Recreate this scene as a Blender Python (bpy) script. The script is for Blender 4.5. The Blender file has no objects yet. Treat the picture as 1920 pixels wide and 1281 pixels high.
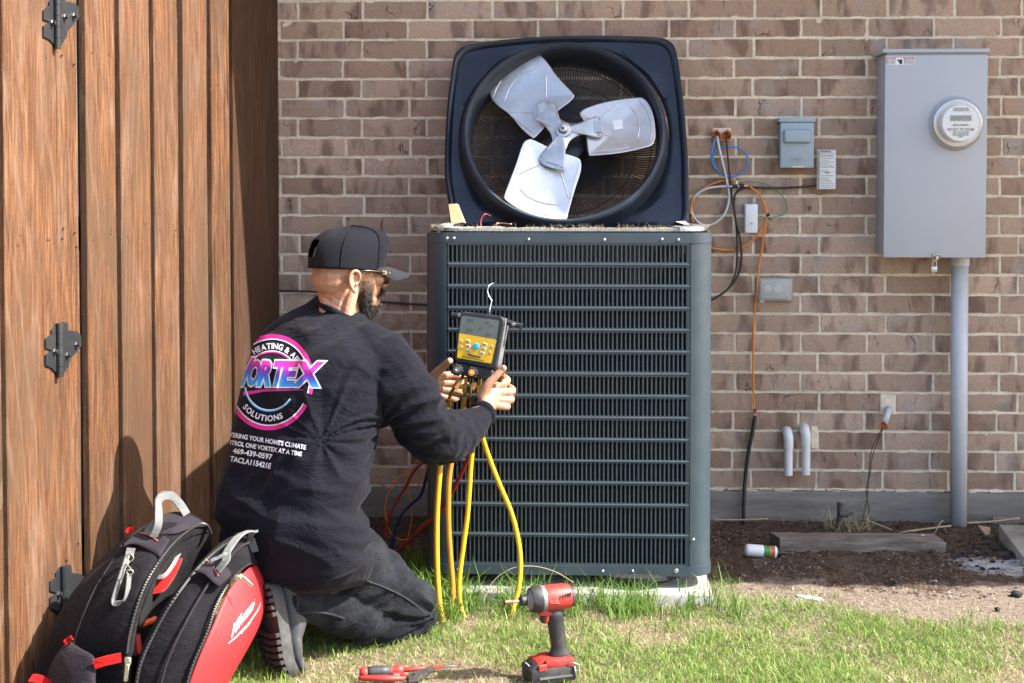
import bpy, bmesh, math, random
import numpy as np
from mathutils import Vector, Matrix, Quaternion, noise
from mathutils.bvhtree import BVHTree

random.seed(7); np.random.seed(7)
sc = bpy.context.scene
col = sc.collection
V = Vector

# ---------------------------------------------------------------- camera
CAMPOS = V((0.0, -5.42, 1.29))
FPX = 2666.7
PITCH, YAW = math.atan(0.035), math.atan(120 / FPX)
SHIFT = -207 / 1920
cam = bpy.data.cameras.new('camera')
cam.lens = 50.0; cam.sensor_width = 36.0; cam.shift_y = SHIFT
cam.clip_start = 0.05; cam.clip_end = 400
cam.dof.use_dof = True; cam.dof.focus_distance = 3.95; cam.dof.aperture_fstop = 9.0
camo = bpy.data.objects.new('camera', cam); col.objects.link(camo)
camo.location = CAMPOS
camo.rotation_euler = (math.pi / 2 - PITCH, 0, YAW)
sc.camera = camo
CROT = camo.rotation_euler.to_matrix()

# ---------------------------------------------------------------- light
SUN_EL = math.radians(45); SY = -0.12
sdir = V((math.cos(SUN_EL), SY, math.sin(SUN_EL))).normalized()
world = bpy.data.worlds.new('World'); sc.world = world; world.use_nodes = True
wn = world.node_tree.nodes; wl = world.node_tree.links
sky = wn.new('ShaderNodeTexSky'); sky.sky_type = 'NISHITA'; sky.sun_disc = False
sky.sun_elevation = SUN_EL; sky.sun_rotation = math.radians(90)
sky.air_density = 1.0; sky.dust_density = 3.0; sky.ozone_density = 0.4
wl.new(sky.outputs[0], wn['Background'].inputs[0]); wn['Background'].inputs[1].default_value = 0.13
sun = bpy.data.lights.new('sun', 'SUN'); sun.energy = 3.6; sun.angle = math.radians(0.5); sun.color = (1.0, 0.95, 0.87)
suno = bpy.data.objects.new('sun', sun); col.objects.link(suno)
suno.rotation_euler = (-sdir).to_track_quat('-Z', 'Y').to_euler()
suno.location = (4, -2, 6)
sc.view_settings.view_transform = 'Standard'; sc.view_settings.look = 'None'
sc.view_settings.exposure = 1.95; sc.view_settings.gamma = 1.0; sc.view_settings.use_curve_mapping = False
sc.cycles.max_bounces = 6; sc.cycles.diffuse_bounces = 3; sc.cycles.glossy_bounces = 3
sc.cycles.transmission_bounces = 4; sc.cycles.transparent_max_bounces = 8
sc.cycles.use_denoising = True

# ---------------------------------------------------------------- picture -> place (every point gets its own real distance)
def ray(px, py):
    return CROT @ V(((px - 960) / FPX, -(py - 640.5) / FPX + SHIFT * 1920 / FPX, -1.0))
def P(px, py, Y):                       # point at distance Y in front of the brick wall
    d = ray(px, py); return CAMPOS + d * ((-Y - CAMPOS.y) / d.y)
def G(px, py, z=0.03):                  # point on a level surface
    d = ray(px, py); return CAMPOS + d * ((z - CAMPOS.z) / d.z)
def SC(Y): return (5.42 - Y) / FPX      # metres per picture unit at that distance

# ---------------------------------------------------------------- objects
def tag(o, label=None, cat=None, group=None, kind=None):
    if label: o['label'] = label
    if cat: o['category'] = cat
    if group: o['group'] = group
    if kind: o['kind'] = kind
    return o
def thing(name, label, cat=None, loc=(0, 0, 0), group=None):
    o = bpy.data.objects.new(name, None); col.objects.link(o); o.location = loc
    o.empty_display_size = 0.05
    return tag(o, label, cat, group)
def link(name, me, parent=None, mat=None, loc=None, rot=None):
    o = bpy.data.objects.new(name, me); col.objects.link(o)
    if mat is not None and len(me.materials) == 0: me.materials.append(mat)
    if parent is not None:
        o.parent = parent
        w = parent.matrix_basis.copy(); p = parent.parent
        while p is not None: w = p.matrix_basis @ w; p = p.parent
        o.matrix_parent_inverse = Matrix.Identity(4)
        if loc is not None or rot is not None:
            m = Matrix.Translation(V(loc or (0, 0, 0)))
            if rot is not None: m = m @ rot.to_4x4()
            o.matrix_basis = w.inverted() @ m
        else:
            o.matrix_basis = w.inverted()
    else:
        if loc is not None: o.location = loc
        if rot is not None: o.rotation_euler = rot.to_euler()
    return o
def mesh_from(verts, faces, smooth=False, name='m'):
    me = bpy.data.meshes.new(name); me.from_pydata([tuple(v) for v in verts], [], faces); me.update()
    if smooth: me.polygons.foreach_set('use_smooth', [True] * len(me.polygons))
    return me

def catmull(pts, n=8, closed=False):
    pts = [V(p) for p in pts]; out = []
    m = len(pts)
    rng = range(m if closed else m - 1)
    for i in rng:
        if closed: p0, p1, p2, p3 = pts[(i-1) % m], pts[i], pts[(i+1) % m], pts[(i+2) % m]
        else:
            p1, p2 = pts[i], pts[i+1]
            p0 = pts[i-1] if i > 0 else p1 * 2 - p2
            p3 = pts[i+2] if i + 2 < m else p2 * 2 - p1
        for k in range(n):
            t = k / n
            out.append(0.5 * ((2*p1) + (-p0+p2)*t + (2*p0-5*p1+4*p2-p3)*t*t + (-p0+3*p1-3*p2+p3)*t**3))
    if not closed: out.append(pts[-1])
    return out
def lerp_list(vals, n):                 # resample a list of numbers to n entries
    return [float(x) for x in np.interp(np.linspace(0, len(vals) - 1, n), range(len(vals)), vals)]

class MB:
    def __init__(s): s.v = []; s.f = []; s.smooth = False
    def add(s, vs, fs, M=None):
        b = len(s.v)
        for v in vs:
            v = V(v); s.v.append(M @ v if M is not None else v)
        for f in fs: s.f.append([i + b for i in f])
        return s
    def box(s, c, size, M=None, bev=0.0, R=None, seg=1):
        c = V(c); hx, hy, hz = [k / 2 for k in size]
        T = Matrix.Translation(c) @ (R.to_4x4() if R is not None else Matrix.Identity(4))
        if M is not None: T = M @ T
        if bev <= 0:
            vs = [(x*hx, y*hy, z*hz) for x in (-1, 1) for y in (-1, 1) for z in (-1, 1)]
            fs = [(0,1,3,2),(4,6,7,5),(0,4,5,1),(2,3,7,6),(0,2,6,4),(1,5,7,3)]
            return s.add(vs, fs, T)
        bm = bmesh.new(); bmesh.ops.create_cube(bm, size=1.0)
        for v in bm.verts: v.co = V((v.co.x*size[0], v.co.y*size[1], v.co.z*size[2]))
        bmesh.ops.bevel(bm, geom=bm.edges[:], offset=bev, segments=seg, affect='EDGES', profile=0.5)
        s.bm(bm, T); return s
    def bm(s, bm, T=None):
        bm.verts.index_update()
        s.add([v.co for v in bm.verts], [[v.index for v in f.verts] for f in bm.faces], T); bm.free()
    def tube(s, pts, r, n=8, M=None, cap=True, sx=1.0, closed=False, up=None):
        pts = [V(p) for p in pts]; k = len(pts)
        rs = lerp_list(r, k) if isinstance(r, (list, tuple)) else [r] * k
        t0 = (pts[1] - pts[0]).normalized()
        nrm = V(up) if up is not None else (V((0, 0, 1)) if abs(t0.z) < 0.9 else V((1, 0, 0)))
        nrm = (nrm - t0 * nrm.dot(t0)).normalized()
        vs = []
        for i, p in enumerate(pts):
            if closed: t = (pts[(i+1) % k] - pts[(i-1) % k])
            else: t = pts[min(i+1, k-1)] - pts[max(i-1, 0)]
            t = t.normalized() if t.length > 1e-9 else t0
            nrm = nrm - t * nrm.dot(t)
            nrm = nrm.normalized() if nrm.length > 1e-6 else t.orthogonal().normalized()
            bn = t.cross(nrm)
            for j in range(n):
                a = 2 * math.pi * j / n
                vs.append(p + (nrm * math.cos(a) * sx + bn * math.sin(a)) * rs[i])
        fs = []
        for i in range(k if closed else k - 1):
            for j in range(n):
                a = i * n + j; b = i * n + (j + 1) % n; c = ((i + 1) % k) * n + (j + 1) % n; d = ((i + 1) % k) * n + j
                fs.append((a, b, c, d))
        if cap and not closed:
            fs.append(list(range(n))[::-1]); fs.append([(k - 1) * n + j for j in range(n)])
        return s.add(vs, fs, M)
    def cyl(s, a, b, r, n=16, r2=None, M=None):
        return s.tube([a, b], [r, r if r2 is None else r2], n, M)
    def lathe(s, prof, n=24, M=None, full=True):          # profile (r, z) about local z
        vs = []; fs = []; k = len(prof)
        for (r, z) in prof:
            for j in range(n):
                a = 2 * math.pi * j / n; vs.append((r * math.cos(a), r * math.sin(a), z))
        for i in range(k - 1):
            for j in range(n):
                fs.append((i*n+j, i*n+(j+1) % n, (i+1)*n+(j+1) % n, (i+1)*n+j))
        if prof[0][0] > 1e-6: fs.append([j for j in range(n)][::-1])
        if prof[-1][0] > 1e-6: fs.append([(k-1)*n+j for j in range(n)])
        return s.add(vs, fs, M)
    def prism(s, poly, y0, y1, M=None):                   # poly in local x,z; depth along local y
        n = len(poly)
        vs = [(x, y0, z) for x, z in poly] + [(x, y1, z) for x, z in poly]
        fs = [list(range(n)), list(range(n, 2*n))[::-1]] + [(i, i + n, (i+1) % n + n, (i+1) % n) for i in range(n)]
        return s.add(vs, fs, M)
    def build(s, name, mat, parent=None, smooth=None, auto=None, loc=None, rot=None):
        me = mesh_from(s.v, s.f, False, name)
        bm = bmesh.new(); bm.from_mesh(me)
        bmesh.ops.recalc_face_normals(bm, faces=bm.faces[:])
        bm.to_mesh(me); bm.free()
        sm = s.smooth if smooth is None else smooth
        if sm or auto:
            me.polygons.foreach_set('use_smooth', [True] * len(me.polygons))
            if auto: me.set_sharp_from_angle(angle=math.radians(auto))
        return link(name, me, parent, mat, loc, rot)
def rrect(w, h, r, n=5, cx=0, cz=0):                     # rounded rectangle outline
    out = []
    for (sx, sz, a0) in ((1, 1, 0), (-1, 1, 90), (-1, -1, 180), (1, -1, 270)):
        for k in range(n + 1):
            a = math.radians(a0 + 90 * k / n)
            out.append((cx + sx*(w/2 - r) + r*math.cos(a), cz + sz*(h/2 - r) + r*math.sin(a)))
    return out
def frame(o, xd, zd):                                    # local x along xd, z near zd, y away from the viewer side
    x = V(xd).normalized(); z = V(zd); z = (z - x * z.dot(x)).normalized(); y = z.cross(x)
    M = Matrix((x, y, z)).transposed().to_4x4(); M.translation = V(o); return M

# ---------------------------------------------------------------- materials
def nt(name):
    m = bpy.data.materials.new(name); m.use_nodes = True
    t = m.node_tree; b = t.nodes['Principled BSDF']; return m, t, b
def N(t, typ, **k):
    n = t.nodes.new(typ)
    for a, v in k.items():
        if a.startswith('i_'):
            key = a[2:]; key = int(key) if key.isdigit() else key.replace('_', ' ')
            n.inputs[key].default_value = v
        else: setattr(n, a, v)
    return n
def ramp(t, fac, stops, interp='LINEAR'):
    r = t.nodes.new('ShaderNodeValToRGB'); r.color_ramp.interpolation = interp
    e = r.color_ramp.elements
    while len(e) < len(stops): e.new(0.5)
    for el, (p, c) in zip(e, stops):
        el.position = p; el.color = (c if len(c) == 4 else (*c, 1)) if not isinstance(c, (int, float)) else (c, c, c, 1)
    t.links.new(fac, r.inputs[0]); return r.outputs[0]
def mix(t, fac, a, b, mode='MIX'):
    m = t.nodes.new('ShaderNodeMix'); m.data_type = 'RGBA'; m.blend_type = mode
    for sock, v in ((m.inputs[0], fac), (m.inputs[6], a), (m.inputs[7], b)):
        if isinstance(v, bpy.types.NodeSocket): t.links.new(v, sock)
        elif isinstance(v, (int, float)): sock.default_value = v if sock.type == 'VALUE' else (v, v, v, 1)
        else: sock.default_value = (*v[:3], 1)
    return m.outputs[2]
def math_(t, op, a, b=0.0, c=None):
    m = t.nodes.new('ShaderNodeMath'); m.operation = op
    for i, v in enumerate((a, b) + ((c,) if c is not None else ())):
        if isinstance(v, bpy.types.NodeSocket): t.links.new(v, m.inputs[i])
        else: m.inputs[i].default_value = v
    return m.outputs[0]
def pos(t, scale=(1, 1, 1), obj=False, rand=0.0):
    if obj: s = t.nodes.new('ShaderNodeTexCoord').outputs['Object']
    else: s = t.nodes.new('ShaderNodeNewGeometry').outputs['Position']
    mp = t.nodes.new('ShaderNodeMapping'); mp.inputs['Scale'].default_value = scale
    t.links.new(s, mp.inputs['Vector'])
    if rand:
        oi = t.nodes.new('ShaderNodeObjectInfo')
        r = math_(t, 'MULTIPLY', oi.outputs['Random'], rand)
        cb = t.nodes.new('ShaderNodeCombineXYZ')
        for k in range(3): t.links.new(r, cb.inputs[k])
        t.links.new(cb.outputs[0], mp.inputs['Location'])
    return mp.outputs[0]
def noi(t, vec, scale, detail=4, rough=0.55, dist=0.0):
    n = t.nodes.new('ShaderNodeTexNoise'); n.inputs['Scale'].default_value = scale
    n.inputs['Detail'].default_value = detail; n.inputs['Roughness'].default_value = rough; n.inputs['Distortion'].default_value = dist
    t.links.new(vec, n.inputs['Vector']); return n.outputs[0]
def bump(t, b, h, strength=0.3, dist=0.002):
    n = t.nodes.new('ShaderNodeBump'); n.inputs['Strength'].default_value = strength; n.inputs['Distance'].default_value = dist
    t.links.new(h, n.inputs['Height']); t.links.new(n.outputs[0], b.inputs['Normal'])
def surf(name, c, rough=0.5, metal=0.0, var=0.12, vs=12, bs=0.15, bscale=400, bd=0.0005, dust=None, dusts=9, obj=False, spec=0.5, coat=0.0, rvar=0.0, sc_=(1, 1, 1), trans=0.0):
    m, t, b = nt(name)
    p = pos(t, sc_, obj)
    n1 = noi(t, p, vs, 5)
    lo = tuple(x * (1 - var) for x in c); hi = tuple(min(1, x * (1 + var)) for x in c)
    cc = ramp(t, n1, [(0.3, lo), (0.7, hi)])
    if dust:
        n2 = noi(t, p, dusts, 8, 0.7)
        cc = mix(t, ramp(t, n2, [(0.5, 0), (0.75, dust[3] if len(dust) > 3 else 0.6)]), cc, dust[:3])
    t.links.new(cc, b.inputs['Base Color'])
    b.inputs['Roughness'].default_value = rough; b.inputs['Metallic'].default_value = metal
    b.inputs['Specular IOR Level'].default_value = spec; b.inputs['Coat Weight'].default_value = coat
    if trans: b.inputs['Transmission Weight'].default_value = trans
    if rvar: t.links.new(ramp(t, noi(t, p, vs * 2.3, 5), [(0.3, max(0, rough - rvar)), (0.7, min(1, rough + rvar))]), b.inputs['Roughness'])
    if bs: bump(t, b, noi(t, p, bscale, 4), bs, bd)
    return m
# ================================================================ brick wall
zt = P(1880, 32, 0).z; zb = P(1880, 921.3, 0).z
COURSE = (zt - zb) / 24; ZF = zb
X00 = P(559, 20, 0).x; X01 = P(645.5, 56, 0).x
BL = (P(1790, 15, 0).x - X00) / 10.0
MORT = 0.0112

def brick_mat():
    m, t, b = nt('brick_face')
    p = pos(t, rand=37.0); pw = pos(t)
    oi = t.nodes.new('ShaderNodeObjectInfo').outputs['Random']
    base = ramp(t, oi, [(0.0, (0.42, 0.28, 0.20)), (0.2, (0.58, 0.41, 0.30)), (0.45, (0.39, 0.27, 0.195)), (0.7, (0.65, 0.47, 0.35)), (0.85, (0.50, 0.355, 0.265)), (1.0, (0.35, 0.22, 0.15))])
    pl = pos(t, (1, 1, 0.35), rand=19.0)
    blot = noi(t, pl, 15, 3, 0.5, 0.3)
    c = mix(t, ramp(t, blot, [(0.51, 0), (0.64, 0.7)]), base, (0.15, 0.088, 0.066))
    grey = noi(t, pos(t, (1, 1, 0.6), rand=71.0), 8, 4, 0.6, 0.4)
    c = mix(t, ramp(t, grey, [(0.54, 0), (0.7, 0.7)]), c, (0.47, 0.41, 0.37))
    fine = noi(t, pw, 150, 6, 0.75)
    c = mix(t, ramp(t, fine, [(0.3, 0.55), (0.7, 0)]), c, (0.12, 0.085, 0.07))
    # drag cracks: thin wandering dark lines, mostly upright
    v = t.nodes.new('ShaderNodeTexVoronoi'); v.feature = 'DISTANCE_TO_EDGE'; v.inputs['Scale'].default_value = 17
    pd = t.nodes.new('ShaderNodeVectorMath'); pd.operation = 'ADD'
    nn = t.nodes.new('ShaderNodeTexNoise'); nn.inputs['Scale'].default_value = 22; nn.inputs['Detail'].default_value = 5
    t.links.new(p, nn.inputs['Vector'])
    sc2 = t.nodes.new('ShaderNodeVectorMath'); sc2.operation = 'SCALE'; sc2.inputs['Scale'].default_value = 0.035
    t.links.new(nn.outputs[1], sc2.inputs[0]); t.links.new(pos(t, (1.1, 1, 0.3), rand=5.0), pd.inputs[0]); t.links.new(sc2.outputs[0], pd.inputs[1])
    t.links.new(pd.outputs[0], v.inputs['Vector'])
    mask = ramp(t, noi(t, p, 11, 3), [(0.58, 0), (0.68, 1)])
    line = ramp(t, v.outputs['Distance'], [(0.006, 1), (0.022, 0)])
    crack = math_(t, 'MULTIPLY', line, mask)
    c = mix(t, math_(t, 'MULTIPLY', crack, 0.8), c, (0.06, 0.042, 0.035))
    # rust dribbles below the meter box
    g = t.nodes.new('ShaderNodeSeparateXYZ'); t.links.new(pw, g.inputs[0])
    t.links.new(c, b.inputs['Base Color'])
    b.inputs['Roughness'].default_value = 0.9; b.inputs['Specular IOR Level'].default_value = 0.2
    h = math_(t, 'SUBTRACT', math_(t, 'ADD', math_(t, 'MULTIPLY', fine, 0.5), math_(t, 'MULTIPLY', blot, 1.2)), math_(t, 'MULTIPLY', crack, 1.2))
    bump(t, b, h, 0.9, 0.003)
    return m
M_BRICK = brick_mat()
def mortar_mat():
    m, t, b = nt('mortar'); p = pos(t)
    n = noi(t, p, 60, 7, 0.7)
    c = ramp(t, n, [(0.3, (0.60, 0.50, 0.38)), (0.6, (0.80, 0.69, 0.54)), (0.8, (0.85, 0.76, 0.62))])
    c = mix(t, ramp(t, noi(t, p, 7, 4), [(0.5, 0), (0.7, 0.35)]), c, (0.3, 0.24, 0.19))
    t.links.new(c, b.inputs['Base Color']); b.inputs['Roughness'].default_value = 0.95
    bump(t, b, n, 0.8, 0.004); return m
M_MORTAR = mortar_mat()

def brick_template(seed, L):
    r = random.Random(seed); nx, nz = 7, 2; H = COURSE - MORT; Ls = L - MORT
    vs = []; fs = []
    for j in range(nz + 1):
        for i in range(nx + 1):
            x = -Ls/2 + Ls*i/nx; z = -H/2 + H*j/nz
            edge = j in (0, nz)
            if edge: z += r.uniform(-0.0022, 0.0022)
            if i in (0, nx): x += r.uniform(-0.0016, 0.0016)
            y = r.uniform(-0.0016, 0.0014)
            if edge or i in (0, nx): y += 0.0015
            vs.append((x, y, z))
    for j in range(nz):
        for i in range(nx):
            a = j*(nx+1)+i; fs.append((a, a+1, a+nx+2, a+nx+1))
    ring = [i for i in range(nx+1)] + [(j)*(nx+1)+nx for j in range(1, nz+1)] + [nz*(nx+1)+i for i in range(nx-1, -1, -1)] + [j*(nx+1) for j in range(nz-1, 0, -1)]
    b0 = len(vs)
    for k in ring: x, y, z = vs[k]; vs.append((x, 0.03, z))
    n = len(ring)
    for k in range(n): fs.append((ring[(k+1) % n], ring[k], b0+k, b0+(k+1) % n))
    return vs, fs
TPL = [brick_template(100 + i, BL) for i in range(9)]
TPLM = []
for vs, fs in TPL:
    me = mesh_from(vs, fs, False, 'brick'); me.materials.append(M_BRICK); TPLM.append(me)

wall = thing('brick_wall', 'tan and brown brick house wall with cream mortar on a grey concrete footing', 'wall', (0, 0, 0))
rest = MB(); nb = 0
XW0, XW1 = -1.55, 2.6
rnd = random.Random(3)
for r in range(-9, 25):                 # r = 0 is the topmost full course in view
    z = ZF + (24.5 - r) * COURSE - COURSE * 0.0
    x_first = (X00 if r % 2 == 0 else X01) + rnd.uniform(-0.006, 0.006)
    x = x_first - 8 * BL
    while x < XW1:
        x0, x1 = x, x + BL; x += BL
        if x1 < XW0: continue
        cx = (x0 + x1) / 2; k = rnd.randrange(9)
        dy = rnd.uniform(-0.0015, 0.0015); rz = rnd.uniform(-0.002, 0.002)
        if abs(cx - P(1660, 760, 0).x) < 0.0 : continue
        seen = (r >= -1) and (cx > P(500, 300, 0).x) and (cx < P(1960, 300, 0).x) and z > 0.1
        hidden = (P(860, 500, 0).x < cx < P(1270, 500, 0).x) and z < 1.06
        hidden = hidden or (P(860, 500, 0).x < cx < P(1200, 500, 0).x and z < 1.2)
        hidden = hidden or (cx < P(610, 500, 0).x and z < P(0, 640, 0).z) or (P(1665,0,0).x + .05 < cx < P(1850,0,0).x - .06 and P(0, 475, 0).z < z < P(0, 95, 0).z)
        if seen and not hidden and nb < 300:
            o = bpy.data.objects.new('brick', TPLM[k]); col.objects.link(o); o.parent = wall
            o.location = (cx, dy, z); o.rotation_euler = (0, rz, math.pi if k % 2 and rnd.random() < 0 else 0); nb += 1
        else:
            rest.add(TPL[k][0], TPL[k][1], Matrix.Translation((cx, dy, z)))
tag(rest.build('bricks_behind', M_BRICK, wall), kind='stuff')
# mortar bed with a slightly uneven face
mb = MB(); nx, nz = 190, 150; z0, z1 = ZF - 0.004, ZF + 34 * COURSE
for j in range(nz + 1):
    for i in range(nx + 1):
        x = XW0 + (XW1 - XW0) * i / nx; z = z0 + (z1 - z0) * j / nz
        mb.v.append(V((x, 0.0042 + 0.0022 * noise.noise(V((x * 30, 0, z * 30))), z)))
for j in range(nz):
    for i in range(nx):
        a = j * (nx + 1) + i; mb.f.append([a, a + 1, a + nx + 2, a + nx + 1])
mb.build('mortar', M_MORTAR, wall, smooth=True)
MB().box(((XW0 + XW1) / 2, 0.11, (z0 + z1) / 2), (XW1 - XW0, 0.19, z1 - z0)).build('wall_core', M_MORTAR, wall)
def found_mat():
    m, t, b = nt('footing_concrete'); p = pos(t, (0.35, 1, 2.4)); pw = pos(t)
    c = ramp(t, noi(t, p, 9, 8, 0.65), [(0.3, (0.14, 0.122, 0.105)), (0.55, (0.215, 0.19, 0.162)), (0.75, (0.32, 0.28, 0.235))])
    g = t.nodes.new('ShaderNodeSeparateXYZ'); t.links.new(pw, g.inputs[0])
    spl = math_(t, 'ADD', math_(t, 'MULTIPLY', g.outputs[2], -9.0), noi(t, pw, 12, 6, 0.7))
    c = mix(t, ramp(t, spl, [(0.3, 0), (0.9, 0.7)]), c, (0.15, 0.11, 0.085))
    t.links.new(c, b.inputs['Base Color']); b.inputs['Roughness'].default_value = 0.85
    bump(t, b, noi(t, pos(t, (0.3, 1, 3)), 60, 7, 0.7), 0.7, 0.004); return m
M_FOUND = found_mat()
fb = MB(); nx = 160
prof = [(-0.012, -0.25), (-0.012, 0.0), (-0.011, 0.05), (-0.010, ZF - 0.012), (-0.004, ZF - 0.006), (0.03, ZF - 0.005)]
for i in range(nx + 1):
    x = XW0 + (XW1 - XW0) * i / nx
    for (y, z) in prof:
        q = noise.noise(V((x * 6, z * 20, 3))) * 0.003
        fb.v.append(V((x, y + q, z + (noise.noise(V((x * 9, 7, 0))) * 0.004 if z > 0.07 else 0))))
for i in range(nx):
    for j in range(len(prof) - 1):
        a = i * len(prof) + j; fb.f.append([a, a + 1, a + 1 + len(prof), a + len(prof)])
fb.build('footing', M_FOUND, wall, smooth=True)
# mortar squeezed out along the footing
sm = MB(); rr = random.Random(12)
for i in range(120):
    x = XW0 + (XW1 - XW0) * rr.random()
    sm.box((x, -0.002, ZF + rr.uniform(-0.004, 0.001)), (rr.uniform(0.02, 0.08), 0.012, rr.uniform(0.004, 0.010)), bev=0.002, R=Matrix.Rotation(rr.uniform(-0.06, 0.06), 3, 'Y'))
tag(sm.build('mortar_smear', M_MORTAR, wall), kind='stuff')

# ---------------------------------------------------------------- roof overhang above the frame: unseen, its stepped depth shaped to cast the shade
M_ROOF = surf('roof_shingle', (0.11, 0.10, 0.09), 0.9, bscale=90, bs=0.6)
M_SOFFIT = surf('soffit_paint', (0.55, 0.52, 0.47), 0.7)
roof = thing('roof_overhang', 'unseen house eave above the brick wall, stepped to set the shade', 'roof', (0, 0, 2.72))
rf = MB(); rf.box((0.4, -0.69 + 0.7, 2.78), (4.0, 1.4, 0.12)); rf.box((5.4, -1.42 + 1.1, 2.78), (6.0, 2.2, 0.12)); rf.build('soffit', M_SOFFIT, roof)
rf = MB()
for x0, x1, y0 in ((-1.62, 2.42, -0.71), (2.42, 8.42, -1.44)):
    rf.add([(x0, y0, 2.842), (x1, y0, 2.842), (x1, 0.6, 3.3), (x0, 0.6, 3.3), (x0, y0, 2.88), (x1, y0, 2.88), (x1, 0.6, 3.34), (x0, 0.6, 3.34)],
           [(0,1,2,3), (4,5,6,7), (0,1,5,4), (1,2,6,5), (2,3,7,6), (3,0,4,7)])
rf.build('shingle_slope', M_ROOF, roof)

# ================================================================ timber fence and gate
FX0 = P(527, 340, 0).x; FK = 0.116; FTOP = 2.15
FD = V((FK, 1, 0)).normalized()               # along the fence towards the wall
FN = V((1, -FK, 0)).normalized()              # out of the fence towards the yard
def FP(px, py, off=0.0):                      # point on the fence face (plus offset)
    d = ray(px, py); p0 = V((FX0, 0, 0)) + FN * off
    tt = (p0 - CAMPOS).dot(FN) / d.dot(FN); return CAMPOS + d * tt
def FU(px): return FP(px, 340).dot(FD)        # distance along the fence for a picture column
U0 = V((FX0, 0, 0)).dot(FD)
def fpt(u, z, off=0.0): return V((FX0, 0, 0)) + FD * (u - U0) + FN * off + V((0, 0, z))
def cedar_mat(name, tone=1.0, dark=0.0, fuzz=0.5):
    m, t, b = nt(name)
    p = pos(t, (1.0, 1.0, 0.06), rand=53.0); pb = pos(t, (1, 1, 0.45), rand=31.0); pw = pos(t, rand=11.0)
    oi = t.nodes.new('ShaderNodeObjectInfo').outputs['Random']
    g1 = noi(t, p, 70, 8, 0.66, 0.7)
    g2 = noi(t, p, 150, 5, 0.6, 0.3)
    c = ramp(t, g1, [(0.34, (0.040*tone, 0.015*tone, 0.006*tone)), (0.48, (0.17*tone, 0.068*tone, 0.025*tone)), (0.66, (0.33*tone, 0.155*tone, 0.066*tone))])
    c = mix(t, ramp(t, g2, [(0.38, 0.85), (0.56, 0)]), c, (0.075*tone, 0.032*tone, 0.014*tone))
    # weathered pale and worn patches, and rough-sawn fuzz
    w = noi(t, pos(t, (1, 1, 0.22), rand=31.0), 11, 8, 0.72, 0.4)
    c = mix(t, ramp(t, w, [(0.50, 0), (0.68, 0.6)]), c, (0.30*tone, 0.21*tone, 0.16*tone))
    f = noi(t, pos(t, (1, 1, 0.5)), 330, 4, 0.7)
    c = mix(t, ramp(t, f, [(0.58, 0), (0.7, fuzz)]), c, (0.46*tone, 0.35*tone, 0.27*tone))
    c = mix(t, ramp(t, noi(t, pb, 3.6, 7, 0.7), [(0.46, 0), (0.62, 0.85)]), c, (0.10*tone, 0.06*tone, 0.035*tone))
    # flame grain on some boards
    wv = t.nodes.new('ShaderNodeTexWave'); wv.wave_type = 'RINGS'; wv.rings_direction = 'X'
    wv.inputs['Scale'].default_value = 11; wv.inputs['Distortion'].default_value = 5; wv.inputs['Detail'].default_value = 3; wv.inputs['Detail Scale'].default_value = 0.9
    t.links.new(pos(t, (1.3, 1.3, 0.10), rand=5.0), wv.inputs['Vector'])
    sel = ramp(t, noi(t, pos(t, (1, 1, 0.2), rand=91.0), 6, 2), [(0.5, 0), (0.56, 1)])
    fl = math_(t, 'MULTIPLY', ramp(t, wv.outputs[0], [(0.86, 0), (0.96, 0.14)]), sel)
    c = mix(t, fl, c, (0.50*tone, 0.36*tone, 0.25*tone))
    # knots
    v = t.nodes.new('ShaderNodeTexVoronoi'); v.inputs['Scale'].default_value = 4.0
    t.links.new(pos(t, (1.5, 1.5, 0.7), rand=27.0), v.inputs['Vector'])
    kn = ramp(t, v.outputs['Distance'], [(0.07, 0.75), (0.11, 0.0)])
    c = mix(t, kn, c, (0.10, 0.042, 0.02))
    c = mix(t, ramp(t, oi, [(0, 0.35), (0.5, 0.0), (1, 0.3)]), c, (0.20*tone, 0.10*tone, 0.055*tone))
    if dark: c = mix(t, dark, c, (0.055, 0.025, 0.014))  # mixes shade into the wood colour
    t.links.new(c, b.inputs['Base Color']); b.inputs['Roughness'].default_value = 0.78; b.inputs['Specular IOR Level'].default_value = 0.25
    h = math_(t, 'ADD', math_(t, 'MULTIPLY', f, 0.7), math_(t, 'ADD', math_(t, 'MULTIPLY', g2, 0.8), g1))
    bump(t, b, h, 1.0, 0.0035); return m
M_CEDAR = cedar_mat('cedar_board', 0.78); M_CEDAR2 = cedar_mat('cedar_board_shaded', 0.55, 0.45, 0.1); M_CEDARB = cedar_mat('cedar_gap_shade', 0.3, 0.6, 0.05)  # darker copies: house shade on end boards, gap shade on back boards
def board(name, u0, u1, off, th, parent, mat, seed, z0=-0.02, z1=FTOP):
    r = random.Random(seed); mb = MB(); n = 16; vs = []
    for i in range(n + 1):
        z = z0 + (z1 - z0) * i / n
        q = [noise.noise(V((seed * 3.1, z * 1.7, k))) * 0.0022 for k in range(3)]
        a = u0 + q[0]; b2 = u1 + q[1]; o = off + q[2] * 0.8
        e = 0.0022
        for (u, f) in ((a, o - th), (a, o - e), (a + e, o), (b2 - e, o), (b2, o - e), (b2, o - th)): vs.append(fpt(u, z, f))
    for i in range(n):
        for k in range(6):
            a = i * 6 + k; c = i * 6 + (k + 1) % 6; mb.f.append([a, c, c + 6, a + 6])
    mb.v = vs; mb.f.append([0, 1, 2, 3, 4, 5]); mb.f.append([n*6 + k for k in range(6)])
    return mb.build(name, mat, parent)
gate = thing('wooden_gate', 'cedar board gate at the near end, hung on black strap hinges', 'gate', tuple(fpt(FU(60), 0)))
fence = thing('wooden_fence', 'brown cedar privacy fence with upright boards running to the brick wall', 'fence', tuple(fpt(FU(300), 0)))
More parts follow.
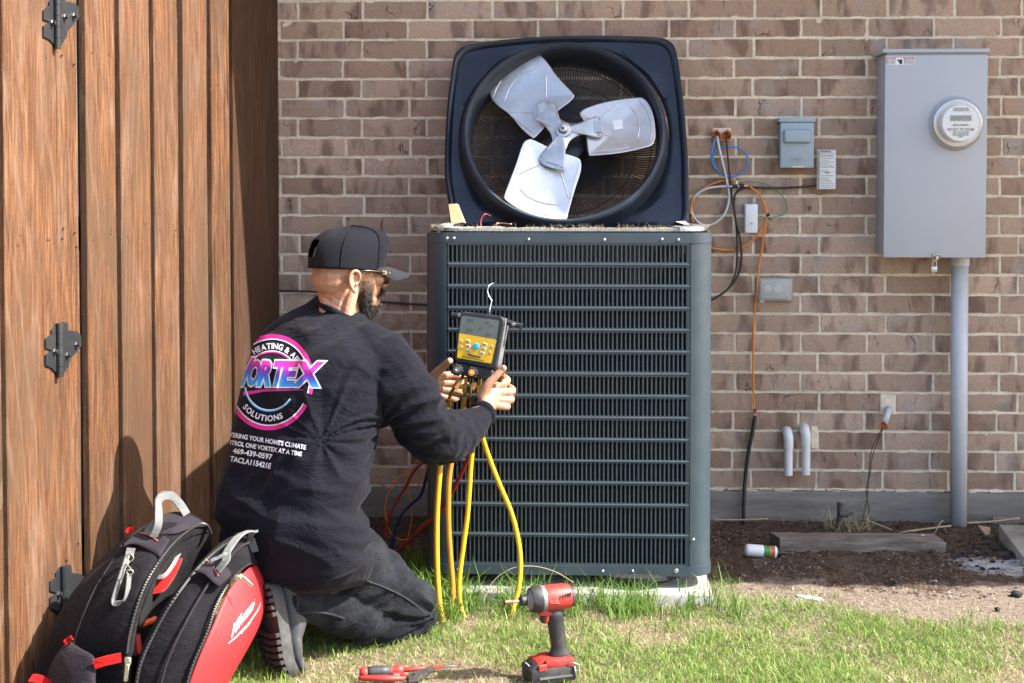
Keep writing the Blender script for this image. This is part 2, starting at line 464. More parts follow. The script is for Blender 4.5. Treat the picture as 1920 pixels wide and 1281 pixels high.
board('board', FU(8), FU(107), 0.0, 0.019, gate, M_CEDAR, 1)
board('board', FU(-120), FU(-2), 0.0, 0.019, gate, M_CEDAR, 2)
board('back_board', FU(-30), FU(40), -0.024, 0.018, gate, M_CEDARB, 3)
board('back_board', FU(50), FU(118), -0.045, 0.018, gate, M_CEDARB, 9)  # added behind the gate gap so no daylight shows through
board('rail', FU(-320), FU(100), -0.05, 0.04, gate, M_CEDARB, 4, 0.25, 0.34); board('rail', FU(-320), FU(100), -0.05, 0.04, gate, M_CEDARB, 5, 1.6, 1.69)
for px0, px1 in ((-340, -190),): board('board', FU(px0), FU(px1 + 60), 0.0, 0.019, gate, M_CEDAR, 6)
FB = [(109.5, 149), (163, 218), (227, 282), (290.5, 334.5), (345, 389), (398, 431), (438.5, 467.5)]
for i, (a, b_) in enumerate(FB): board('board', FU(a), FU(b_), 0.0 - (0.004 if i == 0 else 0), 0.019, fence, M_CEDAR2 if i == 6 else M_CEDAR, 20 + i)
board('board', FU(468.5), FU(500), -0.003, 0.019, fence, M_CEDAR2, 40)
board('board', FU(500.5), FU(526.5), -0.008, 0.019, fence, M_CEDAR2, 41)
for i in range(7):
    a = (FB[i][1]); b_ = (FB[i+1][0] if i < 6 else 470)
    board('back_board', FU(a) - 0.115, FU(b_) + 0.02, -0.040 - 0.005*(i % 2), 0.014, fence, M_CEDARB, 60 + i)
for k, (za, zb_) in enumerate(((0.25, 0.34), (1.1, 1.19), (1.85, 1.94))): board('rail', FU(112), FU(526), -0.066, 0.04, fence, M_CEDARB, 80 + k, za, zb_)
# nail heads
M_NAIL = surf('nail_iron', (0.05, 0.04, 0.035), 0.6, 0.4)
nl = MB(); rr = random.Random(9)
for i, (a, b_) in enumerate(FB + [(14, 104)]):
    ua, ub = FU(a), FU(b_)
    for z in (0.30, 1.14, 1.16, 1.62, 1.88):
        for f in (0.22, 0.8):
            c = fpt(ua + (ub - ua) * (f + rr.uniform(-0.05, 0.05)), z + rr.uniform(-0.03, 0.03), 0.0)
            nl.cyl(c - FN * 0.002, c + FN * 0.0012, 0.0028, 7)
tag(nl.build('nail', M_NAIL, fence), kind='stuff')
# strap hinges
M_HINGE = surf('hinge_black', (0.022, 0.024, 0.028), 0.42, 0.0, bs=0.3, bscale=260, dust=(0.09, 0.08, 0.07, 0.35))
LEAF = [(0, -51), (-9, -48), (-18, -36), (-18, -29), (-29, -20), (-29, -3), (-16, 1), (-29, 10), (-29, 29), (-18, 34), (-3, 50), (0, 49)]
RLEAF = [(2, -52), (11, -51), (12, -37), (30, -34), (37, -26), (38, -8), (30, 3), (17, 15), (14, 30), (3, 47)]
for k, cy in enumerate((40, 656, 1111)):
    hx = (107.5, 112, 120)[k]
    hl = ('black hinge between gate and fence at the top, beside the frame edge', '', '')[k]
    root = thing('gate_hinge', ('topmost black strap hinge on the gate boards', 'middle black strap hinge on the gate, level with the meter in his hands', 'lowest black strap hinge, just above the backpack')[k], 'hinge', tuple(FP(hx, cy)), 'strap hinges of the gate')
    for nm, poly in (('leaf', LEAF), ('leaf', RLEAF)):
        pts = [FP(hx + x, cy + y, 0.0) for x, y in poly]; mb = MB(); n = len(pts)
        mb.add([p + FN * 0.001 for p in pts] + [p + FN * 0.005 for p in pts], [list(range(n)), list(range(n, 2*n))] + [(i, (i+1) % n, (i+1) % n + n, i + n) for i in range(n)])
        mb.build(nm, M_HINGE, root)
    c = FP(hx, cy, 0.011); ht = 52 * SC(-c.y)
    for s in range(5):
        a = c + V((0, 0, -ht + s * ht * 0.4)); b_ = a + V((0, 0, ht * 0.385)); MB().cyl(a, b_, 0.0085, 14).build('knuckle', M_HINGE, root, auto=40)
    for (x, y) in ((-10, 3), (14, 10 if k else -8), (33, -10)):
        q = FP(hx + x * (1.1 if x < 0 else 0.9), cy + y, 0.005); MB().lathe([(0.0095, 0), (0.0085, 0.003), (0.006, 0.005), (0.006, 0.011), (0.0001, 0.012)], 6, frame(q, FD, FN)@Matrix.Rotation(0,4,'X')).build('bolt', M_HINGE, root)

# ================================================================ ground
def gz(x, y):
    base = 0.03 * min(1, max(0, -y / 1.1)) if y > -3 else 0.03
    near = max(0.0, 1 - max(abs(x), abs(y + 1.5) ) / 6)
    b = 0.012 * noise.noise(V((x * 3, y * 3, 0))) + 0.005 * noise.noise(V((x * 14, y * 14, 2)))
    if y > -1.05 and x > 0.35:                     # rough bed
        b += 0.010 * noise.noise(V((x * 9, y * 9, 5))) + 0.007 * noise.noise(V((x * 33, y * 33, 5)))
    return base + b * near * (1.0 if y > -4 else 0.6)
def axis(dense, far):
    a = list(np.arange(dense[0], dense[1], dense[2])); lo = []; s = dense[2]; x = dense[0]
    while x > -far: s *= 1.35; x -= s; lo.append(x)
    hi = []; s = dense[2]; x = a[-1]
    while x < far: s *= 1.35; x += s; hi.append(x)
    return lo[::-1] + a + hi
gx = axis((-1.6, 1.9, 0.013), 120); gy = axis((-2.3, 0.1, 0.013), 120)
gv = [(x, y, gz(x, y)) for y in gy for x in gx]; nx = len(gx)
gf = [(j*nx+i, j*nx+i+1, (j+1)*nx+i+1, (j+1)*nx+i) for j in range(len(gy)-1) for i in range(nx-1)]
def ground_mat():
    m, t, b = nt('soil'); p = pos(t)
    g = t.nodes.new('ShaderNodeSeparateXYZ'); t.links.new(p, g.inputs[0])
    n1 = noi(t, p, 5, 6, 0.6); n2 = noi(t, p, 70, 8, 0.75); n3 = noi(t, p, 260, 5, 0.7)
    mulch = ramp(t, n2, [(0.3, (0.035, 0.020, 0.013)), (0.5, (0.105, 0.062, 0.041)), (0.68, (0.21, 0.145, 0.105)), (0.8, (0.36, 0.29, 0.23))])
    mulch = mix(t, ramp(t, noi(t, p, 6, 6, 0.7, 0.8), [(0.5, 0), (0.62, 0.6)]), mulch, (0.20, 0.15, 0.115))
    sand = ramp(t, n2, [(0.3, (0.13, 0.10, 0.075)), (0.5, (0.25, 0.195, 0.15)), (0.75, (0.40, 0.33, 0.27))])
    turf = ramp(t, n2, [(0.3, (0.10, 0.075, 0.04)), (0.55, (0.25, 0.19, 0.12)), (0.75, (0.40, 0.33, 0.23))])
    yy = math_(t, 'ADD', g.outputs[1], math_(t, 'MULTIPLY', math_(t, 'SUBTRACT', n1, 0.5), 0.75))
    a = ramp(t, math_(t, 'MULTIPLY', yy, -1.0), [(0.94, 0), (1.06, 1)])
    c = mix(t, a, mulch, sand)
    xx = math_(t, 'MULTIPLY', g.outputs[0], -0.13)
    a2 = ramp(t, math_(t, 'ADD', math_(t, 'MULTIPLY', yy, -0.5), xx), [(0.53, 0), (0.60, 0.85)])
    c = mix(t, a2, c, turf)
    # ash by the slabs
    an = noi(t, pos(t, (1, 1.9, 1)), 7, 8, 0.7, 1.0)
    dx = math_(t, 'SUBTRACT', g.outputs[0], 1.42); dy = math_(t, 'ADD', g.outputs[1], math_(t, 'ADD', 0.70, math_(t, 'MULTIPLY', dx, 0.35)))
    rr_ = math_(t, 'ADD', math_(t, 'MULTIPLY', math_(t, 'MULTIPLY', dx, dx), 7.0), math_(t, 'MULTIPLY', math_(t, 'MULTIPLY', dy, dy), 11.0))
    am = math_(t, 'SUBTRACT', math_(t, 'ADD', an, 0.48), rr_)
    c = mix(t, ramp(t, math_(t, 'ADD', am, math_(t, 'MULTIPLY', math_(t, 'SUBTRACT', n2, 0.5), 0.9)), [(0.74, 0), (1.05, 0.9)]), c, mix(t, ramp(t, n3, [(0.4, 0), (0.7, 1)]), (0.50, 0.49, 0.48), (0.66, 0.66, 0.67)))
    t.links.new(c, b.inputs['Base Color']); b.inputs['Roughness'].default_value = 0.97; b.inputs['Specular IOR Level'].default_value = 0.15
    bump(t, b, math_(t, 'ADD', n2, math_(t, 'MULTIPLY', n3, 0.4)), 1.0, 0.012); return m
M_SOIL = ground_mat()
me = mesh_from(gv, gf, True, 'ground'); tag(link('ground', me, None, M_SOIL), 'bare brown soil bed and sandy lawn ground along the brick wall', None, None, 'structure')
# ================================================================ air conditioner
YF = 1.15; S = SC(YF)
AX0, AX1 = P(797, 700, YF).x, P(1336.5, 700, YF).x
AXC, AW = (AX0 + AX1) / 2, AX1 - AX0
AD = AW
PX0, PX1 = P(838, 700, YF).x, P(1290.5, 700, YF).x
def az(py): return P(1066, py, YF).z
AZT, AZB = az(432), az(1078)
PADZ = 0.062
M_AC = surf('condenser_paint', (0.044, 0.064, 0.080), 0.42, 0.15, var=0.06, bs=0.12, bscale=500, dust=(0.13, 0.13, 0.125, 0.2), dusts=6)
M_ACD = surf('louvre_paint', (0.044, 0.064, 0.080), 0.45, 0.1, var=0.05, bs=0.1, dust=(0.11, 0.1, 0.09, 0.2), dusts=14)
M_LIDP = surf('lid_paint', (0.011, 0.018, 0.031), 0.38, 0.1, var=0.12, bs=0.15, dust=(0.07, 0.08, 0.09, 0.35), dusts=7)
M_DARK = surf('inside_dark', (0.012, 0.012, 0.013), 0.8)
M_ALU = surf('fin_aluminium', (0.55, 0.54, 0.50), 0.4, 0.8, bs=0.5, bscale=900, bd=0.001, dust=(0.25, 0.21, 0.15, 0.5), dusts=30)
M_GALV = surf('blade_aluminium', (0.70, 0.685, 0.67), 0.36, 0.78, var=0.10, vs=8, bs=0.1, bscale=120, dust=(0.30, 0.29, 0.28, 0.3), dusts=18, rvar=0.08)
M_HUB = surf('hub_zinc', (0.48, 0.475, 0.46), 0.33, 0.85, var=0.18, vs=22, bs=0.15)
M_SCREW = surf('screw_zinc', (0.5, 0.5, 0.5), 0.35, 0.9)
M_CONC = surf('pad_concrete', (0.36, 0.345, 0.32), 0.9, var=0.14, vs=25, bs=0.6, bscale=160, bd=0.002, dust=(0.28, 0.24, 0.19, 0.5), dusts=7, spec=0.2)
ac = thing('air_conditioner', 'large dark blue-grey outdoor condenser with louvred front, its top taken off', 'air conditioner', (AXC, -YF + AD / 2, PADZ))
CR = PX0 - AX0                                    # radius of the rounded corner posts
def corner_post(sx, sy):
    mb = MB(); n = 9; cx = AXC + sx * (AW/2 - CR); cy = -YF + AD/2 + sy * (AD/2 - CR)
    out = []; inn = []
    a = [math.pi/2 * k / (n - 1) for k in range(n)]
    pts = [(cx + sx*0.0, cy + sy*CR)] + [(cx + sx*CR*math.sin(k), cy + sy*CR*math.cos(k)) for k in a[1:-1]] + [(cx + sx*CR, cy)]
    ptsi = [(cx + sx*0.0, cy + sy*(CR-0.004))] + [(cx + sx*(CR-.004)*math.sin(k), cy + sy*(CR-.004)*math.cos(k)) for k in a[1:-1]] + [(cx + sx*(CR-.004), cy)]
    for z in (az(1061), az(455)):
        for p in pts + ptsi[::-1]: mb.v.append(V((p[0], p[1], z)))
    m = 2 * n
    for i in range(m): mb.f.append([i, (i+1) % m, (i+1) % m + m, i + m])
    mb.f.append(list(range(m))); mb.f.append(list(range(m, 2*m)))
    return mb.build('corner_post', M_AC, ac, auto=35)
for sx in (-1, 1):
    for sy in (-1, 1): corner_post(sx, sy)
def ringband(z0, z1, grow, th, name, mat, parent=ac, lip=0.0):
    mb = MB(); o = rrect(AW + 2*grow, AD + 2*grow, CR + grow, 8, AXC, -YF + AD/2); i_ = rrect(AW + 2*grow - 2*th, AD + 2*grow - 2*th, CR + grow - th, 8, AXC, -YF + AD/2)
    n = len(o)
    for z in (z0, z1):
        for p in o: mb.v.append(V((p[0], p[1], z)))
        for p in i_: mb.v.append(V((p[0], p[1], z)))
    for k in range(n):
        q = (k+1) % n
        mb.f += [[k, q, q+2*n, k+2*n], [k+n, q+n, q+3*n, k+3*n], [k, q, q+n, k+n], [k+2*n, q+2*n, q+3*n, k+3*n]]
    return mb.build(name, mat, parent, auto=35)
ringband(az(455.5), az(440), 0.0015, 0.004, 'top_band', M_AC)
ringband(az(440), az(436.5), -0.002, 0.005, 'top_lip', M_AC)
ringband(az(1078), az(1060), 0.003, 0.02, 'base_band', M_AC)
bp = MB(); o = rrect(AW - 0.02, AD - 0.02, CR, 6, AXC, -YF + AD/2)
bp.v = [V((x, y, az(1074))) for x, y in o] + [V((x, y, az(1070))) for x, y in o]; n = len(o)
bp.f = [list(range(n)), list(range(n, 2*n))] + [[k, (k+1) % n, (k+1) % n + n, k + n] for k in range(n)]
bp.build('base_pan', M_ACD, ac)
for fx, fy in ((0.2, 0.15), (0.8, 0.15), (0.2, 0.85), (0.8, 0.85)):
    MB().cyl((AX0 + AW*fx, -YF + AD*fy, PADZ - 0.001), (AX0 + AW*fx, -YF + AD*fy, az(1075)), 0.075, 20).build('foot', M_DARK, ac, auto=40)
ft = MB().lathe([(0.16, 0), (0.16, 0.012), (0.13, 0.02)], 28, Matrix.Translation((P(1195, 0, 1.03).x, -1.02, az(1086)))).build('base_pan_boss', M_DARK, ac, auto=40)
# louvred faces: rails and slats
ROWS = [(459.8, 491.7), (501, 532.8), (541.6, 574), (582.4, 615), (623.3, 655.7), (664, 696.5), (706, 738.5), (747, 779.3), (787.4, 820.6), (827.8, 861.6), (867.7, 901.5), (909, 942.4), (950.5, 999), (1007.4, 1056)]
NS = 55
rails = []; prev = 455.5
for a, b_ in ROWS: rails.append((prev, a)); prev = b_
rails.append((prev, 1060.5))
def face_frame(k):                      # local frame of each of the four sides; k=0 front
    c = V((AXC, -YF + AD/2, 0)); ang = k * math.pi/2
    return Matrix.Translation(c) @ Matrix.Rotation(ang, 4, 'Z') @ Matrix.Translation((0, -AD/2, 0))
W2 = (PX1 - PX0) / 2; SLX0, SLX1 = -W2 + 0.0015, W2 - 0.008
pitch = (SLX1 - SLX0) / NS
rail_mesh = {}
for k in range(4):
    F = face_frame(k)
    par = thing('x', None, None) if False else ac
    for i, (a, b_) in enumerate(rails):
        z0, z1 = az(b_), az(a); mb = MB()
        mid = (z0 + z1) / 2; e = 0.0035
        # a shallow pressed rib runs along each rail
        prof = [(z0, 0.0), (mid - e, 0.0), (mid - e*0.4, -0.0022), (mid + e*0.4, -0.0022), (mid + e, 0.0), (z1, 0.0), (z1, 0.003), (z0, 0.003)]
        if z1 - z0 < 0.008: prof = [(z0, 0), (z1, 0), (z1, 0.003), (z0, 0.003)]
        m = len(prof)
        for x in (-W2 - 0.0005, W2 + 0.0005): mb.v += [F @ V((x, y, z)) for z, y in prof]
        mb.f = [list(range(m)), list(range(m, 2*m))[::-1]] + [[q, (q+1) % m, (q+1) % m + m, q + m] for q in range(m)]
        mb.build('rail', M_AC, ac)
    for i, (a, b_) in enumerate(ROWS):
        z0, z1 = az(b_), az(a); mb = MB(); cr = 0.005
        for j in range(NS + 1):
            x = SLX0 + j * pitch; hw = pitch * 0.15
            zz = [(z0, 2.1), (z0 + cr*0.35, 1.45), (z0 + cr, 1.0), (z1 - cr, 1.0), (z1 - cr*0.35, 1.45), (z1, 2.1)]
            b0 = len(mb.v)
            for z, g in zz:
                mb.v += [F @ V((x - hw*(1.0 if j else 1), 0.0006, z)), F @ V((x + hw*(g*1.0 if g > 1 else 1), 0.0006, z))]
            for q in range(5): mb.f.append([b0+2*q, b0+2*q+1, b0+2*q+3, b0+2*q+2])
            # slat turned inwards from the strip's left edge
            b0 = len(mb.v)
            mb.v += [F @ V((x - hw, 0.0006, z0 + cr*.3)), F @ V((x - hw, 0.0006, z1 - cr*.3)), F @ V((x - hw - 0.0030, 0.014, z1 - cr)), F @ V((x - hw - 0.0030, 0.014, z0 + cr))]
            mb.f.append([b0, b0+1, b0+2, b0+3])
        x = W2
        b0 = len(mb.v); mb.v += [F @ V(p) for p in ((SLX1 + 0.001, 0.0004, z0), (W2 + .0004, 0.0004, z0), (W2 + .0004, 0.0004, z1), (SLX1 + 0.001, 0.0004, z1))]; mb.f.append([b0, b0+1, b0+2, b0+3])
        tag(mb.build('slat_row', M_ACD, ac), kind='stuff' if k else None)
    MB().box((W2 + 0.0035, 0.006, (az(1060)+az(456))/2), (0.0035, 0.006, az(456) - az(1060)), F).build('seam', M_DARK, ac)
    MB().box((W2 + 0.0005, 0.0005, (az(1060)+az(456))/2), (0.0016, 0.003, az(456) - az(1060)), F).build('panel_edge', M_AC, ac)
# finned coil that wraps round inside, standing proud of the cabinet
co = MB(); inset = 0.036; cw = AW - 2*inset; o = rrect(cw, cw, CR + 0.01, 10, AXC, -YF + AD/2); i_ = rrect(cw - 0.05, cw - 0.05, CR - 0.01, 10, AXC, -YF + AD/2)
CTOP = az(429); n = len(o)
def resample(pts, m):
    pts = [V((*p, 0)) for p in pts]; pts.append(pts[0]); d = [0]
    for a, b_ in zip(pts, pts[1:]): d.append(d[-1] + (b_ - a).length)
    tt = np.linspace(0, d[-1], m, endpoint=False)
    return [(float(np.interp(t_, d, [p.x for p in pts])), float(np.interp(t_, d, [p.y for p in pts]))) for t_ in tt]
NF = 1300
oo = resample(o, NF); cc_ = V((AXC, -YF + AD/2, 0)); rr = random.Random(5)
ii = [((p[0]-cc_.x)*(cw-0.05)/cw + cc_.x, (p[1]-cc_.y)*(cw-0.05)/cw + cc_.y) for p in oo]
for k in range(NF):                     # alternate in and out so the fins read as ridges
    g = 0.0012 * (k % 2) + rr.uniform(0, 0.0006)
    for (src, s_) in ((oo, -1), (ii, 1)):
        p = V((*src[k], 0)); d = (cc_ - p).normalized() * (g if s_ < 0 else 0)
        top = CTOP + rr.uniform(-0.0015, 0.002) + 0.004 * noise.noise(V((p.x*9, p.y*9, 1)))
        co.v += [V((p.x + d.x, p.y + d.y, az(1058))), V((p.x + d.x, p.y + d.y, top))]
for k in range(NF):
    a = 4*k; b_ = 4*((k+1) % NF); co.f += [[a, b_, b_+1, a+1], [a+2, b_+2, b_+3, a+3], [a+1, b_+1, b_+3, a+3]]
co_o = co.build('coil', surf('coil_fins_shaded', (0.012, 0.011, 0.010), 0.6, 0.2, var=0.4, vs=60, bs=0), ac)  # near black: shade behind the slats is put into the fin colour
ct = MB()
for k in range(NF):
    for a_ in range(2):
        vo, vi = co.v[4*k + 1], co.v[4*k + 3]
    p = vo; q = vi; d = (cc_ - V((p.x, p.y, 0))).normalized()
    ct.v += [V((p.x - d.x*0.0008, p.y - d.y*0.0008, AZT - 0.004)), V((p.x - d.x*0.0008, p.y - d.y*0.0008, p.z + 0.0012)), V((q.x, q.y, p.z + 0.0012))]
for k in range(NF):
    a = 3*k; b_ = 3*((k+1) % NF); ct.f += [[a, b_, b_+1, a+1], [a+1, b_+1, b_+2, a+2]]
ct.build('coil_top', M_ALU, ac)
# tube bends on top of the coil's far side and a clear film skirt at the corners
M_FILM = surf('torn_film', (0.42, 0.42, 0.42), 0.22, 0.3, bs=0.8, bscale=60, bd=0.004, trans=0.5)
fm = MB(); rr = random.Random(8)
for (x0, x1, y) in ((AX0 + 0.015, AX0 + 0.08, -YF + 0.022), (AX1 - 0.09, AX1 - 0.012, -YF + 0.022)):
    m = 9
    for q in range(4):
        pass
fp = [(p[0]+ (cc_.x-p[0])*0.02, p[1]+(cc_.y-p[1])*0.02) for p in resample(rrect(AW - 0.02, AD - 0.02, CR, 10, AXC, -YF + AD/2), 220)]
for k in range(220):
    x, y = fp[k]
    frontish = y < -YF + 0.30
    h = 0.013 * (1 if frontish else 0.5)
    w = 0.006 * noise.noise(V((x*40, y*40, 0)))
    fm.v += [V((x, y, AZT - 0.003)), V((x + w*0.5, y + w*0.5 + (0.003 if frontish else 0), AZT + h * 0.75 + w * 0.8)), V((x + (cc_.x - x)*0.07, y + (cc_.y - y)*0.07 , AZT + h * 0.95 + w))]
for k in range(220):
    x, y = fp[k]
    if (AX0 + 0.055 < x < AX1 - 0.10) and y < -YF + 0.05: continue
    if y > -YF + 0.3: continue
    a = 3*k; b_ = 3*((k+1) % 220); fm.f += [[a, b_, b_+1, a+1], [a+1, b_+1, b_+2, a+2]]
fm.build('film', M_FILM, ac, smooth=True)
# inside: dark drum so the coil shows no daylight, compressor
MB().lathe([(0.11, 0), (0.115, 0.02), (0.115, 0.27), (0.09, 0.33), (0.0001, 0.35)], 28, Matrix.Translation((AXC, -YF + AD/2, az(1070)))).build('compressor', M_DARK, ac, auto=40)
# screws
for (px, py) in ((851, 447), (838, 447), (991, 449), (1133, 450), (1241, 449), (1272, 450), (1130, 1071), (1186, 1071), (1268, 1070), (858, 1068), (1300, 1012)):
    q = P(px, py, YF + 0.001)
    R_ = 0.0045 if py != 1070 else 0.007
    MB().lathe([(R_, 0), (R_, 0.002), (R_*0.6, 0.004), (0.0001, 0.0042)], 10, frame(q, (1, 0, 0), (0, 0, 1)) @ Matrix.Rotation(math.radians(90), 4, 'X')).build('screw', M_SCREW, ac, auto=40)
# dry clippings caught along the top edge
M_STRAW = surf('dry_clippings', (0.50, 0.40, 0.26), 0.9, var=0.3, vs=40, bs=0)
cl = MB(); rr = random.Random(15)
for k in range(1500):
    if k < 1250: x = rr.uniform(AX0 + 0.03, AX1 - 0.02); y = -YF + rr.uniform(0.002, 0.032); z = AZT + rr.uniform(0.0, 0.014)
    else: x = rr.choice((AX0 + 0.02, AX1 - 0.02)) + rr.uniform(-0.01, 0.01); y = -YF + rr.uniform(0.01, 0.2); z = AZT + rr.uniform(0, 0.012)
    if k < 1250 and noise.noise(V((x * 14, 0, 3))) < -0.1 and rr.random() < 0.8: continue
    L = rr.uniform(0.006, 0.022); d = V((rr.uniform(-1, 1), rr.uniform(-.6, .6), rr.uniform(-.35, .7))).normalized() * L; w = V((0, 0, 1)).cross(d).normalized() * 0.0006
    cl.add([(x, y, z) , V((x, y, z)) + w, V((x, y, z)) + d], [(0, 1, 2)])
tag(cl.build('dry_clippings', M_STRAW, ac), kind='stuff')

# concrete pad
pad = MB(); x0 = P(862, 1100, 1.2).x; x1 = P(1331, 1100, 1.2).x
pad.box(((x0+x1)/2, -0.72, 0.012), (x1 - x0 + 0.02, 0.99, 0.1), bev=0.006, seg=2)
tag(pad.build('concrete_pad', M_CONC, None, auto=40), 'pale concrete pad under the condenser, edged with grass', 'pad')

# ================================================================ the cover taken off and stood on edge against the wall
YB, YT = 0.42, 0.10                                # base stands on the condenser, top leans to the wall
lb = P(1063, 424, YB); lt = P(1063, 66, YT)
LX = V((1, 0, 0)); LZ = (lt - lb); LH = LZ.length
LM = frame(lb + V((0, 0, 0)), LX, LZ)              # local: x right, y into the wall, z up the cover
LMI = LM.inverted()
def LL(px, py, off=0.0):                           # picture point on the cover's plane, in its own coordinates
    nrm = (LM.to_3x3() @ V((0, 1, 0))); p0 = lb + nrm * off; d = ray(px, py)
    return LMI @ (CAMPOS + d * ((p0 - CAMPOS).dot(nrm) / d.dot(nrm)))
lid = thing('condenser_top_cover', 'dark blue condenser top with its fan still fitted, stood on edge against the bricks', 'fan cover', tuple(lb))
OUT = [(848, 424), (840, 380), (833, 330), (833, 270), (837, 200), (844, 140), (850, 105), (858, 92), (872, 84), (905, 77), (980, 69), (1063, 65), (1160, 65), (1235, 68), (1256, 75), (1267, 88), (1274, 120), (1284, 200), (1291, 290), (1292, 350), (1288, 424), (1230, 424), (1160, 424), (1063, 424), (965, 424), (905, 424)]
out = [LL(px, py) for px, py in OUT]; out = [(p.x, p.z) for p in out]
oc = catmull([(x, 0, z) for x, z in out], 5, closed=True); out = [(p.x, p.z) for p in oc]
ctr = LL(1060, 246); CX, CZ = ctr.x, ctr.z
def scaled(o, k): return [(CX + (x - CX) * k, CZ + (z - CZ) * k) for x, z in o]
RX = (LL(1232, 246, 0).x - LL(890, 246, 0).x) / 2
mcx = (LL(1232, 246, 0).x + LL(890, 246, 0).x) / 2
def ring(rx, rz, n, cx=CX, cz=CZ): return [(cx + rx*math.cos(2*math.pi*k/n), cz + rz*math.sin(2*math.pi*k/n)) for k in range(n)]
# shell: rolled rim, flat face, inner hole
n = len(out)
def hole_pts(rad):                                  # ring matched to the outline's points by angle
    r_ = []
    for x, z in out:
        a = math.atan2(z - CZ, x - CX); r_.append((CX + rad*math.cos(a), CZ + rad*math.sin(a)))
    return r_
RH = 0.374
shell = [([(x, z) for x, z in out], 0.075), (scaled(out, 1.0), 0.030), (scaled(out, 0.995), 0.006), (scaled(out, 0.975), 0.0), (scaled(out, 0.952), 0.004), (scaled(out, 0.940), 0.016)]
mb = MB()
rows_ = shell + [([(a[0]*0.5 + b_[0]*0.5, a[1]*0.5 + b_[1]*0.5) for a, b_ in zip(scaled(out, 0.935), hole_pts(RH))], 0.018), (hole_pts(RH), 0.019)]
hole = hole_pts(RH)
def clampin(o, h):                                   # keep every ring outside the hole
    res = []
    for (x, z), (hx, hz) in zip(o, h):
        do = math.hypot(x - CX, z - CZ); dh = math.hypot(hx - CX, hz - CZ)
        res.append((x, z) if do > dh * 0.985 else (CX + (x-CX)/do*dh*0.985, CZ + (z-CZ)/do*dh*0.985))
    return res
for o, y in rows_:
    for x, z in clampin(o, hole): mb.v.append(V((x, y, z)))
for i in range(len(rows_) - 1):
    for k in range(n):
        a = i*n + k; a1 = i*n + (k+1) % n; mb.f.append([a, a1, a1+n, a+n])
# closing strip along the bottom
for q in range(len(mb.v)): mb.v[q] = LM @ mb.v[q]
sh = mb.build('shell', M_LIDP, lid, auto=50)
sol = sh.modifiers.new('thick', 'SOLIDIFY'); sol.thickness = 0.003
# raised corner pads
def padpoly(pts, off=0.013):
    q = [LL(px, py, 0.018) for px, py in pts]; q = catmull([(p.x, 0, p.z) for p in q], 4, closed=True)
    c = sum((V(p) for p in q), V()) / len(q); m = len(q); mb = MB()
    for f, y in ((1.0, 0.0185), (0.985, off), (0.93, off)):
        for p in q: w = c + (p - c) * f; mb.v.append(LM @ V((w.x, y, w.z)))
    for i in range(2):
        for k in range(m): mb.f.append([i*m+k, i*m+(k+1) % m, (i+1)*m+(k+1) % m, (i+1)*m+k])
    mb.f.append([2*m+k for k in range(m)])
    mb.build('corner_panel', M_LIDP, lid, auto=35)
padpoly([(866, 190), (872, 125), (880, 112), (955, 103), (930, 120), (890, 165), (872, 195)])
padpoly([(1165, 95), (1235, 98), (1246, 108), (1255, 165), (1253, 183), (1243, 183), (1215, 140)])
padpoly([(1192, 420), (1225, 385), (1250, 362), (1263, 363), (1264, 420)])
padpoly([(863, 390), (866, 375), (880, 373), (900, 395), (918, 420), (866, 420)])
# rolled venturi ring, oval toward the camera because it stands out of the cover
rg = MB(); NR = 72
prof = [(RH + 0.004, 0.018), (RH - 0.002, 0.0), (RH - 0.006, -0.05), (RH - 0.013, -0.066), (RH - 0.022, -0.070), (RH - 0.032, -0.062), (RH - 0.037, -0.045), (RH - 0.039, 0.0), (RH - 0.037, 0.04), (RH - 0.034, 0.085)]
RING_S = 0.95
cq = LL(1057, 253, -0.03); RCX, RCZ = cq.x, cq.z
for (r_, y) in prof:
    for k in range(NR):
        a = 2*math.pi*k/NR; rg.v.append(LM @ V((RCX + r_*math.cos(a) * RSX if False else RCX + r_*math.cos(a), y, RCZ + r_*math.sin(a))))
m = len(prof)
for i in range(m - 1):
    for k in range(NR): a = i*NR; rg.f.append([a+k, a+(k+1) % NR, a+NR+(k+1) % NR, a+NR+k])
M_RING = surf('venturi_paint', (0.020, 0.029, 0.046), 0.55, 0.0, var=0.2, bs=0.3, dust=(0.06, 0.07, 0.08, 0.5), dusts=9)
rg.build('venturi_ring', M_RING, lid, auto=50)
# wire guard behind the fan
M_WIRE = surf('guard_wire', (0.022, 0.023, 0.026), 0.4, 0.2, bs=0)
gd = MB(); rw = 0.0026
def LP(x, y, z): return LM @ V((x, y, z))
for k in range(196):
    a = 2*math.pi*(k + 0.5)/196; c, s_ = math.cos(a), math.sin(a)
    pts = [LP(RCX + c*r_, y, RCZ + s_*r_) for r_, y in ((0.085, 0.088), (0.20, 0.086), (0.29, 0.078), (RH - 0.03, 0.055))]
    gd.tube(pts, rw, 4, cap=False)
for r_, y in ((0.088, 0.09), (0.175, 0.0885), (0.262, 0.083), (0.318, 0.066)):
    gd.tube([LP(RCX + r_*math.cos(2*math.pi*k/60), y, RCZ + r_*math.sin(2*math.pi*k/60)) for k in range(60)], 0.0022, 5, closed=True)
tag(gd.build('wire_guard', M_WIRE, lid, smooth=True), kind='stuff')
# motor
MR = Matrix.Rotation(math.radians(-90), 4, 'X')
mot = MB().lathe([(0.0001, -0.0), (0.055, 0.0), (0.072, 0.006), (0.075, 0.02), (0.075, 0.065), (0.08, 0.088)], 32, LM @ Matrix.Translation((RCX + 0.004, 0.0, RCZ - 0.016)) @ MR)
mot.build('motor', surf('motor_paint', (0.028, 0.03, 0.034), 0.4, 0.2), lid, auto=40)
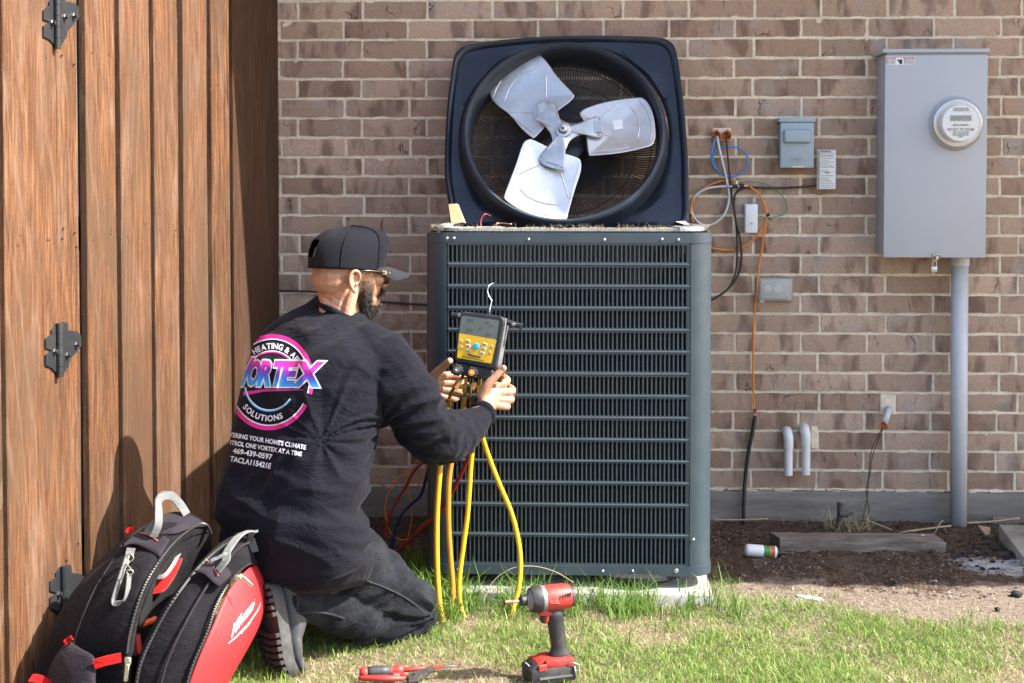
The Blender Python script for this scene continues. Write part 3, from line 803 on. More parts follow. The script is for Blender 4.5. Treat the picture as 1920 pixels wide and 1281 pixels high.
# fan: three pressed blades on a zinc spider
fan = thing('fan', None, None); fan.parent = lid; fan.matrix_basis = lid.matrix_basis.inverted()
FOFF = -0.045
def fl(px, py, off): p = LL(px, py, off); return p
BL_ = [  # outline in the picture, going round; (px, py, depth offset)
 [(995, 101, -.02), (1008, 103, -.02), (1025, 118, -.03), (1045, 145, -.045), (1073, 172, -.07), (1076, 181, -.07), (1066, 192, -.065), (1046, 206, -.06), (1025, 235, -.035), (1004, 259, -.02), (996, 259, -.015), (976, 241, -.005), (955, 215, 0.0), (934, 199, .01), (920, 182, .015), (920, 168, .015), (930, 145, .01), (950, 122, 0.0), (972, 108, -.01)],
 [(1087, 213, -.02), (1110, 200, -.02), (1150, 188, -.03), (1195, 181, -.04), (1207, 183, -.04), (1218, 196, -.045), (1226, 220, -.05), (1229, 250, -.06), (1226, 268, -.065), (1215, 277, -.065), (1165, 287, -.07), (1112, 291, -.07), (1104, 288, -.07), (1101, 270, -.06), (1098, 245, -.045), (1094, 228, -.03)],
 [(990, 262, -.07), (1000, 262, -.07), (1030, 277, -.055), (1060, 289, -.04), (1083, 297, -.03), (1090, 305, -.03), (1088, 325, -.03), (1078, 355, -.03), (1066, 398, -.025), (1062, 411, -.025), (1052, 416, -.025), (1015, 411, -.035), (975, 395, -.05), (948, 376, -.065), (946, 365, -.07), (955, 340, -.07), (968, 305, -.075), (980, 270, -.075)]]
RIBS = [[[(922, 188), (935, 158), (958, 128), (1000, 105)], [(945, 192), (955, 165), (975, 142), (1008, 129)], [(948, 210), (1002, 212)], [(1024, 137), (1024, 186)], [(948, 210), (1003, 253)]],
        [[(1196, 185), (1214, 212), (1222, 240), (1219, 268)], [(1179, 196), (1192, 215), (1198, 240), (1195, 263)], [(1162, 194), (1128, 220)], [(1130, 250), (1178, 276)], [(1104, 285), (1178, 277)]],
        [[(953, 366), (980, 387), (1015, 402), (1057, 407)], [(970, 350), (990, 369), (1018, 381), (1053, 385)], [(969, 329), (1017, 307)], [(1050, 320), (1067, 374)], [(967, 328), (985, 270)], [(1068, 373), (1087, 308)]]]
def plane_fit(pts):
    A = np.array([(p.x, p.z, 1) for p in pts]); bb = np.array([p.y for p in pts]); s_, *_ = np.linalg.lstsq(A, bb, rcond=None); return s_
for bi, o in enumerate(BL_):
    pts = [fl(*q) for q in o]; A = plane_fit(pts)
    pts = [V((p.x, A[0]*p.x + A[1]*p.z + A[2], p.z)) for p in pts]
    q = catmull(pts, 3, closed=True); c = sum(q, V()) / len(q); m = len(q); mb = MB()
    cup = V((0, 1, 0))
    for f, d in ((1.0, 0.0), (0.985, -0.0015), (0.955, -0.001), (0.6, 0.006), (0.25, 0.010)):
        for p in q: mb.v.append(LM @ (c + (p - c) * f + cup * d))
    for i in range(4):
        for k in range(m): mb.f.append([i*m+k, i*m+(k+1) % m, (i+1)*m+(k+1) % m, (i+1)*m+k])
    mb.f.append([4*m+k for k in range(m)])
    bo = mb.build('blade', M_GALV, fan, auto=60)
    sm_ = bo.modifiers.new('t', 'SOLIDIFY'); sm_.thickness = 0.0018
    # pressed ribs follow the blade
    rb = MB(); bvh = BVHTree.FromPolygons([tuple(v) for v in mb.v], mb.f)
    for line in RIBS[bi]:
        pts2 = catmull([LL(px, py, 0.0) for px, py in line], 10 if len(line) > 2 else 14)
        on = []
        for p in pts2:
            w = LM @ p; d = (w - CAMPOS).normalized(); h = bvh.ray_cast(CAMPOS, d)
            if h[0] is not None: on.append(h[0])
        if len(on) > 2:
            rr_ = [0.0004] + [0.0026] * 6 + [0.0004]
            rb.tube(on, rr_, 6)
    rb.build('blade_rib', M_GALV, fan, smooth=True)
    if bi == 1:
        h = [bvh.ray_cast(CAMPOS, ray(px, py).normalized())[0] for px, py in ((1149, 226), (1166, 224), (1169, 241), (1152, 244))]
        if all(x is not None for x in h):
            up_ = (CAMPOS - h[0]).normalized() * 0.0016
            MB().add([x + up_ for x in h], [(0, 1, 2, 3)]).build('label_sticker', surf('sticker_white', (0.8, 0.8, 0.8), 0.5, bs=0), fan)
SP = [(1018, 186), (1030, 185), (1040, 192), (1041, 208), (1050, 222), (1068, 231), (1090, 229), (1108, 223), (1118, 218), (1127, 221), (1131, 235), (1130, 250), (1123, 257), (1110, 256), (1090, 253), (1072, 261), (1063, 275), (1060, 290), (1061, 312), (1055, 320), (1040, 317), (1020, 310), (1011, 300), (1013, 290), (1026, 284), (1035, 270), (1033, 252), (1020, 235), (1006, 226), (998, 215), (1000, 200), (1008, 192)]
q = [LL(px, py, -0.062) for px, py in SP]; q = catmull(q, 3, closed=True); c = LL(1056, 246, -0.062); m = len(q); mb = MB()
for f, d in ((1.0, 0.004), (0.99, 0.0), (0.93, -0.0008), (0.80, -0.004), (0.45, -0.006), (0.2, -0.010)):
    for p in q: w = c + (p - c) * f; mb.v.append(LM @ V((w.x, w.y + d, w.z)))
for i in range(5):
    for k in range(m): mb.f.append([i*m+k, i*m+(k+1) % m, (i+1)*m+(k+1) % m, (i+1)*m+k])
mb.f.append([5*m+k for k in range(m)])
sp = mb.build('spider', M_HUB, fan, auto=45); sm_ = sp.modifiers.new('t', 'SOLIDIFY'); sm_.thickness = 0.003
MB().lathe([(0.03, 0.0), (0.028, 0.006), (0.018, 0.008), (0.014, 0.02), (0.007, 0.022), (0.0065, 0.04), (0.0001, 0.042)], 24, LM @ Matrix.Translation((c.x, -0.067, c.z)) @ Matrix.Rotation(math.radians(90), 4, 'X')).build('hub', M_HUB, fan, auto=40)
MB().cyl(LM @ V((c.x, -0.06, c.z)), LM @ V((c.x, 0.03, c.z)), 0.008, 10).build('shaft', M_HUB, fan, smooth=True)
rv = MB()
for (px, py) in ((1030, 192), (1008, 216), (1125, 222), (1123, 252), (1017, 293), (1053, 313), (1045, 258), (1088, 240)):
    p = LL(px, py, -0.066); rv.lathe([(0.004, 0), (0.003, 0.0015), (0.0001, 0.002)], 8, LM @ Matrix.Translation(p) @ Matrix.Rotation(math.radians(90), 4, 'X'))
tag(rv.build('rivet', M_HUB, fan, smooth=True), kind='stuff')
# three weight plates on the spider arms
for poly in ([(1008, 198), (1022, 190), (1026, 205), (1012, 214)], [(1113, 226), (1128, 224), (1129, 248), (1116, 249)], [(1028, 292), (1050, 300), (1047, 311), (1025, 303)]):
    pts = [LL(px, py, -0.066) for px, py in poly]; MB().add([LM @ p for p in pts] + [LM @ (p + V((0, -0.0025, 0))) for p in pts], [(4,5,6,7)] + [(i, (i+1) % 4, (i+1) % 4 + 4, i + 4) for i in range(4)]).build('balance_plate', M_HUB, fan)
# wood wedge under the cover's corner
M_SHIM = surf('pale_shim', (0.52, 0.38, 0.20), 0.8, var=0.12, vs=30, bs=0.3)
pl_ = [P(841, 383, 0.50), P(855, 382, 0.50), P(862, 400, 0.51), P(869, 417, 0.52), P(846, 419, 0.52)]
mb = MB(); mb.add(pl_ + [p + V((0.006, 0.035, -0.004)) for p in pl_], [(0,1,2,3,4), (9,8,7,6,5)] + [(i, (i+1) % 5, (i+1) % 5 + 5, i + 5) for i in range(5)])
tag(mb.build('wood_wedge', M_SHIM), 'splintered pale wood wedge stuck under the cover corner', 'wedge')
# red and copper wires at the foot of the cover, on the coil
M_REDW = surf('red_wire', (0.25, 0.02, 0.03), 0.4, bs=0)
tag(MB().tube(catmull([P(920, 405, 0.45), P(909, 402, 0.47), P(902, 412, 0.48), P(902, 424, 0.49), P(910, 432, 0.5)], 6), 0.003, 6).build('motor_wire', M_REDW, None, smooth=True), 'dark red motor wire hanging below the standing fan cover', 'wire')
M_COPP = surf('copper', (0.45, 0.20, 0.11), 0.35, 0.9)
tag(MB().tube(catmull([P(960, 421, 0.5), P(935, 419, 0.5), P(929, 423, 0.52), P(935, 428, 0.55)], 6), 0.0035, 6).build('copper_pipe', M_COPP, None, smooth=True), 'short bent copper pipe on top of the condenser coil', 'pipe')
# ================================================================ things fixed to the wall
M_BOX = surf('grey_enamel', (0.42, 0.435, 0.47), 0.42, 0.0, var=0.03, vs=3, bs=0.05, bscale=500)
M_BOX2 = surf('disconnect_enamel', (0.30, 0.37, 0.42), 0.45, 0.0, var=0.04, bs=0.05)
M_PVC = surf('grey_pvc', (0.52, 0.52, 0.54), 0.45, bs=0.03, var=0.03, dust=(0.3, 0.3, 0.3, 0.3), dusts=25)
M_PVCW = surf('pvc_offwhite', (0.70, 0.69, 0.69), 0.4, bs=0.03, var=0.04)
M_BLACK = surf('black_rubber', (0.018, 0.018, 0.02), 0.5, bs=0.05)
M_WHITE = surf('white_plastic', (0.74, 0.74, 0.76), 0.4, bs=0.05, var=0.04)
M_PAPER = surf('paper', (0.78, 0.77, 0.75), 0.7, bs=0)
M_INK = surf('print_grey', (0.16, 0.16, 0.17), 0.7, bs=0)
M_INKB = surf('print_black', (0.03, 0.03, 0.035), 0.6, bs=0)
M_REDP = surf('print_red', (0.65, 0.05, 0.08), 0.6, bs=0)
M_FOAM = surf('orange_foam', (0.42, 0.10, 0.02), 0.8, var=0.5, vs=90, bs=1.0, bscale=160, bd=0.004)
M_STEEL = surf('plain_steel', (0.5, 0.5, 0.5), 0.3, 0.9, var=0.1)
def glass_mat(name, c=(0.9, 0.92, 0.92), rough=0.05, alpha=0.25):
    m, t, b = nt(name); b.inputs['Base Color'].default_value = (*c, 1); b.inputs['Roughness'].default_value = rough
    b.inputs['Alpha'].default_value = alpha; b.inputs['Specular IOR Level'].default_value = 0.6; return m
M_CLEAR = glass_mat('clear_plastic', (0.85, 0.84, 0.78), 0.12, 0.25)
M_DOME = glass_mat('meter_glass', (0.80, 0.78, 0.68), 0.04, 0.10)
M_LCD = surf('lcd_grey', (0.20, 0.235, 0.235), 0.25, bs=0)
def text(name, s, size, M, mat, parent, bold=0.0, shear=0.0, depth=0.0003, align='CENTER', sx=1.0):
    c = bpy.data.curves.new(name, 'FONT'); c.body = s; c.size = size; c.align_x = align; c.align_y = 'CENTER'
    c.offset = bold; c.shear = shear; c.extrude = depth; c.resolution_u = 3
    o = bpy.data.objects.new(name, c); col.objects.link(o)
    dg = bpy.context.evaluated_depsgraph_get(); me = bpy.data.meshes.new_from_object(o.evaluated_get(dg)); me.name = name
    col.objects.unlink(o); bpy.data.objects.remove(o); bpy.data.curves.remove(c)
    T = M @ Matrix.Rotation(math.radians(90), 4, 'X') @ Matrix.Scale(sx, 4, (1, 0, 0)); me.transform(T)
    me.materials.clear(); return link(name, me, parent, mat)
def boxpx(x0, y0, x1, y1, Yf, depth, bev=0.003):          # box whose front face fills that picture rectangle at distance Yf
    a = P(x0, y1, Yf); b = P(x1, y0, Yf)
    return (a.x + b.x)/2, -Yf + depth/2, (a.z + b.z)/2, b.x - a.x, depth, b.z - a.z
def addbox(mb, x0, y0, x1, y1, Yf, depth, bev=0.003, seg=2):
    cx, cy, cz, sx, sy, sz = boxpx(x0, y0, x1, y1, Yf, depth); mb.box((cx, cy, cz), (sx, sy, sz), bev=bev, seg=seg); return mb
WM = lambda p: frame(p, (1, 0, 0), (0, 0, 1))
LAT = Matrix.Rotation(math.radians(90), 4, 'X')            # lathe axis out of the wall

# ---- electric meter cabinet
YM = 0.185
mbx = thing('meter_cabinet', 'tall grey electric meter cabinet with a round glass meter', 'meter cabinet', tuple(P(1753, 483, YM/2)))
addbox(MB(), 1659.5, 97, 1850, 480, YM - 0.012, YM - 0.014, 0.003).build('enclosure', M_BOX, mbx, auto=40)
addbox(MB(), 1656.5, 103, 1852.5, 483, YM, 0.016, 0.0025).build('cover', M_BOX, mbx, auto=40)
cap = addbox(MB(), 1655.5, 91, 1856.5, 99, YM + 0.003, YM + 0.001, 0.002); cap.build('rain_hood', M_BOX, mbx, auto=40)
mc = P(1792, 232, YM)
mm = MB(); FR = WM(mc) @ LAT
mt = thing('meter', None); mt.parent = mbx; mt.matrix_basis = mbx.matrix_basis.inverted()
MB().lathe([(0.100, -0.001), (0.098, 0.004), (0.094, 0.007), (0.092, 0.016), (0.083, 0.018), (0.083, 0.004)], 48, WM(mc + V((0.001, 0, 0.0))) @ LAT).build('meter_collar', M_BOX, mt, auto=50)
MB().lathe([(0.085, 0.018), (0.089, 0.021), (0.089, 0.027), (0.086, 0.030), (0.080, 0.030)], 48, FR).build('sealing_ring', M_STEEL, mt, auto=50)
MB().lathe([(0.082, 0.012), (0.081, 0.02), (0.0001, 0.02)], 40, FR).build('meter_base', surf('meter_grey', (0.07, 0.07, 0.065), 0.5), mt, auto=40)
MB().lathe([(0.068, 0.02), (0.067, 0.055), (0.065, 0.068), (0.0001, 0.0682)], 40, FR).build('dial_face', M_WHITE, mt, auto=40)
MB().lathe([(0.080, 0.026), (0.079, 0.070), (0.076, 0.080), (0.069, 0.084), (0.0001, 0.085)], 48, FR).build('glass_cover', M_DOME, mt, auto=30)
def at(dx, dz, out): return WM(mc + V((dx, -out, dz)))
MB().box((0, 0, 0), (0.074, 0.002, 0.019), M=at(0, 0.017, 0.0695)).build('display', M_LCD, mt)
for dz, s, h in ((0.051, 'CL200 240V 3W', 0.006), (0.044, 'TYPE AXe-SD 30TA', 0.005), (-0.008, 'SERVICE METER', 0.006), (-0.024, 'WCEC 70 27548', 0.010), (-0.035, '30 118 27548', 0.0075), (-0.043, 'KWH ELECTRONIC', 0.005), (-0.049, '60Hz', 0.005)):
    text('print', s, h * 1.35, at(0, dz, 0.0695), M_INK, mt, 0.0001)
# warning label top left
lbl = thing('warning_label', None); lbl.parent = mbx; lbl.matrix_basis = mbx.matrix_basis.inverted()
addbox(MB(), 1661, 108.5, 1714, 121.5, YM + 0.0008, 0.0006, 0).build('label_paper', M_PAPER, lbl)
for x0, x1 in ((1661, 1680), (1694, 1713.5)): addbox(MB(), x0, 108.5, x1, 111.7, YM + 0.0012, 0.0006, 0).build('red_strip', M_REDP, lbl)
for x, s in ((1670, 'WARNING'), (1704, 'PELIGRO')): text('print', s, 0.0065, WM(P(x, 110.2, YM + 0.002)), M_PAPER, lbl)
for x in (1670, 1704):
    for k in range(4): text('print', 'RISK OF SHOCK', 0.0048, WM(P(x, 113.6 + k*2.0, YM + 0.0012)), M_INK, lbl)
hx = [(1683, 111), (1687, 113), (1690, 110), (1692, 114), (1692, 119), (1689, 121), (1686, 119), (1685, 116), (1682, 113)]
pts = [P(a, b_, YM + 0.0014) for a, b_ in hx]; MB().add(pts, [list(range(len(pts)))]).build('hand_symbol', M_INKB, lbl)
text('embossed_name', 'MILBANK', 0.022, WM(P(1752, 432, YM + 0.0002)), M_BOX, mbx, 0.0, depth=0.0003)
# latch and padlock
q = P(1757, 478, YM + 0.004)
lt_ = MB(); lt_.box(tuple(q), (0.036, 0.008, 0.010), bev=0.002); lt_.cyl(q + V((-0.008, -0.006, 0.004)), q + V((0.014, -0.006, -0.002)), 0.004, 10); lt_.box(tuple(q + V((0, -0.002, -0.010))), (0.010, 0.003, 0.018), bev=0.001)
lt_.build('latch', M_STEEL, mbx, auto=40)
pk = thing('padlock', 'small steel padlock hanging from the meter cabinet latch', 'padlock', tuple(P(1752, 510, YM)))
a = P(1748.5, 500, YM + 0.006); b_ = P(1755.5, 500, YM + 0.006); h = 0.022
MB().tube(catmull([a, a + V((0, 0, h*0.7)), (a + b_)/2 + V((0, 0, h*1.1)), b_ + V((0, 0, h*0.7)), b_], 5), 0.0017, 8).build('shackle', M_STEEL, pk, smooth=True)
addbox(MB(), 1746, 500, 1757.5, 510.5, YM + 0.011, 0.010, 0.002).build('lock_body', M_STEEL, pk, auto=40)
# ---- conduit under the cabinet
cd = thing('meter_conduit', 'thick pale grey upright conduit from the meter cabinet into the ground', 'conduit', tuple(P(1798, 1000, 0.06)))
cxp = P(1798.5, 600, 0.075); rad = 15.4 * SC(0.075); xb = P(1796.7, 1000, 0.075).x
MB().tube([V((cxp.x, -0.075, P(1798, 481, 0.075).z)), V((xb, -0.075, -0.05))], rad, 28).build('pipe', M_PVC, cd, smooth=True)
MB().tube([V((cxp.x, -0.075, P(1798, 482, 0.075).z)), V((cxp.x, -0.075, P(1798, 498, 0.075).z))], rad * 1.12, 28).build('coupling', M_PVC, cd, auto=40)
# ---- disconnect box
YD = 0.085
dx_ = thing('disconnect_box', 'small blue-grey disconnect box with a raised handle bulge on its flap', 'electrical box', tuple(P(1494, 315, YD/2)))
addbox(MB(), 1464.5, 224, 1526, 312, YD - 0.006, YD - 0.008, 0.003).build('box_body', M_BOX2, dx_, auto=40)
addbox(MB(), 1463, 230, 1526.5, 315, YD, 0.010, 0.003).build('front_flap', M_BOX2, dx_, auto=40)
addbox(MB(), 1461, 220.5, 1529.5, 229, YD + 0.004, YD + 0.002, 0.002).build('rain_hood', M_BOX2, dx_, auto=40)
addbox(MB(), 1470, 242.5, 1522, 268, YD + 0.018, 0.022, 0.009, 4).build('handle_bulge', M_BOX2, dx_, auto=60)
addbox(MB(), 1484, 311.5, 1508, 314.5, YD + 0.004, 0.008, 0.001).build('hasp', M_STEEL, dx_)
text('embossed_name', 'SIEMENS', 0.011, WM(P(1494, 299, YD + 0.0005)), M_BOX2, dx_, 0.0003, depth=0.0008)
el = MB(); el.tube([P(1494, 300, YD + .0005) + V((0.030*math.cos(a_), 0, 0.0085*math.sin(a_))) for a_ in [2*math.pi*k/28 for k in range(28)]], 0.0008, 5, closed=True); el.tube(catmull([P(1497, 297, YD), P(1496, 291, YD), P(1500, 288, YD), P(1506, 291, YD)], 4), 0.001, 5); el.build('embossed_oval', M_BOX2, dx_)
# ---- clear permit sleeve
ps = thing('permit_sleeve', 'narrow clear sleeve holding a white printed certificate, beside the disconnect box', 'document holder', tuple(P(1551, 356, 0.02)))
addbox(MB(), 1531.5, 279.5, 1569, 356, 0.034, 0.030, 0.002).build('clear_case', M_CLEAR, ps)
addbox(MB(), 1536.5, 282, 1567, 354, 0.037, 0.001, 0).build('certificate', M_PAPER, ps)
rr = random.Random(4)
for k in range(22):
    y = 284.5 + k * 3.15; w = rr.choice((26, 22, 24, 15, 25))
    if k in (10, 13): continue
    x0 = 1538.5; mbp = MB()
    x = x0
    while x < x0 + w:
        l = rr.uniform(1.2, 4.2); addbox(mbp, x, y, min(x + l, x0 + w), y + (1.5 if k in (0, 2, 9, 16) else 0.9), 0.0378, 0.0004, 0); x += l + 0.8
    mbp.build('print_line', M_INK, ps)
text('print', 'CERTIFICATE', 0.0065, WM(P(1548, 284, 0.0385)), M_INKB, ps, 0.0001)
text('print', 'A/C', 0.012, WM(P(1551, 324, 0.0385)), M_INKB, ps, 0.0001)
# ---- white junction cover and weatherproof outlet
jb = thing('bell_box', 'narrow white plastic box with one screw, ringed by the orange cable coil', 'junction box', tuple(P(1409, 437, 0.02)))
addbox(MB(), 1397.5, 383, 1421, 437, 0.040, 0.036, 0.003, 2).build('box_cover', M_WHITE, jb, auto=40)
addbox(MB(), 1396, 382, 1399.5, 438, 0.034, 0.032, 0.002).build('box_rim', M_WHITE, jb, auto=40)
MB().lathe([(0.005, 0), (0.005, 0.002), (0.0001, 0.003)], 12, WM(P(1410.5, 418.5, 0.041)) @ LAT).build('screw', M_STEEL, jb, auto=40)
ou = thing('outlet_cover', 'weatherproof outlet under a smoky clear cover, low on the bricks', 'outlet', tuple(P(1453, 566, 0.02)))
addbox(MB(), 1421, 521, 1487, 566, 0.012, 0.010, 0.003).build('gasket_plate', surf('gasket_grey', (0.25, 0.25, 0.24), 0.6), ou, auto=40)
addbox(MB(), 1426, 524, 1481, 561, 0.030, 0.018, 0.006, 3).build('receptacle_plate', surf('smoky_plate', (0.30, 0.32, 0.34), 0.5, bs=0), ou, auto=60)
for x in (1440, 1459):
    MB().lathe([(0.0155, 0), (0.0155, 0.002), (0.0001, 0.0025)], 20, WM(P(x, 542, 0.0305)) @ LAT).build('socket', surf('socket_cream', (0.50, 0.50, 0.46), 0.5, bs=0) if x == 1440 else bpy.data.materials['socket_cream'], ou, auto=40)
    sl = MB(); c = P(x, 542, 0.0335)
    for ddx in (-0.0045, 0.0045): sl.box(tuple(c + V((ddx, 0, 0.002))), (0.0015, 0.001, 0.006))
    sl.box(tuple(c + V((0, 0, -0.007))), (0.003, 0.001, 0.003)); sl.build('slot', M_INK, ou)
addbox(MB(), 1421, 522, 1486, 565, 0.046, 0.034, 0.009, 3).build('bubble_cover', M_CLEAR, ou, auto=60)
addbox(MB(), 1425, 562, 1434, 569, 0.040, 0.02, 0.002).build('hinge_tab', M_CLEAR, ou)
# ---- mortared pipe sleeves with orange foam and the cables out of them
M_PATCH = M_MORTAR
pt = addbox(MB(), 1336, 240, 1371, 264, 0.004, 0.012, 0.003)
tag(pt.build('mortar_patch', M_PATCH), 'rough square mortar patch around the two foam-filled holes', 'mortar patch')
for k, x in enumerate((1343, 1362)):
    c = P(x, 254.5, 0.006); t_ = thing('wall_sleeve', ('left', 'right')[k] + ' one of two wall holes plugged with orange foam, ' + ('blue and white cables leave it' if k == 0 else 'only the black cable leaves it'), 'wall hole', tuple(c))
    MB().lathe([(0.0155, 0), (0.018, 0.010), (0.0165, 0.020), (0.0135, 0.021), (0.011, 0.006), (0.0001, 0.004)], 18, WM(c) @ LAT).build('sleeve', M_FOAM, t_, auto=60)
    fo = MB(); rr = random.Random(k)
    for q in range(16):
        a_ = rr.uniform(0, 6.28); r_ = rr.uniform(0.005, 0.019)
        fo.lathe([(0.0001, -0.003), (rr.uniform(.002, .0055), 0), (0.0001, 0.004)], 6, WM(c + V((r_*math.cos(a_), -0.012 - rr.uniform(0, .009), r_*math.sin(a_)))) @ LAT)
    tag(fo.build('foam', M_FOAM, t_, smooth=True), kind='stuff')
def cable(name, pts, r, mat, label, cat, grp=None, n=7, seg=8, parent=None):
    q = catmull([P(a, b_, c) for a, b_, c in pts], seg)
    o = MB().tube(q, r, n).build(name, mat, parent, smooth=True)
    return tag(o, label, cat, grp) if parent is None else o
def plast(nm, c, r=0.4): return surf(nm, c, r, bs=0.03, var=0.06, vs=30)
M_BLUE = plast('blue_cable', (0.06, 0.24, 0.60)); M_ORG = plast('orange_cable', (0.72, 0.22, 0.02)); M_WCAB = plast('white_cable', (0.62, 0.64, 0.70)); M_GRN = plast('green_wire', (0.01, 0.22, 0.11))
cable('blue_cable', [(1343, 256, 0.02), (1337, 275, 0.04), (1334, 300, 0.035), (1343, 318, 0.02), (1358, 329, 0.014), (1378, 331, 0.014), (1398, 318, 0.014), (1402, 296, 0.014), (1390, 280, 0.016), (1370, 275, 0.018), (1350, 278, 0.02), (1338, 290, 0.022), (1338, 306, 0.022), (1352, 326, 0.018), (1372, 334, 0.014)], 0.0034, M_BLUE, 'blue cable looped twice out of the left foam-filled hole', 'cable')
cable('white_cable', [(1345, 256, 0.02), (1348, 275, 0.045), (1355, 305, 0.04), (1362, 335, 0.03), (1367, 370, 0.025), (1358, 402, 0.02), (1335, 421, 0.016), (1315, 421, 0.016), (1299, 404, 0.016), (1296, 384, 0.016), (1305, 366, 0.018), (1325, 354, 0.02), (1350, 350, 0.024), (1372, 350, 0.026)], 0.0044, M_WCAB, 'white cable hanging in one open loop right of the fan cover', 'cable')
cable('black_cable', [(1362, 257, 0.02), (1364, 285, 0.035), (1368, 330, 0.034), (1373, 375, 0.03), (1381, 430, 0.026), (1382, 480, 0.024), (1378, 515, 0.024), (1366, 540, 0.05), (1342, 558, 0.12), (1320, 566, 0.2)], 0.0036, M_BLACK, 'black cable dropping from the right foam-filled hole to the condenser', 'cable')
cable('disconnect_cable', [(1531, 348, 0.02), (1500, 351, 0.016), (1450, 353, 0.014), (1415, 352, 0.014), (1390, 355, 0.016), (1377, 370, 0.02), (1379, 410, 0.03), (1388, 450, 0.03), (1390, 490, 0.028), (1381, 522, 0.03), (1362, 545, 0.07), (1340, 560, 0.13), (1320, 567, 0.2)], 0.0042, M_BLACK, 'black cable from the certificate sleeve, curving down to the condenser', 'cable')
cable('orange_cable', [(1300, 417, 0.03), (1295, 400, 0.025), (1298, 380, 0.02), (1310, 362, 0.016), (1335, 345, 0.014), (1368, 338, 0.014), (1400, 347, 0.014), (1420, 361, 0.014), (1435, 385, 0.016), (1438, 405, 0.018), (1432, 425, 0.016), (1412, 450, 0.014), (1385, 466, 0.014), (1360, 469, 0.014), (1330, 464, 0.02), (1300, 455, 0.05)], 0.0038, M_ORG, 'bright orange cable coiled in a wide loop round the white box', 'cable')
cable('orange_drop_cable', [(1405, 349, 0.018), (1424, 366, 0.02), (1436, 392, 0.022), (1436, 420, 0.02), (1432, 440, 0.018), (1425, 490, 0.014), (1420, 530, 0.05), (1416, 570, 0.016), (1413, 620, 0.014), (1412, 700, 0.014), (1413, 750, 0.014), (1415, 783, 0.014)], 0.0036, M_ORG, 'single orange cable dropping past the outlet into a black sleeve', 'cable')
cable('green_wire', [(1380, 343, 0.03), (1405, 341, 0.03), (1435, 345, 0.02), (1460, 360, 0.014), (1474, 382, 0.014), (1472, 400, 0.014), (1455, 406, 0.014), (1440, 409, 0.016), (1422, 405, 0.02)], 0.0020, M_GRN, 'thin green wire arching from the clamp to the white box', 'wire')
cable('black_sleeve', [(1416, 780, 0.014), (1411, 810, 0.016), (1403, 850, 0.018), (1398, 890, 0.022), (1395, 930, 0.03), (1394, 975, 0.035), (1394, 990, 0.035)], 0.0072, M_BLACK, 'thick black corrugated sleeve running from the orange cable into the soil', 'hose', n=12)
cable('wall_cable', [(524, 546, 0.012), (560, 546, 0.010), (620, 550, 0.010), (660, 558, 0.010), (700, 564, 0.010), (740, 568, 0.010), (800, 572, 0.012), (850, 576, 0.03)], 0.0042, M_BLACK, 'black cable running level across the bricks behind his head', 'cable')
# clamps and ties
gc = thing('grounding_clamp', 'small clamp with black couplings where the wires cross, under the blue loops', 'clamp', tuple(P(1385, 349, 0.035)))
MB().cyl(P(1373, 350, 0.035), P(1383, 349.5, 0.035), 0.0075, 12).build('coupling', M_BLACK, gc, auto=40); MB().cyl(P(1386, 349, 0.035), P(1395, 348.5, 0.035), 0.0075, 12).build('coupling', M_BLACK, gc, auto=40)
MB().cyl(P(1365, 350, 0.034), P(1402, 348.5, 0.034), 0.0048, 10).build('connector', M_STEEL, gc, auto=40); addbox(MB(), 1379, 339, 1384, 346, 0.045, 0.01, 0.001).build('clamp_screw', M_STEEL, gc)
for nm, x, y, lab in (('cable_tie', 1440, 404, 'black cable tie where green wire crosses the orange coil'), ('cable_tie', 1294, 405, 'black cable tie on the orange coil beside the fan cover'), ('cable_tie', 1376, 374, 'black cable tie joining the two black cables on the wall')):
    tag(MB().cyl(P(x-2.5, y+1, 0.026), P(x+2.5, y-2, 0.026), 0.0062, 8).build(nm, M_BLACK, None, auto=40), lab, 'cable tie', 'cable ties on the wall')
c = P(1412, 769.5, 0.02); cs = thing('cable_clip', 'small clip and screw holding the orange cable above the black sleeve', 'cable clip', tuple(c))
MB().cyl(c, c + V((0, -0.006, 0)), 0.0055, 10).build('clip', M_BLACK, cs, auto=40); MB().cyl(c + V((-0.0005, -0.006, 0)), c + V((0, -0.0075, 0)), 0.0028, 8).build('screw', surf('brass_plain', (0.6, 0.45, 0.2), 0.35, 0.9), cs); MB().cyl(P(1415, 767, 0.02), P(1415, 773, 0.02), 0.0058, 8).build('strap', M_BLACK, cs, auto=40)
# ---- two PVC elbows, conduit stub, wires
for k, (x, yt, yb, lab) in enumerate(((1478.5, 805, 891, 'shorter-set left one of the two white PVC drain stubs turned down from the wall'), (1511, 799, 890, 'right one of the two white PVC drain stubs turned down, mortared patch beside it'))):
    t_ = thing('drain_stub', lab, 'pipe', tuple(P(x, yb, 0.045)), 'drain stubs in the wall')
    xo = P(x, yt, 0.045).x; ztop = P(x, yt + 8, 0.045).z; r_ = 8.2*SC(0.045)
    pts = [V((xo - 0.002, 0.004, ztop + 0.002)), V((xo - 0.001, -0.018, ztop + 0.003)), V((xo - 0.002, -0.038, ztop - 0.004)), V((xo, -0.046, ztop - 0.020)), V((xo, -0.047, P(x, yt + 36, 0.047).z))]
    MB().tube(catmull(pts, 6), r_ * 1.13, 20).build('elbow', M_PVCW, t_, auto=50)
    mb = MB(); z0 = P(x, yt + 35, 0.047).z; z1 = P(x, yb, 0.047).z; n = 22; ra, rb_ = r_*0.98, r_*0.80
    mb.lathe([(ra, z0), (ra, z1), (rb_, z1), (rb_, z0)], n, Matrix.Translation((xo + 0.001*k, -0.047, 0))); mb.build('pipe', M_PVCW, t_, auto=40)
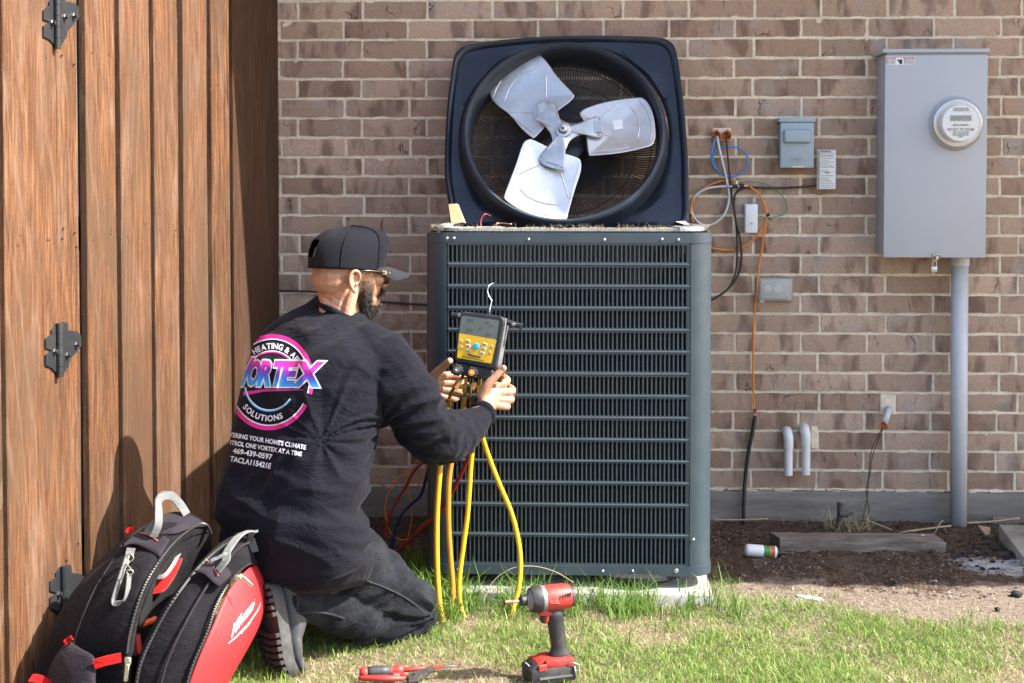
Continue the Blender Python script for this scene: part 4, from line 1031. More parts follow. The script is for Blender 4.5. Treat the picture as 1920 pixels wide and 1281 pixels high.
tag(addbox(MB(), 1520, 800, 1534, 842, 0.003, 0.01, 0.004).build('mortar_patch', M_PATCH), 'mortar smear beside the right white drain stub', 'mortar patch')
st = thing('conduit_stub', 'grey conduit stub poking down from the bricks, its end plugged with orange foam', 'conduit', tuple(P(1662, 775, 0.05)))
MB().tube([P(1668, 766, -0.01), P(1666, 770, 0.035), P(1658, 794, 0.07)], 0.0135, 18).build('pipe', M_PVC, st, smooth=True)
fo = MB(); rr = random.Random(5)
for q in range(26):
    c = P(1658 + rr.uniform(-6, 5), 796 + rr.uniform(-7, 9), 0.072 + rr.uniform(-0.008, 0.01)); fo.lathe([(0.0001, -0.004), (rr.uniform(.003, .0065), 0), (0.0001, 0.005)], 6, WM(c) @ Matrix.Rotation(rr.uniform(0, 3), 4, 'X'))
fo.build('foam_plug', M_FOAM, st, smooth=True)
tag(addbox(MB(), 1650, 740, 1680, 778, 0.0035, 0.01, 0.004).build('mortar_patch', M_PATCH), 'square mortar patch above the foam-plugged conduit stub', 'mortar patch')
cable('stub_wire', [(1656, 800, 0.075), (1645, 820, 0.07), (1633, 850, 0.05), (1629, 890, 0.035), (1627, 925, 0.03), (1622, 955, 0.03), (1617, 972, 0.03)], 0.0018, M_BLACK, 'thin dark wire hanging from the foam plug, swinging out to the left', 'wire', 'wires hanging from the conduit stub', 5)
cable('stub_wire', [(1657, 800, 0.078), (1648, 822, 0.07), (1636, 855, 0.045), (1631, 890, 0.035), (1624, 920, 0.03), (1630, 955, 0.03), (1632, 978, 0.03)], 0.0018, M_BLACK, 'second thin dark wire from the foam plug, ending in the soil on the right', 'wire', 'wires hanging from the conduit stub', 5)
# ================================================================ the kneeling technician
def blob(name, mb, voxel, mat, parent, smooth=3, disp=None, post=None):
    me = mesh_from(mb.v, mb.f, False, name); bm = bmesh.new(); bm.from_mesh(me); bmesh.ops.recalc_face_normals(bm, faces=bm.faces[:]); bm.to_mesh(me); bm.free()
    o = bpy.data.objects.new('tmp', me); col.objects.link(o)
    r = o.modifiers.new('r', 'REMESH'); r.mode = 'VOXEL'; r.voxel_size = voxel; r.adaptivity = 0
    if smooth: s_ = o.modifiers.new('s', 'SMOOTH'); s_.iterations = smooth; s_.factor = 0.6
    dg = bpy.context.evaluated_depsgraph_get(); m2 = bpy.data.meshes.new_from_object(o.evaluated_get(dg)); bpy.data.objects.remove(o)
    nv = len(m2.vertices)
    if disp:
        co = np.empty(nv * 3, np.float32); m2.vertices.foreach_get('co', co); no = np.empty(nv * 3, np.float32); m2.vertex_normals.foreach_get('vector', no)
        co = co.reshape(-1, 3); no = no.reshape(-1, 3)
        d = np.array([disp(V(c), V(n_)) for c, n_ in zip(co.tolist(), no.tolist())], np.float32)
        co += no * d[:, None]; m2.vertices.foreach_set('co', co.ravel()); m2.update()
    if post: post(m2)
    m2.polygons.foreach_set('use_smooth', [True] * len(m2.polygons)); m2.materials.clear(); m2.name = name
    return link(name, m2, parent, mat)
def px(p): return P(*p)
def chain(mb, pts, r, n=14, sub=5, sx=1.0, up=None, ends=True):
    q = catmull([P(*p) for p in pts], sub); rs = lerp_list(r, len(q)); mb.tube(q, rs, n, sx=sx, up=up)
    if ends:
        for p, rr_ in ((q[0], rs[0]), (q[-1], rs[-1])): ball(mb, p, (rr_, rr_, rr_))
def ball(mb, c, rad, M=None, n=14):
    prof = [(math.sin(math.pi*k/8), -math.cos(math.pi*k/8)) for k in range(9)]
    T = Matrix.Translation(V(c)) @ (M if M is not None else Matrix.Identity(4)) @ Matrix.Diagonal((*rad, 1))
    prof = [(max(1e-5, a), b_) for a, b_ in prof]
    mb.lathe(prof, n, T)

def cloth(name, c, rough=0.85, weave=900, var=0.2, worn=None, sheen=0.4):
    m, t, b = nt(name); p = pos(t)
    cc = ramp(t, noi(t, p, 6, 5), [(0.3, tuple(x*(1-var) for x in c)), (0.7, tuple(x*(1+var) for x in c))])
    if worn: cc = mix(t, ramp(t, noi(t, p, 7, 7, 0.7), [(0.45, 0), (0.75, worn[3])]), cc, worn[:3])
    lint = ramp(t, noi(t, p, 700, 2, 0.5), [(0.72, 0), (0.78, 0.2)])
    cc = mix(t, lint, cc, tuple(min(1, x*4 + 0.03) for x in c))
    t.links.new(cc, b.inputs['Base Color']); b.inputs['Roughness'].default_value = rough; b.inputs['Specular IOR Level'].default_value = 0.06
    b.inputs['Sheen Weight'].default_value = sheen; b.inputs['Sheen Roughness'].default_value = 0.45
    h = math_(t, 'ADD', noi(t, p, weave, 2), math_(t, 'MULTIPLY', noi(t, p, 45, 5, 0.6, 0.5), 4.0))
    fo_ = math_(t, 'ABSOLUTE', math_(t, 'SUBTRACT', noi(t, pos(t, (0.8, 0.8, 1.9)), 13, 3, 0.5, 1.6), 0.5))
    h = math_(t, 'SUBTRACT', h, math_(t, 'MULTIPLY', fo_, 10.0))
    bump(t, b, h, 0.6, 0.0013); return m
M_SHIRT = cloth('shirt_black', (0.0095, 0.0098, 0.0145), sheen=0.05)
M_JEAN = cloth('jeans_black', (0.0095, 0.0105, 0.014), 0.85, 600, 0.3, (0.045, 0.048, 0.055, 0.6), sheen=0.05)
def skin_mat():
    m, t, b = nt('skin'); p = pos(t)
    c = ramp(t, noi(t, p, 35, 5), [(0.3, (0.40, 0.19, 0.115)), (0.7, (0.47, 0.26, 0.16))])
    c = mix(t, ramp(t, noi(t, p, 300, 3), [(0.55, 0), (0.75, 0.25)]), c, (0.28, 0.12, 0.07))
    t.links.new(c, b.inputs['Base Color']); b.inputs['Roughness'].default_value = 0.48
    b.inputs['Subsurface Weight'].default_value = 0.12; b.inputs['Subsurface Radius'].default_value = (0.012, 0.005, 0.003); b.inputs['Subsurface Scale'].default_value = 0.5
    bump(t, b, noi(t, p, 420, 3), 0.25, 0.0006); return m
M_SKIN = skin_mat()

per = thing('person', 'man kneeling in black shirt, black jeans and black mesh cap, holding up a yellow gauge', 'person', tuple(P(600, 1200, 1.66)))
ang = math.radians(35); RB = V((math.cos(ang), -math.sin(ang), 0)); FB_ = V((math.sin(ang), math.cos(ang), 0))
# torso rings: (py, x_left, x_right, Y)
TR = [(1088, 476, 682, 1.70), (1072, 446, 696, 1.71), (1045, 420, 703, 1.72), (1010, 404, 700, 1.72), (965, 399, 692, 1.715), (915, 405, 694, 1.70), (865, 417, 704, 1.68), (815, 428, 708, 1.66), (765, 438, 716, 1.635), (720, 449, 735, 1.61), (685, 458, 752, 1.59), (655, 470, 757, 1.57), (630, 484, 744, 1.555), (609, 505, 725, 1.54), (592, 535, 705, 1.53), (580, 566, 694, 1.525), (570, 585, 688, 1.52)]
tor = MB(); NT = 40; hem_ring = []
for k, (py, xl, xr, Y) in enumerate(TR):
    c = P((xl + xr)/2, py, Y); half = (xr - xl)/2 * SC(Y); w = half / 0.907; tt = 0.68 * w
    if k > 10: tt = w * (0.68 - 0.03*(k-10))
    lean = FB_ * 0
    for j in range(NT):
        a = 2*math.pi*j/NT; ca, sa = math.cos(a), math.sin(a); e = 0.88
        ca = math.copysign(abs(ca)**e, ca); sa = math.copysign(abs(sa)**e, sa)
        # spine hollow on the back
        hollow = 0.014 * math.exp(-((a - 1.5*math.pi)/0.25)**2) if 5 < k < 13 else 0
        p = c + RB*(w*ca) + FB_*(tt*sa + hollow) - V((0, 0, 0.026*max(0, (k - 11)/4)*(ca*0.8 + 0.25)))
        tor.v.append(p)
n = NT
for i in range(len(TR) - 1):
    for j in range(n): tor.f.append([i*n+j, i*n+(j+1) % n, (i+1)*n+(j+1) % n, (i+1)*n+j])
tor.f.append(list(range(n))[::-1]); tor.f.append([(len(TR)-1)*n+j for j in range(n)])
SH_AXIS = [(690, 668, 1.60), (735, 700, 1.655), (782, 765, 1.64), (826, 822, 1.56), (868, 806, 1.45), (905, 777, 1.345)]
sleeve = MB(); chain(tor, SH_AXIS, [0.095, 0.093, 0.083, 0.072, 0.058, 0.037], 18)
chain(tor, [(530, 668, 1.44), (560, 720, 1.34), (690, 775, 1.20), (760, 745, 1.22), (796, 722, 1.25)], [0.08, 0.07, 0.052, 0.045, 0.034], 14)
EL = P(826, 822, 1.56); AP = P(722, 800, 1.64); CU = P(905, 777, 1.345); WA = P(690, 960, 1.68); NK = P(640, 590, 1.5)
upd = (P(826, 822, 1.56) - P(735, 700, 1.655)).normalized(); fod = (CU - EL).normalized()
def ridged(v): return 1 - abs(noise.noise(v)) * 2
def shirt_disp(p, n_):
    d = 0.0
    # broad soft drape
    q = p + V((noise.noise(p*5), noise.noise(p*5 + V((7, 0, 0))), noise.noise(p*5 + V((0, 9, 0)))))*0.05
    d += 0.006 * noise.noise(V((q.x*5, q.y*5, q.z*9)))
    # pull folds radiating from the armpit and shoulder blade across the back
    v = p - AP; r = v.length; a = math.atan2(v.z, v.dot(RB))
    w = math.exp(-(r/0.28)**2)
    d += 0.017 * w * (ridged(V((a*3.2, r*3.0, 0.3))) - 0.55) * min(1, r/0.06)
    # gathers at the waist, running round the body
    wz = math.exp(-((p.z - 0.40)/0.13)**2)
    d += 0.018 * wz * (ridged(V((q.x*3.2, q.y*3.2, q.z*15 + q.x*5))) - 0.5)
    d += 0.008 * (ridged(V((q.x*6 + q.z*5, q.y*6, q.z*9 - q.x*7))) - 0.5)
    # diagonal drag lines from the shoulder down the side
    d += 0.010 * math.exp(-(((p - P(690, 800, 1.66)).length)/0.22)**2) * (ridged(V((p.z*13 + p.x*13, p.y*2, noise.noise(p*4)*0.7))) - 0.5)
    # rings of cloth round the elbow and forearm
    ve = p - EL; s1 = ve.dot(fod); rad_ = (ve - fod*s1).length
    if rad_ < 0.11 and s1 > -0.06:
        we = math.exp(-((s1 - 0.05)/0.08)**2)
        d += 0.017 * we * (ridged(V((s1*22 + noise.noise(p*16)*0.9, noise.noise(p*9)*1.2, 1.0))) - 0.5)
    vu = p - EL; s2 = -vu.dot(upd); rad2 = (vu + upd*s2).length
    if rad2 < 0.11 and s2 > 0: d += 0.009 * math.exp(-((s2 - 0.06)/0.10)**2) * (ridged(V((s2*15 + noise.noise(p*11)*0.8, 3, noise.noise(p*8)))) - 0.5)
    return d
shirt = blob('shirt', tor, 0.0055, M_SHIRT, per, 6, shirt_disp)
sv = [per.matrix_basis @ (shirt.matrix_basis @ v.co) for v in shirt.data.vertices]
SB = BVHTree.FromPolygons([tuple(v) for v in sv], [tuple(p.vertices) for p in shirt.data.polygons])
def hit(x, y, off=0.0016):
    d = ray(x, y).normalized(); h = SB.ray_cast(CAMPOS, d)
    if h[0] is None: return None
    nn = h[1] if h[1].dot(d) < 0 else -h[1]
    return h[0] + nn * off * 0.4 - d * off * 0.6
# collar, hem and cuff bands
co_ = MB(); ring_ = []
for k in range(40):
    a = 2*math.pi*k/40; c = P(637, 578, 1.522); ring_.append(c + RB*0.069*math.cos(a) + FB_*0.052*math.sin(a) + V((0, 0, -0.006 - 0.022*math.cos(a) - 0.010*math.sin(a))))
co_.tube(ring_, 0.0085, 8, closed=True); co_.build('collar', M_SHIRT, per, smooth=True)
cf = MB(); cf.tube([CU - fod*0.012, CU + fod*0.003, CU + fod*0.010], [0.041, 0.041, 0.0385], 20); cf.build('cuff', M_SHIRT, per, smooth=True)
# ---- flat print on the back
M_PINK = surf('print_pink', (0.62, 0.015, 0.24), 0.6, bs=0, var=0.05); M_PW = surf('print_white', (0.72, 0.72, 0.78), 0.6, bs=0, var=0.05)
def grad_mat():
    m, t, b = nt('print_gradient'); g = t.nodes.new('ShaderNodeNewGeometry'); s_ = t.nodes.new('ShaderNodeSeparateXYZ'); t.links.new(g.outputs['Position'], s_.inputs[0])
    zt_, zb_ = P(520, 682, 1.75).z, P(520, 727, 1.75).z
    mr = t.nodes.new('ShaderNodeMapRange'); mr.inputs[1].default_value = zb_; mr.inputs[2].default_value = zt_; t.links.new(s_.outputs[2], mr.inputs[0])
    c = ramp(t, mr.outputs[0], [(0.0, (0.02, 0.36, 0.75)), (0.35, (0.04, 0.12, 0.55)), (0.6, (0.25, 0.02, 0.40)), (0.9, (0.66, 0.02, 0.28))])
    t.links.new(c, b.inputs['Base Color']); b.inputs['Roughness'].default_value = 0.6; return m
M_GRAD = grad_mat()
def c4(x, y): return (420 + x/4.0, 580 + y/4.0)          # enlarged sheet -> picture
def print_mesh(polys, mat, name, off, step=3.0):
    """flat 2D polygons (picture units) laid on the shirt"""
    bm = bmesh.new()
    for vs, fs in polys:
        bv = [bm.verts.new((x, y, 0)) for x, y in vs]
        for f in fs:
            try: bm.faces.new([bv[i] for i in f])
            except ValueError: pass
    if not bm.verts: return
    xs = [v.co.x for v in bm.verts]; ys = [v.co.y for v in bm.verts]
    x = min(xs) + step
    while x < max(xs): bmesh.ops.bisect_plane(bm, geom=bm.verts[:]+bm.edges[:]+bm.faces[:], plane_co=(x, 0, 0), plane_no=(1, 0, 0)); x += step
    y = min(ys) + step
    while y < max(ys): bmesh.ops.bisect_plane(bm, geom=bm.verts[:]+bm.edges[:]+bm.faces[:], plane_co=(0, y, 0), plane_no=(0, 1, 0)); y += step
    bad = []
    for v in bm.verts:
        h = hit(v.co.x, v.co.y, off)
        if h is None: bad.append(v)
        else: v.co = h
    bmesh.ops.delete(bm, geom=bad, context='VERTS')
    long_ = [f for f in bm.faces if max((e.calc_length() for e in f.edges)) > 0.03]
    bmesh.ops.delete(bm, geom=long_, context='FACES')
    me = bpy.data.meshes.new(name); bm.to_mesh(me); bm.free()
    me.polygons.foreach_set('use_smooth', [True]*len(me.polygons))
    o = link(name, me, per, mat); o.parent = shirt; o.matrix_basis = (per.matrix_basis @ shirt.matrix_basis).inverted(); return o
def flat_text(s, bold=0.0, shear=0.0):
    c = bpy.data.curves.new('t', 'FONT'); c.body = s; c.size = 1; c.offset = bold; c.shear = shear; c.resolution_u = 3; c.fill_mode = 'FRONT' if hasattr(c, 'fill_mode') else c.fill_mode
    o = bpy.data.objects.new('t', c); col.objects.link(o); dg = bpy.context.evaluated_depsgraph_get()
    me = bpy.data.meshes.new_from_object(o.evaluated_get(dg)); bpy.data.objects.remove(o); bpy.data.curves.remove(c)
    vs = [(v.co.x, v.co.y) for v in me.vertices]; fs = [tuple(p.vertices) for p in me.polygons]; bpy.data.meshes.remove(me)
    if vs:
        x0 = min(v[0] for v in vs); x1 = max(v[0] for v in vs); y0 = min(v[1] for v in vs); y1 = max(v[1] for v in vs)
    else: x0 = x1 = y0 = y1 = 0
    return vs, fs, (x0, x1, y0, y1)
def line_text(s, p0, p1, h, bold=0.02, shear=0.0, curve=0.0):
    vs, fs, (x0, x1, y0, y1) = flat_text(s, bold, shear); a = V((*c4(*p0), 0)); b_ = V((*c4(*p1), 0)); d = b_ - a; L = d.length; u = d/L; hh = h/4.0
    nrm = V((u.y, -u.x, 0))
    out = []
    for x, y in vs:
        f = (x - x0)/(x1 - x0); g = (y - 0)/0.72
        q = a + u*(f*L) + nrm*(g*hh) ; q.y += curve * 4*f*(1-f); out.append((q.x, q.y))
    return out, fs
EC = (350, 548); EA, EB, ET = 366, 326, math.radians(12.5)
def ell(ang_, k):                                         # angle measured clockwise from the top of the badge
    u = EB*k*math.sin(ang_); v = -EA*k*math.cos(ang_)
    return c4(EC[0] + u*math.cos(ET) - v*math.sin(ET), EC[1] + u*math.sin(ET) + v*math.cos(ET))
def arc(a0, a1, k0, k1, m=60):
    vs = []; 
    for i in range(m + 1): a = a0 + (a1 - a0)*i/m; vs += [ell(a, k0), ell(a, k1)]
    return vs, [(2*i, 2*i+1, 2*i+3, 2*i+2) for i in range(m)]
def arc_text(s, a0, a1, k, h, bold=0.03, outward=True):
    polys = []; ws = []
    for ch in s:
        if ch == ' ': ws.append(0.3); continue
        _, _, bb = flat_text(ch, bold); ws.append(bb[1] - bb[0] + 0.1)
    tot = sum(ws); acc = 0
    for ch, w in zip(s, ws):
        if ch != ' ':
            vs, fs, (x0, x1, y0, y1) = flat_text(ch, bold); out = []
            for x, y in vs:
                f = (acc + 0.05 + (x - x0))/tot; a = a0 + (a1 - a0)*f; kk = k + (y/0.72)*h*(1 if outward else -1)
                out.append(ell(a, kk))
            polys.append((out, fs))
        acc += w
    return polys
PI = math.pi
print_mesh([arc(-PI*0.42, PI*0.52, 0.90, 0.99), arc(PI*0.60, PI*1.42, 0.90, 0.99, 80)], M_PINK, 'print_ring', 0.0014)
print_mesh([arc(-PI*0.42, PI*0.52, 0.875, 0.90), arc(PI*0.60, PI*1.42, 0.875, 0.90, 80), arc(-PI*0.28, PI*0.25, 0.635, 0.652), arc(PI*0.64, PI*1.38, 0.562, 0.585)], M_PW, 'print_ring_line', 0.0015)
print_mesh([arc(-PI*0.28, PI*0.25, 0.605, 0.635), ([c4(145, 620), c4(300, 599), c4(595, 603), c4(595, 608), c4(300, 618), c4(147, 650)], [(0, 1, 4, 5), (1, 2, 3, 4)])], M_PINK, 'print_sweep', 0.0014)
print_mesh([arc(PI*0.64, PI*1.38, 0.585, 0.61)], M_GRAD, 'print_arc', 0.0014)
print_mesh(arc_text('HEATING & AIR', -PI*0.26, PI*0.26, 0.69, 0.12), M_PW, 'print_letters', 0.0016)
print_mesh(arc_text('SOLUTIONS', PI*1.22, PI*0.80, 0.80, 0.12, outward=False), M_PW, 'print_letters', 0.0016)
def vortex(bold):
    res = []
    # each letter gets its own slot so the word can run slanted and swell to the right
    slots = [('V', 108, 215), ('O', 185, 272), ('R', 268, 372), ('T', 362, 452), ('E', 436, 545), ('X', 530, 740)]
    for ch, xa, xb_ in slots:
        vs, fs, (x0, x1, y0, y1) = flat_text(ch, bold, 0.0); _, _, (bx0, bx1, by0, by1) = flat_text(ch, 0.05, 0.0); out = []
        for x, y in vs:
            f = (x - bx0)/(bx1 - bx0); g = (y - by0)/(by1 - by0)
            X = xa + f*(xb_ - xa) + (g - 0.5)*46; base = 578 + (X - 150)*0.012; top = 382 + (X - 150)*0.02
            if ch == 'V': top -= 20
            Yp = base + (top - base)*g; out.append(c4(X, Yp))
        res.append((out, fs))
    return res
print_mesh(vortex(0.095), M_PW, 'print_word_outline', 0.0022, 2.5)
print_mesh(vortex(0.05), M_GRAD, 'print_word', 0.0030, 2.5)
print_mesh([line_text("TERING YOUR HOME'S CLIMATE", (40, 955), (614, 1052), 34, 0.03)], M_PW, 'print_line', 0.0016)
print_mesh([line_text("NTROL ONE VORTEX AT A TIME", (27, 1012), (582, 1103), 34, 0.03)], M_PW, 'print_line', 0.0016)
print_mesh([line_text("469-439-0597", (66, 1078), (360, 1128), 40, 0.03)], M_PW, 'print_line', 0.0016)
print_mesh([line_text("TACLA115421E", (44, 1138), (350, 1196), 40, 0.03)], M_PW, 'print_line', 0.0016)

# ---- jeans
je = MB()
chain(je, [(585, 1010, 1.70), (640, 1045, 1.66), (705, 1090, 1.60), (774, 1146, 1.505)], [0.115, 0.105, 0.088, 0.069], 20)
chain(je, [(776, 1150, 1.505), (735, 1166, 1.56), (680, 1160, 1.64), (620, 1140, 1.72), (572, 1125, 1.79)], [0.063, 0.060, 0.062, 0.056, 0.060], 18)
chain(je, [(520, 1010, 1.60), (600, 1050, 1.46), (680, 1090, 1.34), (735, 1118, 1.26)], [0.115, 0.10, 0.085, 0.064], 18)
chain(je, [(735, 1118, 1.26), (640, 1120, 1.42), (540, 1110, 1.60)], [0.062, 0.062, 0.055], 16)
ball(je, P(545, 1030, 1.70), (0.15, 0.14, 0.10))
K0 = P(776, 1150, 1.505); HD = (P(640, 1045, 1.66) - K0).normalized(); CD = (P(620, 1140, 1.72) - K0).normalized()
def jean_disp(p, n_):
    q = p + V((noise.noise(p*6), noise.noise(p*6 + V((7, 0, 0))), noise.noise(p*6 + V((0, 9, 0)))))*0.04
    d = 0.004*noise.noise(q*9)
    v = p - K0; s1 = v.dot(HD); s2 = v.dot(CD); w = math.exp(-(v.length/0.17)**2)
    d += 0.024 * w * (ridged(V((math.atan2(v.z, v.dot(HD)+0.05)*3.5, v.length*6, 0))) - 0.5)
    d += 0.013 * (ridged(V((s1*12 + q.z*7, q.y*4, q.z*4))) - 0.5)
    if p.z < 0.045: d *= 0.3
    return d
jeans = blob('jeans', je, 0.0055, M_JEAN, per, 4, jean_disp)
jv = [per.matrix_basis @ (jeans.matrix_basis @ v.co) for v in jeans.data.vertices]
JB = BVHTree.FromPolygons([tuple(v) for v in jv], [tuple(p.vertices) for p in jeans.data.polygons])
M_STITCH = cloth('jean_seam', (0.028, 0.03, 0.036), 0.8, 400, 0.4, sheen=0.1)
def seam(pts, r=0.0032, bvh=JB, mat=M_STITCH, name='seam', par=per, n=30):
    on = []
    for q in catmull([V((a, b_, 0)) for a, b_ in pts], n):
        d = ray(q.x, q.y).normalized(); h = bvh.ray_cast(CAMPOS, d)
        if h[0] is not None: on.append(h[0])
    if len(on) > 2: return MB().tube(on, r, 6).build(name, mat, par, smooth=True)
seam([(662, 1078), (695, 1092), (735, 1108), (770, 1128), (795, 1150)]); seam([(560, 1150), (590, 1148), (620, 1152), (645, 1160)])
seam([(556, 1100), (558, 1125), (556, 1160)]); seam([(690, 1040), (680, 1062), (664, 1078)])
# shirt hem
hem = []
for x, y in [(474, 1082), (500, 1092), (530, 1096), (565, 1097), (600, 1095), (635, 1088), (665, 1074), (688, 1052)]:
    d = ray(x, y - 6).normalized(); h = SB.ray_cast(CAMPOS, d)
    if h[0] is not None: hem.append(h[0])
if len(hem) > 3: MB().tube(catmull(hem, 5), 0.0045, 8).build('hem', M_SHIRT, per, smooth=True)

# ---- head: one continuous surface from neck to crown
HY = 1.50; HC = P(651, 494, HY)
yawh = math.radians(57); FH = V((math.sin(yawh), math.cos(yawh), -0.10)).normalized(); UH = V((0.02, 0.06, 1)); UH = (UH - FH*UH.dot(FH)).normalized(); RH_ = FH.cross(UH).normalized()
HM = Matrix((FH, -RH_, UH)).transposed().to_4x4(); HM.translation = HC          # local: x forward, y to his left, z up
def H(x, y, z): return HM @ V((x, y, z))
he = MB()
ball(he, H(-0.004, 0, 0.0), (0.100, 0.079, 0.092), HM.to_3x3().to_4x4())
ball(he, H(0.045, 0, -0.045), (0.058, 0.063, 0.080), HM.to_3x3().to_4x4())
ball(he, H(0.062, 0, -0.098), (0.042, 0.046, 0.034), HM.to_3x3().to_4x4())
ball(he, H(-0.040, 0, -0.040), (0.058, 0.064, 0.06), HM.to_3x3().to_4x4())
ball(he, H(0.088, 0, -0.012), (0.018, 0.05, 0.022), HM.to_3x3().to_4x4())
he.tube([H(0.098, 0, -0.012), H(0.108, 0, -0.030), H(0.122, 0, -0.050), H(0.108, 0, -0.058)], [0.008, 0.010, 0.014, 0.010], 10)
for s_ in (-1, 1): ball(he, H(0.108, 0.013*s_, -0.053), (0.011, 0.009, 0.009)); ball(he, H(0.070, 0.045*s_, -0.035), (0.025, 0.02, 0.022))
he.tube([H(0.100, -0.022, -0.077), H(0.108, 0, -0.076), H(0.100, 0.022, -0.077)], [0.005, 0.008, 0.005], 8)
he.tube([H(-0.030, 0, -0.03), P(636, 560, 1.505), P(638, 600, 1.52), P(640, 640, 1.54)], [0.060, 0.057, 0.056, 0.050], 18)
chain(he, [(617, 545, 1.53), (614, 575, 1.54), (612, 600, 1.55)], [0.022, 0.024, 0.022], 10)
chain(he, [(664, 545, 1.545), (655, 575, 1.56), (650, 605, 1.57)], [0.014, 0.017, 0.02], 10)
def head_disp(p, n_):
    q = HM.inverted() @ p; d = 0
    # skin creases on the neck
    c = P(628, 570, 1.55); v = p - c
    if v.length < 0.07: d -= 0.0028*max(0, ridged(V((v.z*38 + v.x*22, 0.5, 0.2))) - 0.75)*4*math.exp(-(v.length/0.045)**2)
    if abs(q.y) > 0.045 and abs(q.z + 0.012) < 0.02 and q.x > 0.03: d -= 0.003
    return d
# ear on the near side, joined to the head surface
ec = P(666, 528, HY + 0.078)
EF = (FH*0.85 + RH_*0.25).normalized(); EU = UH
def E_(f, u, o=0.0): return ec + EF*f + EU*u + RH_*o
curve = catmull([E_(0.010, -0.004, -0.004), E_(0.012, 0.014, 0.002), E_(0.004, 0.027, 0.004), E_(-0.009, 0.027, 0.006), E_(-0.018, 0.014, 0.008), E_(-0.017, -0.004, 0.008), E_(-0.009, -0.019, 0.006), E_(0.000, -0.028, 0.002), E_(0.006, -0.024, -0.002)], 5)
he.tube(curve, [0.0035, 0.0042, 0.005, 0.005, 0.0045, 0.004, 0.005, 0.006, 0.004], 8)
he.tube(catmull([E_(0.000, 0.018, -0.002), E_(-0.009, 0.012, 0.002), E_(-0.010, 0.000, 0.002), E_(-0.003, -0.013, 0.000)], 5), [0.003, 0.0036, 0.0036, 0.003], 7)
he.tube([E_(0.006, -0.002, -0.008), E_(0.004, -0.006, 0.001), E_(0.005, -0.012, 0.000)], [0.006, 0.004, 0.004], 8)
ball(he, E_(-0.003, -0.001, -0.008), (0.013, 0.006, 0.024), Matrix((EF, RH_, EU)).transposed().to_4x4())
M_HEAD = M_SKIN.copy(); M_HEAD.name = 'skin_shaved'
_t = M_HEAD.node_tree; _b = _t.nodes['Principled BSDF']; _src = _b.inputs['Base Color'].links[0].from_socket
_g = _t.nodes.new('ShaderNodeNewGeometry').outputs['Position']; _d = _t.nodes.new('ShaderNodeVectorMath'); _d.operation = 'DISTANCE'
_t.links.new(_g, _d.inputs[0]); _d.inputs[1].default_value = H(-0.035, 0, 0.045)
_f = math_(_t, 'ADD', _d.outputs['Value'], math_(_t, 'MULTIPLY', noi(_t, _g, 160, 3), 0.02))
_c = mix(_t, ramp(_t, _f, [(0.085, 0.72), (0.135, 0.0)]), _src, (0.15, 0.095, 0.065))
_t.links.new(_c, _b.inputs['Base Color'])
head = blob('head', he, 0.0026, M_HEAD, per, 2, head_disp)
hv = [per.matrix_basis @ (head.matrix_basis @ v.co) for v in head.data.vertices]
HB = BVHTree.FromPolygons([tuple(v) for v in hv], [tuple(p.vertices) for p in head.data.polygons])
M_SHADOWEAR = surf('ear_shade', (0.16, 0.06, 0.04), 0.7, bs=0)  # dark ball stands for shade inside the ear
ball_ = MB(); ball(ball_, E_(-0.001, -0.003, -0.0012), (0.0045, 0.0025, 0.008), Matrix((EF, RH_, EU)).transposed().to_4x4()); ball_.build('ear_shade', M_SHADOWEAR, per, smooth=True)
# beard: dense short hairs rooted on the jaw, over a close dark base
M_HAIR = surf('beard_hair', (0.022, 0.015, 0.012), 0.55, bs=0, var=0.3, vs=60)
bd = MB(); rr = random.Random(77); cnt = 0
bs_ = MB()
ball(bs_, H(0.056, 0, -0.114), (0.043, 0.047, 0.036), HM.to_3x3().to_4x4()); ball(bs_, H(0.080, 0, -0.112), (0.028, 0.036, 0.036), HM.to_3x3().to_4x4())
bs_.tube([H(0.030, -0.063, -0.068), H(0.036, -0.059, -0.085), H(0.046, -0.051, -0.100)], [0.004, 0.011, 0.019], 10)
bs_.tube([H(0.026, 0.0685, -0.045), H(0.030, 0.064, -0.07), H(0.040, 0.055, -0.092)], [0.006, 0.012, 0.018], 10)
bs_.tube([H(0.085, -0.045, -0.088), H(0.104, -0.022, -0.068), H(0.111, 0, -0.066), H(0.104, 0.022, -0.068), H(0.085, 0.045, -0.088)], [0.008, 0.006, 0.005, 0.006, 0.008], 8)
def bdisp(p, n_): return 0.004*noise.noise(p*90) - 0.004
beard = blob('beard', bs_, 0.003, M_HAIR, per, 2, bdisp)
bv_ = [per.matrix_basis @ (beard.matrix_basis @ v.co) for v in beard.data.vertices]; bn = [V(n_.vector) for n_ in beard.data.vertex_normals]
for k in range(11000):
    i = rr.randrange(len(bv_)); p = bv_[i]; nn = bn[i]
    d = (nn*0.8 + V((0, 0, -1))*0.9 + V((rr.uniform(-1, 1), rr.uniform(-1, 1), rr.uniform(-1, 1)))*0.45).normalized(); L = rr.uniform(0.006, 0.021)
    w = d.cross(V((rr.uniform(-1, 1), rr.uniform(-1, 1), rr.uniform(-1, 1)))).normalized()*0.00035
    bd.add([p - nn*0.002 + w, p - nn*0.002 - w, p + d*L], [(0, 1, 2)])
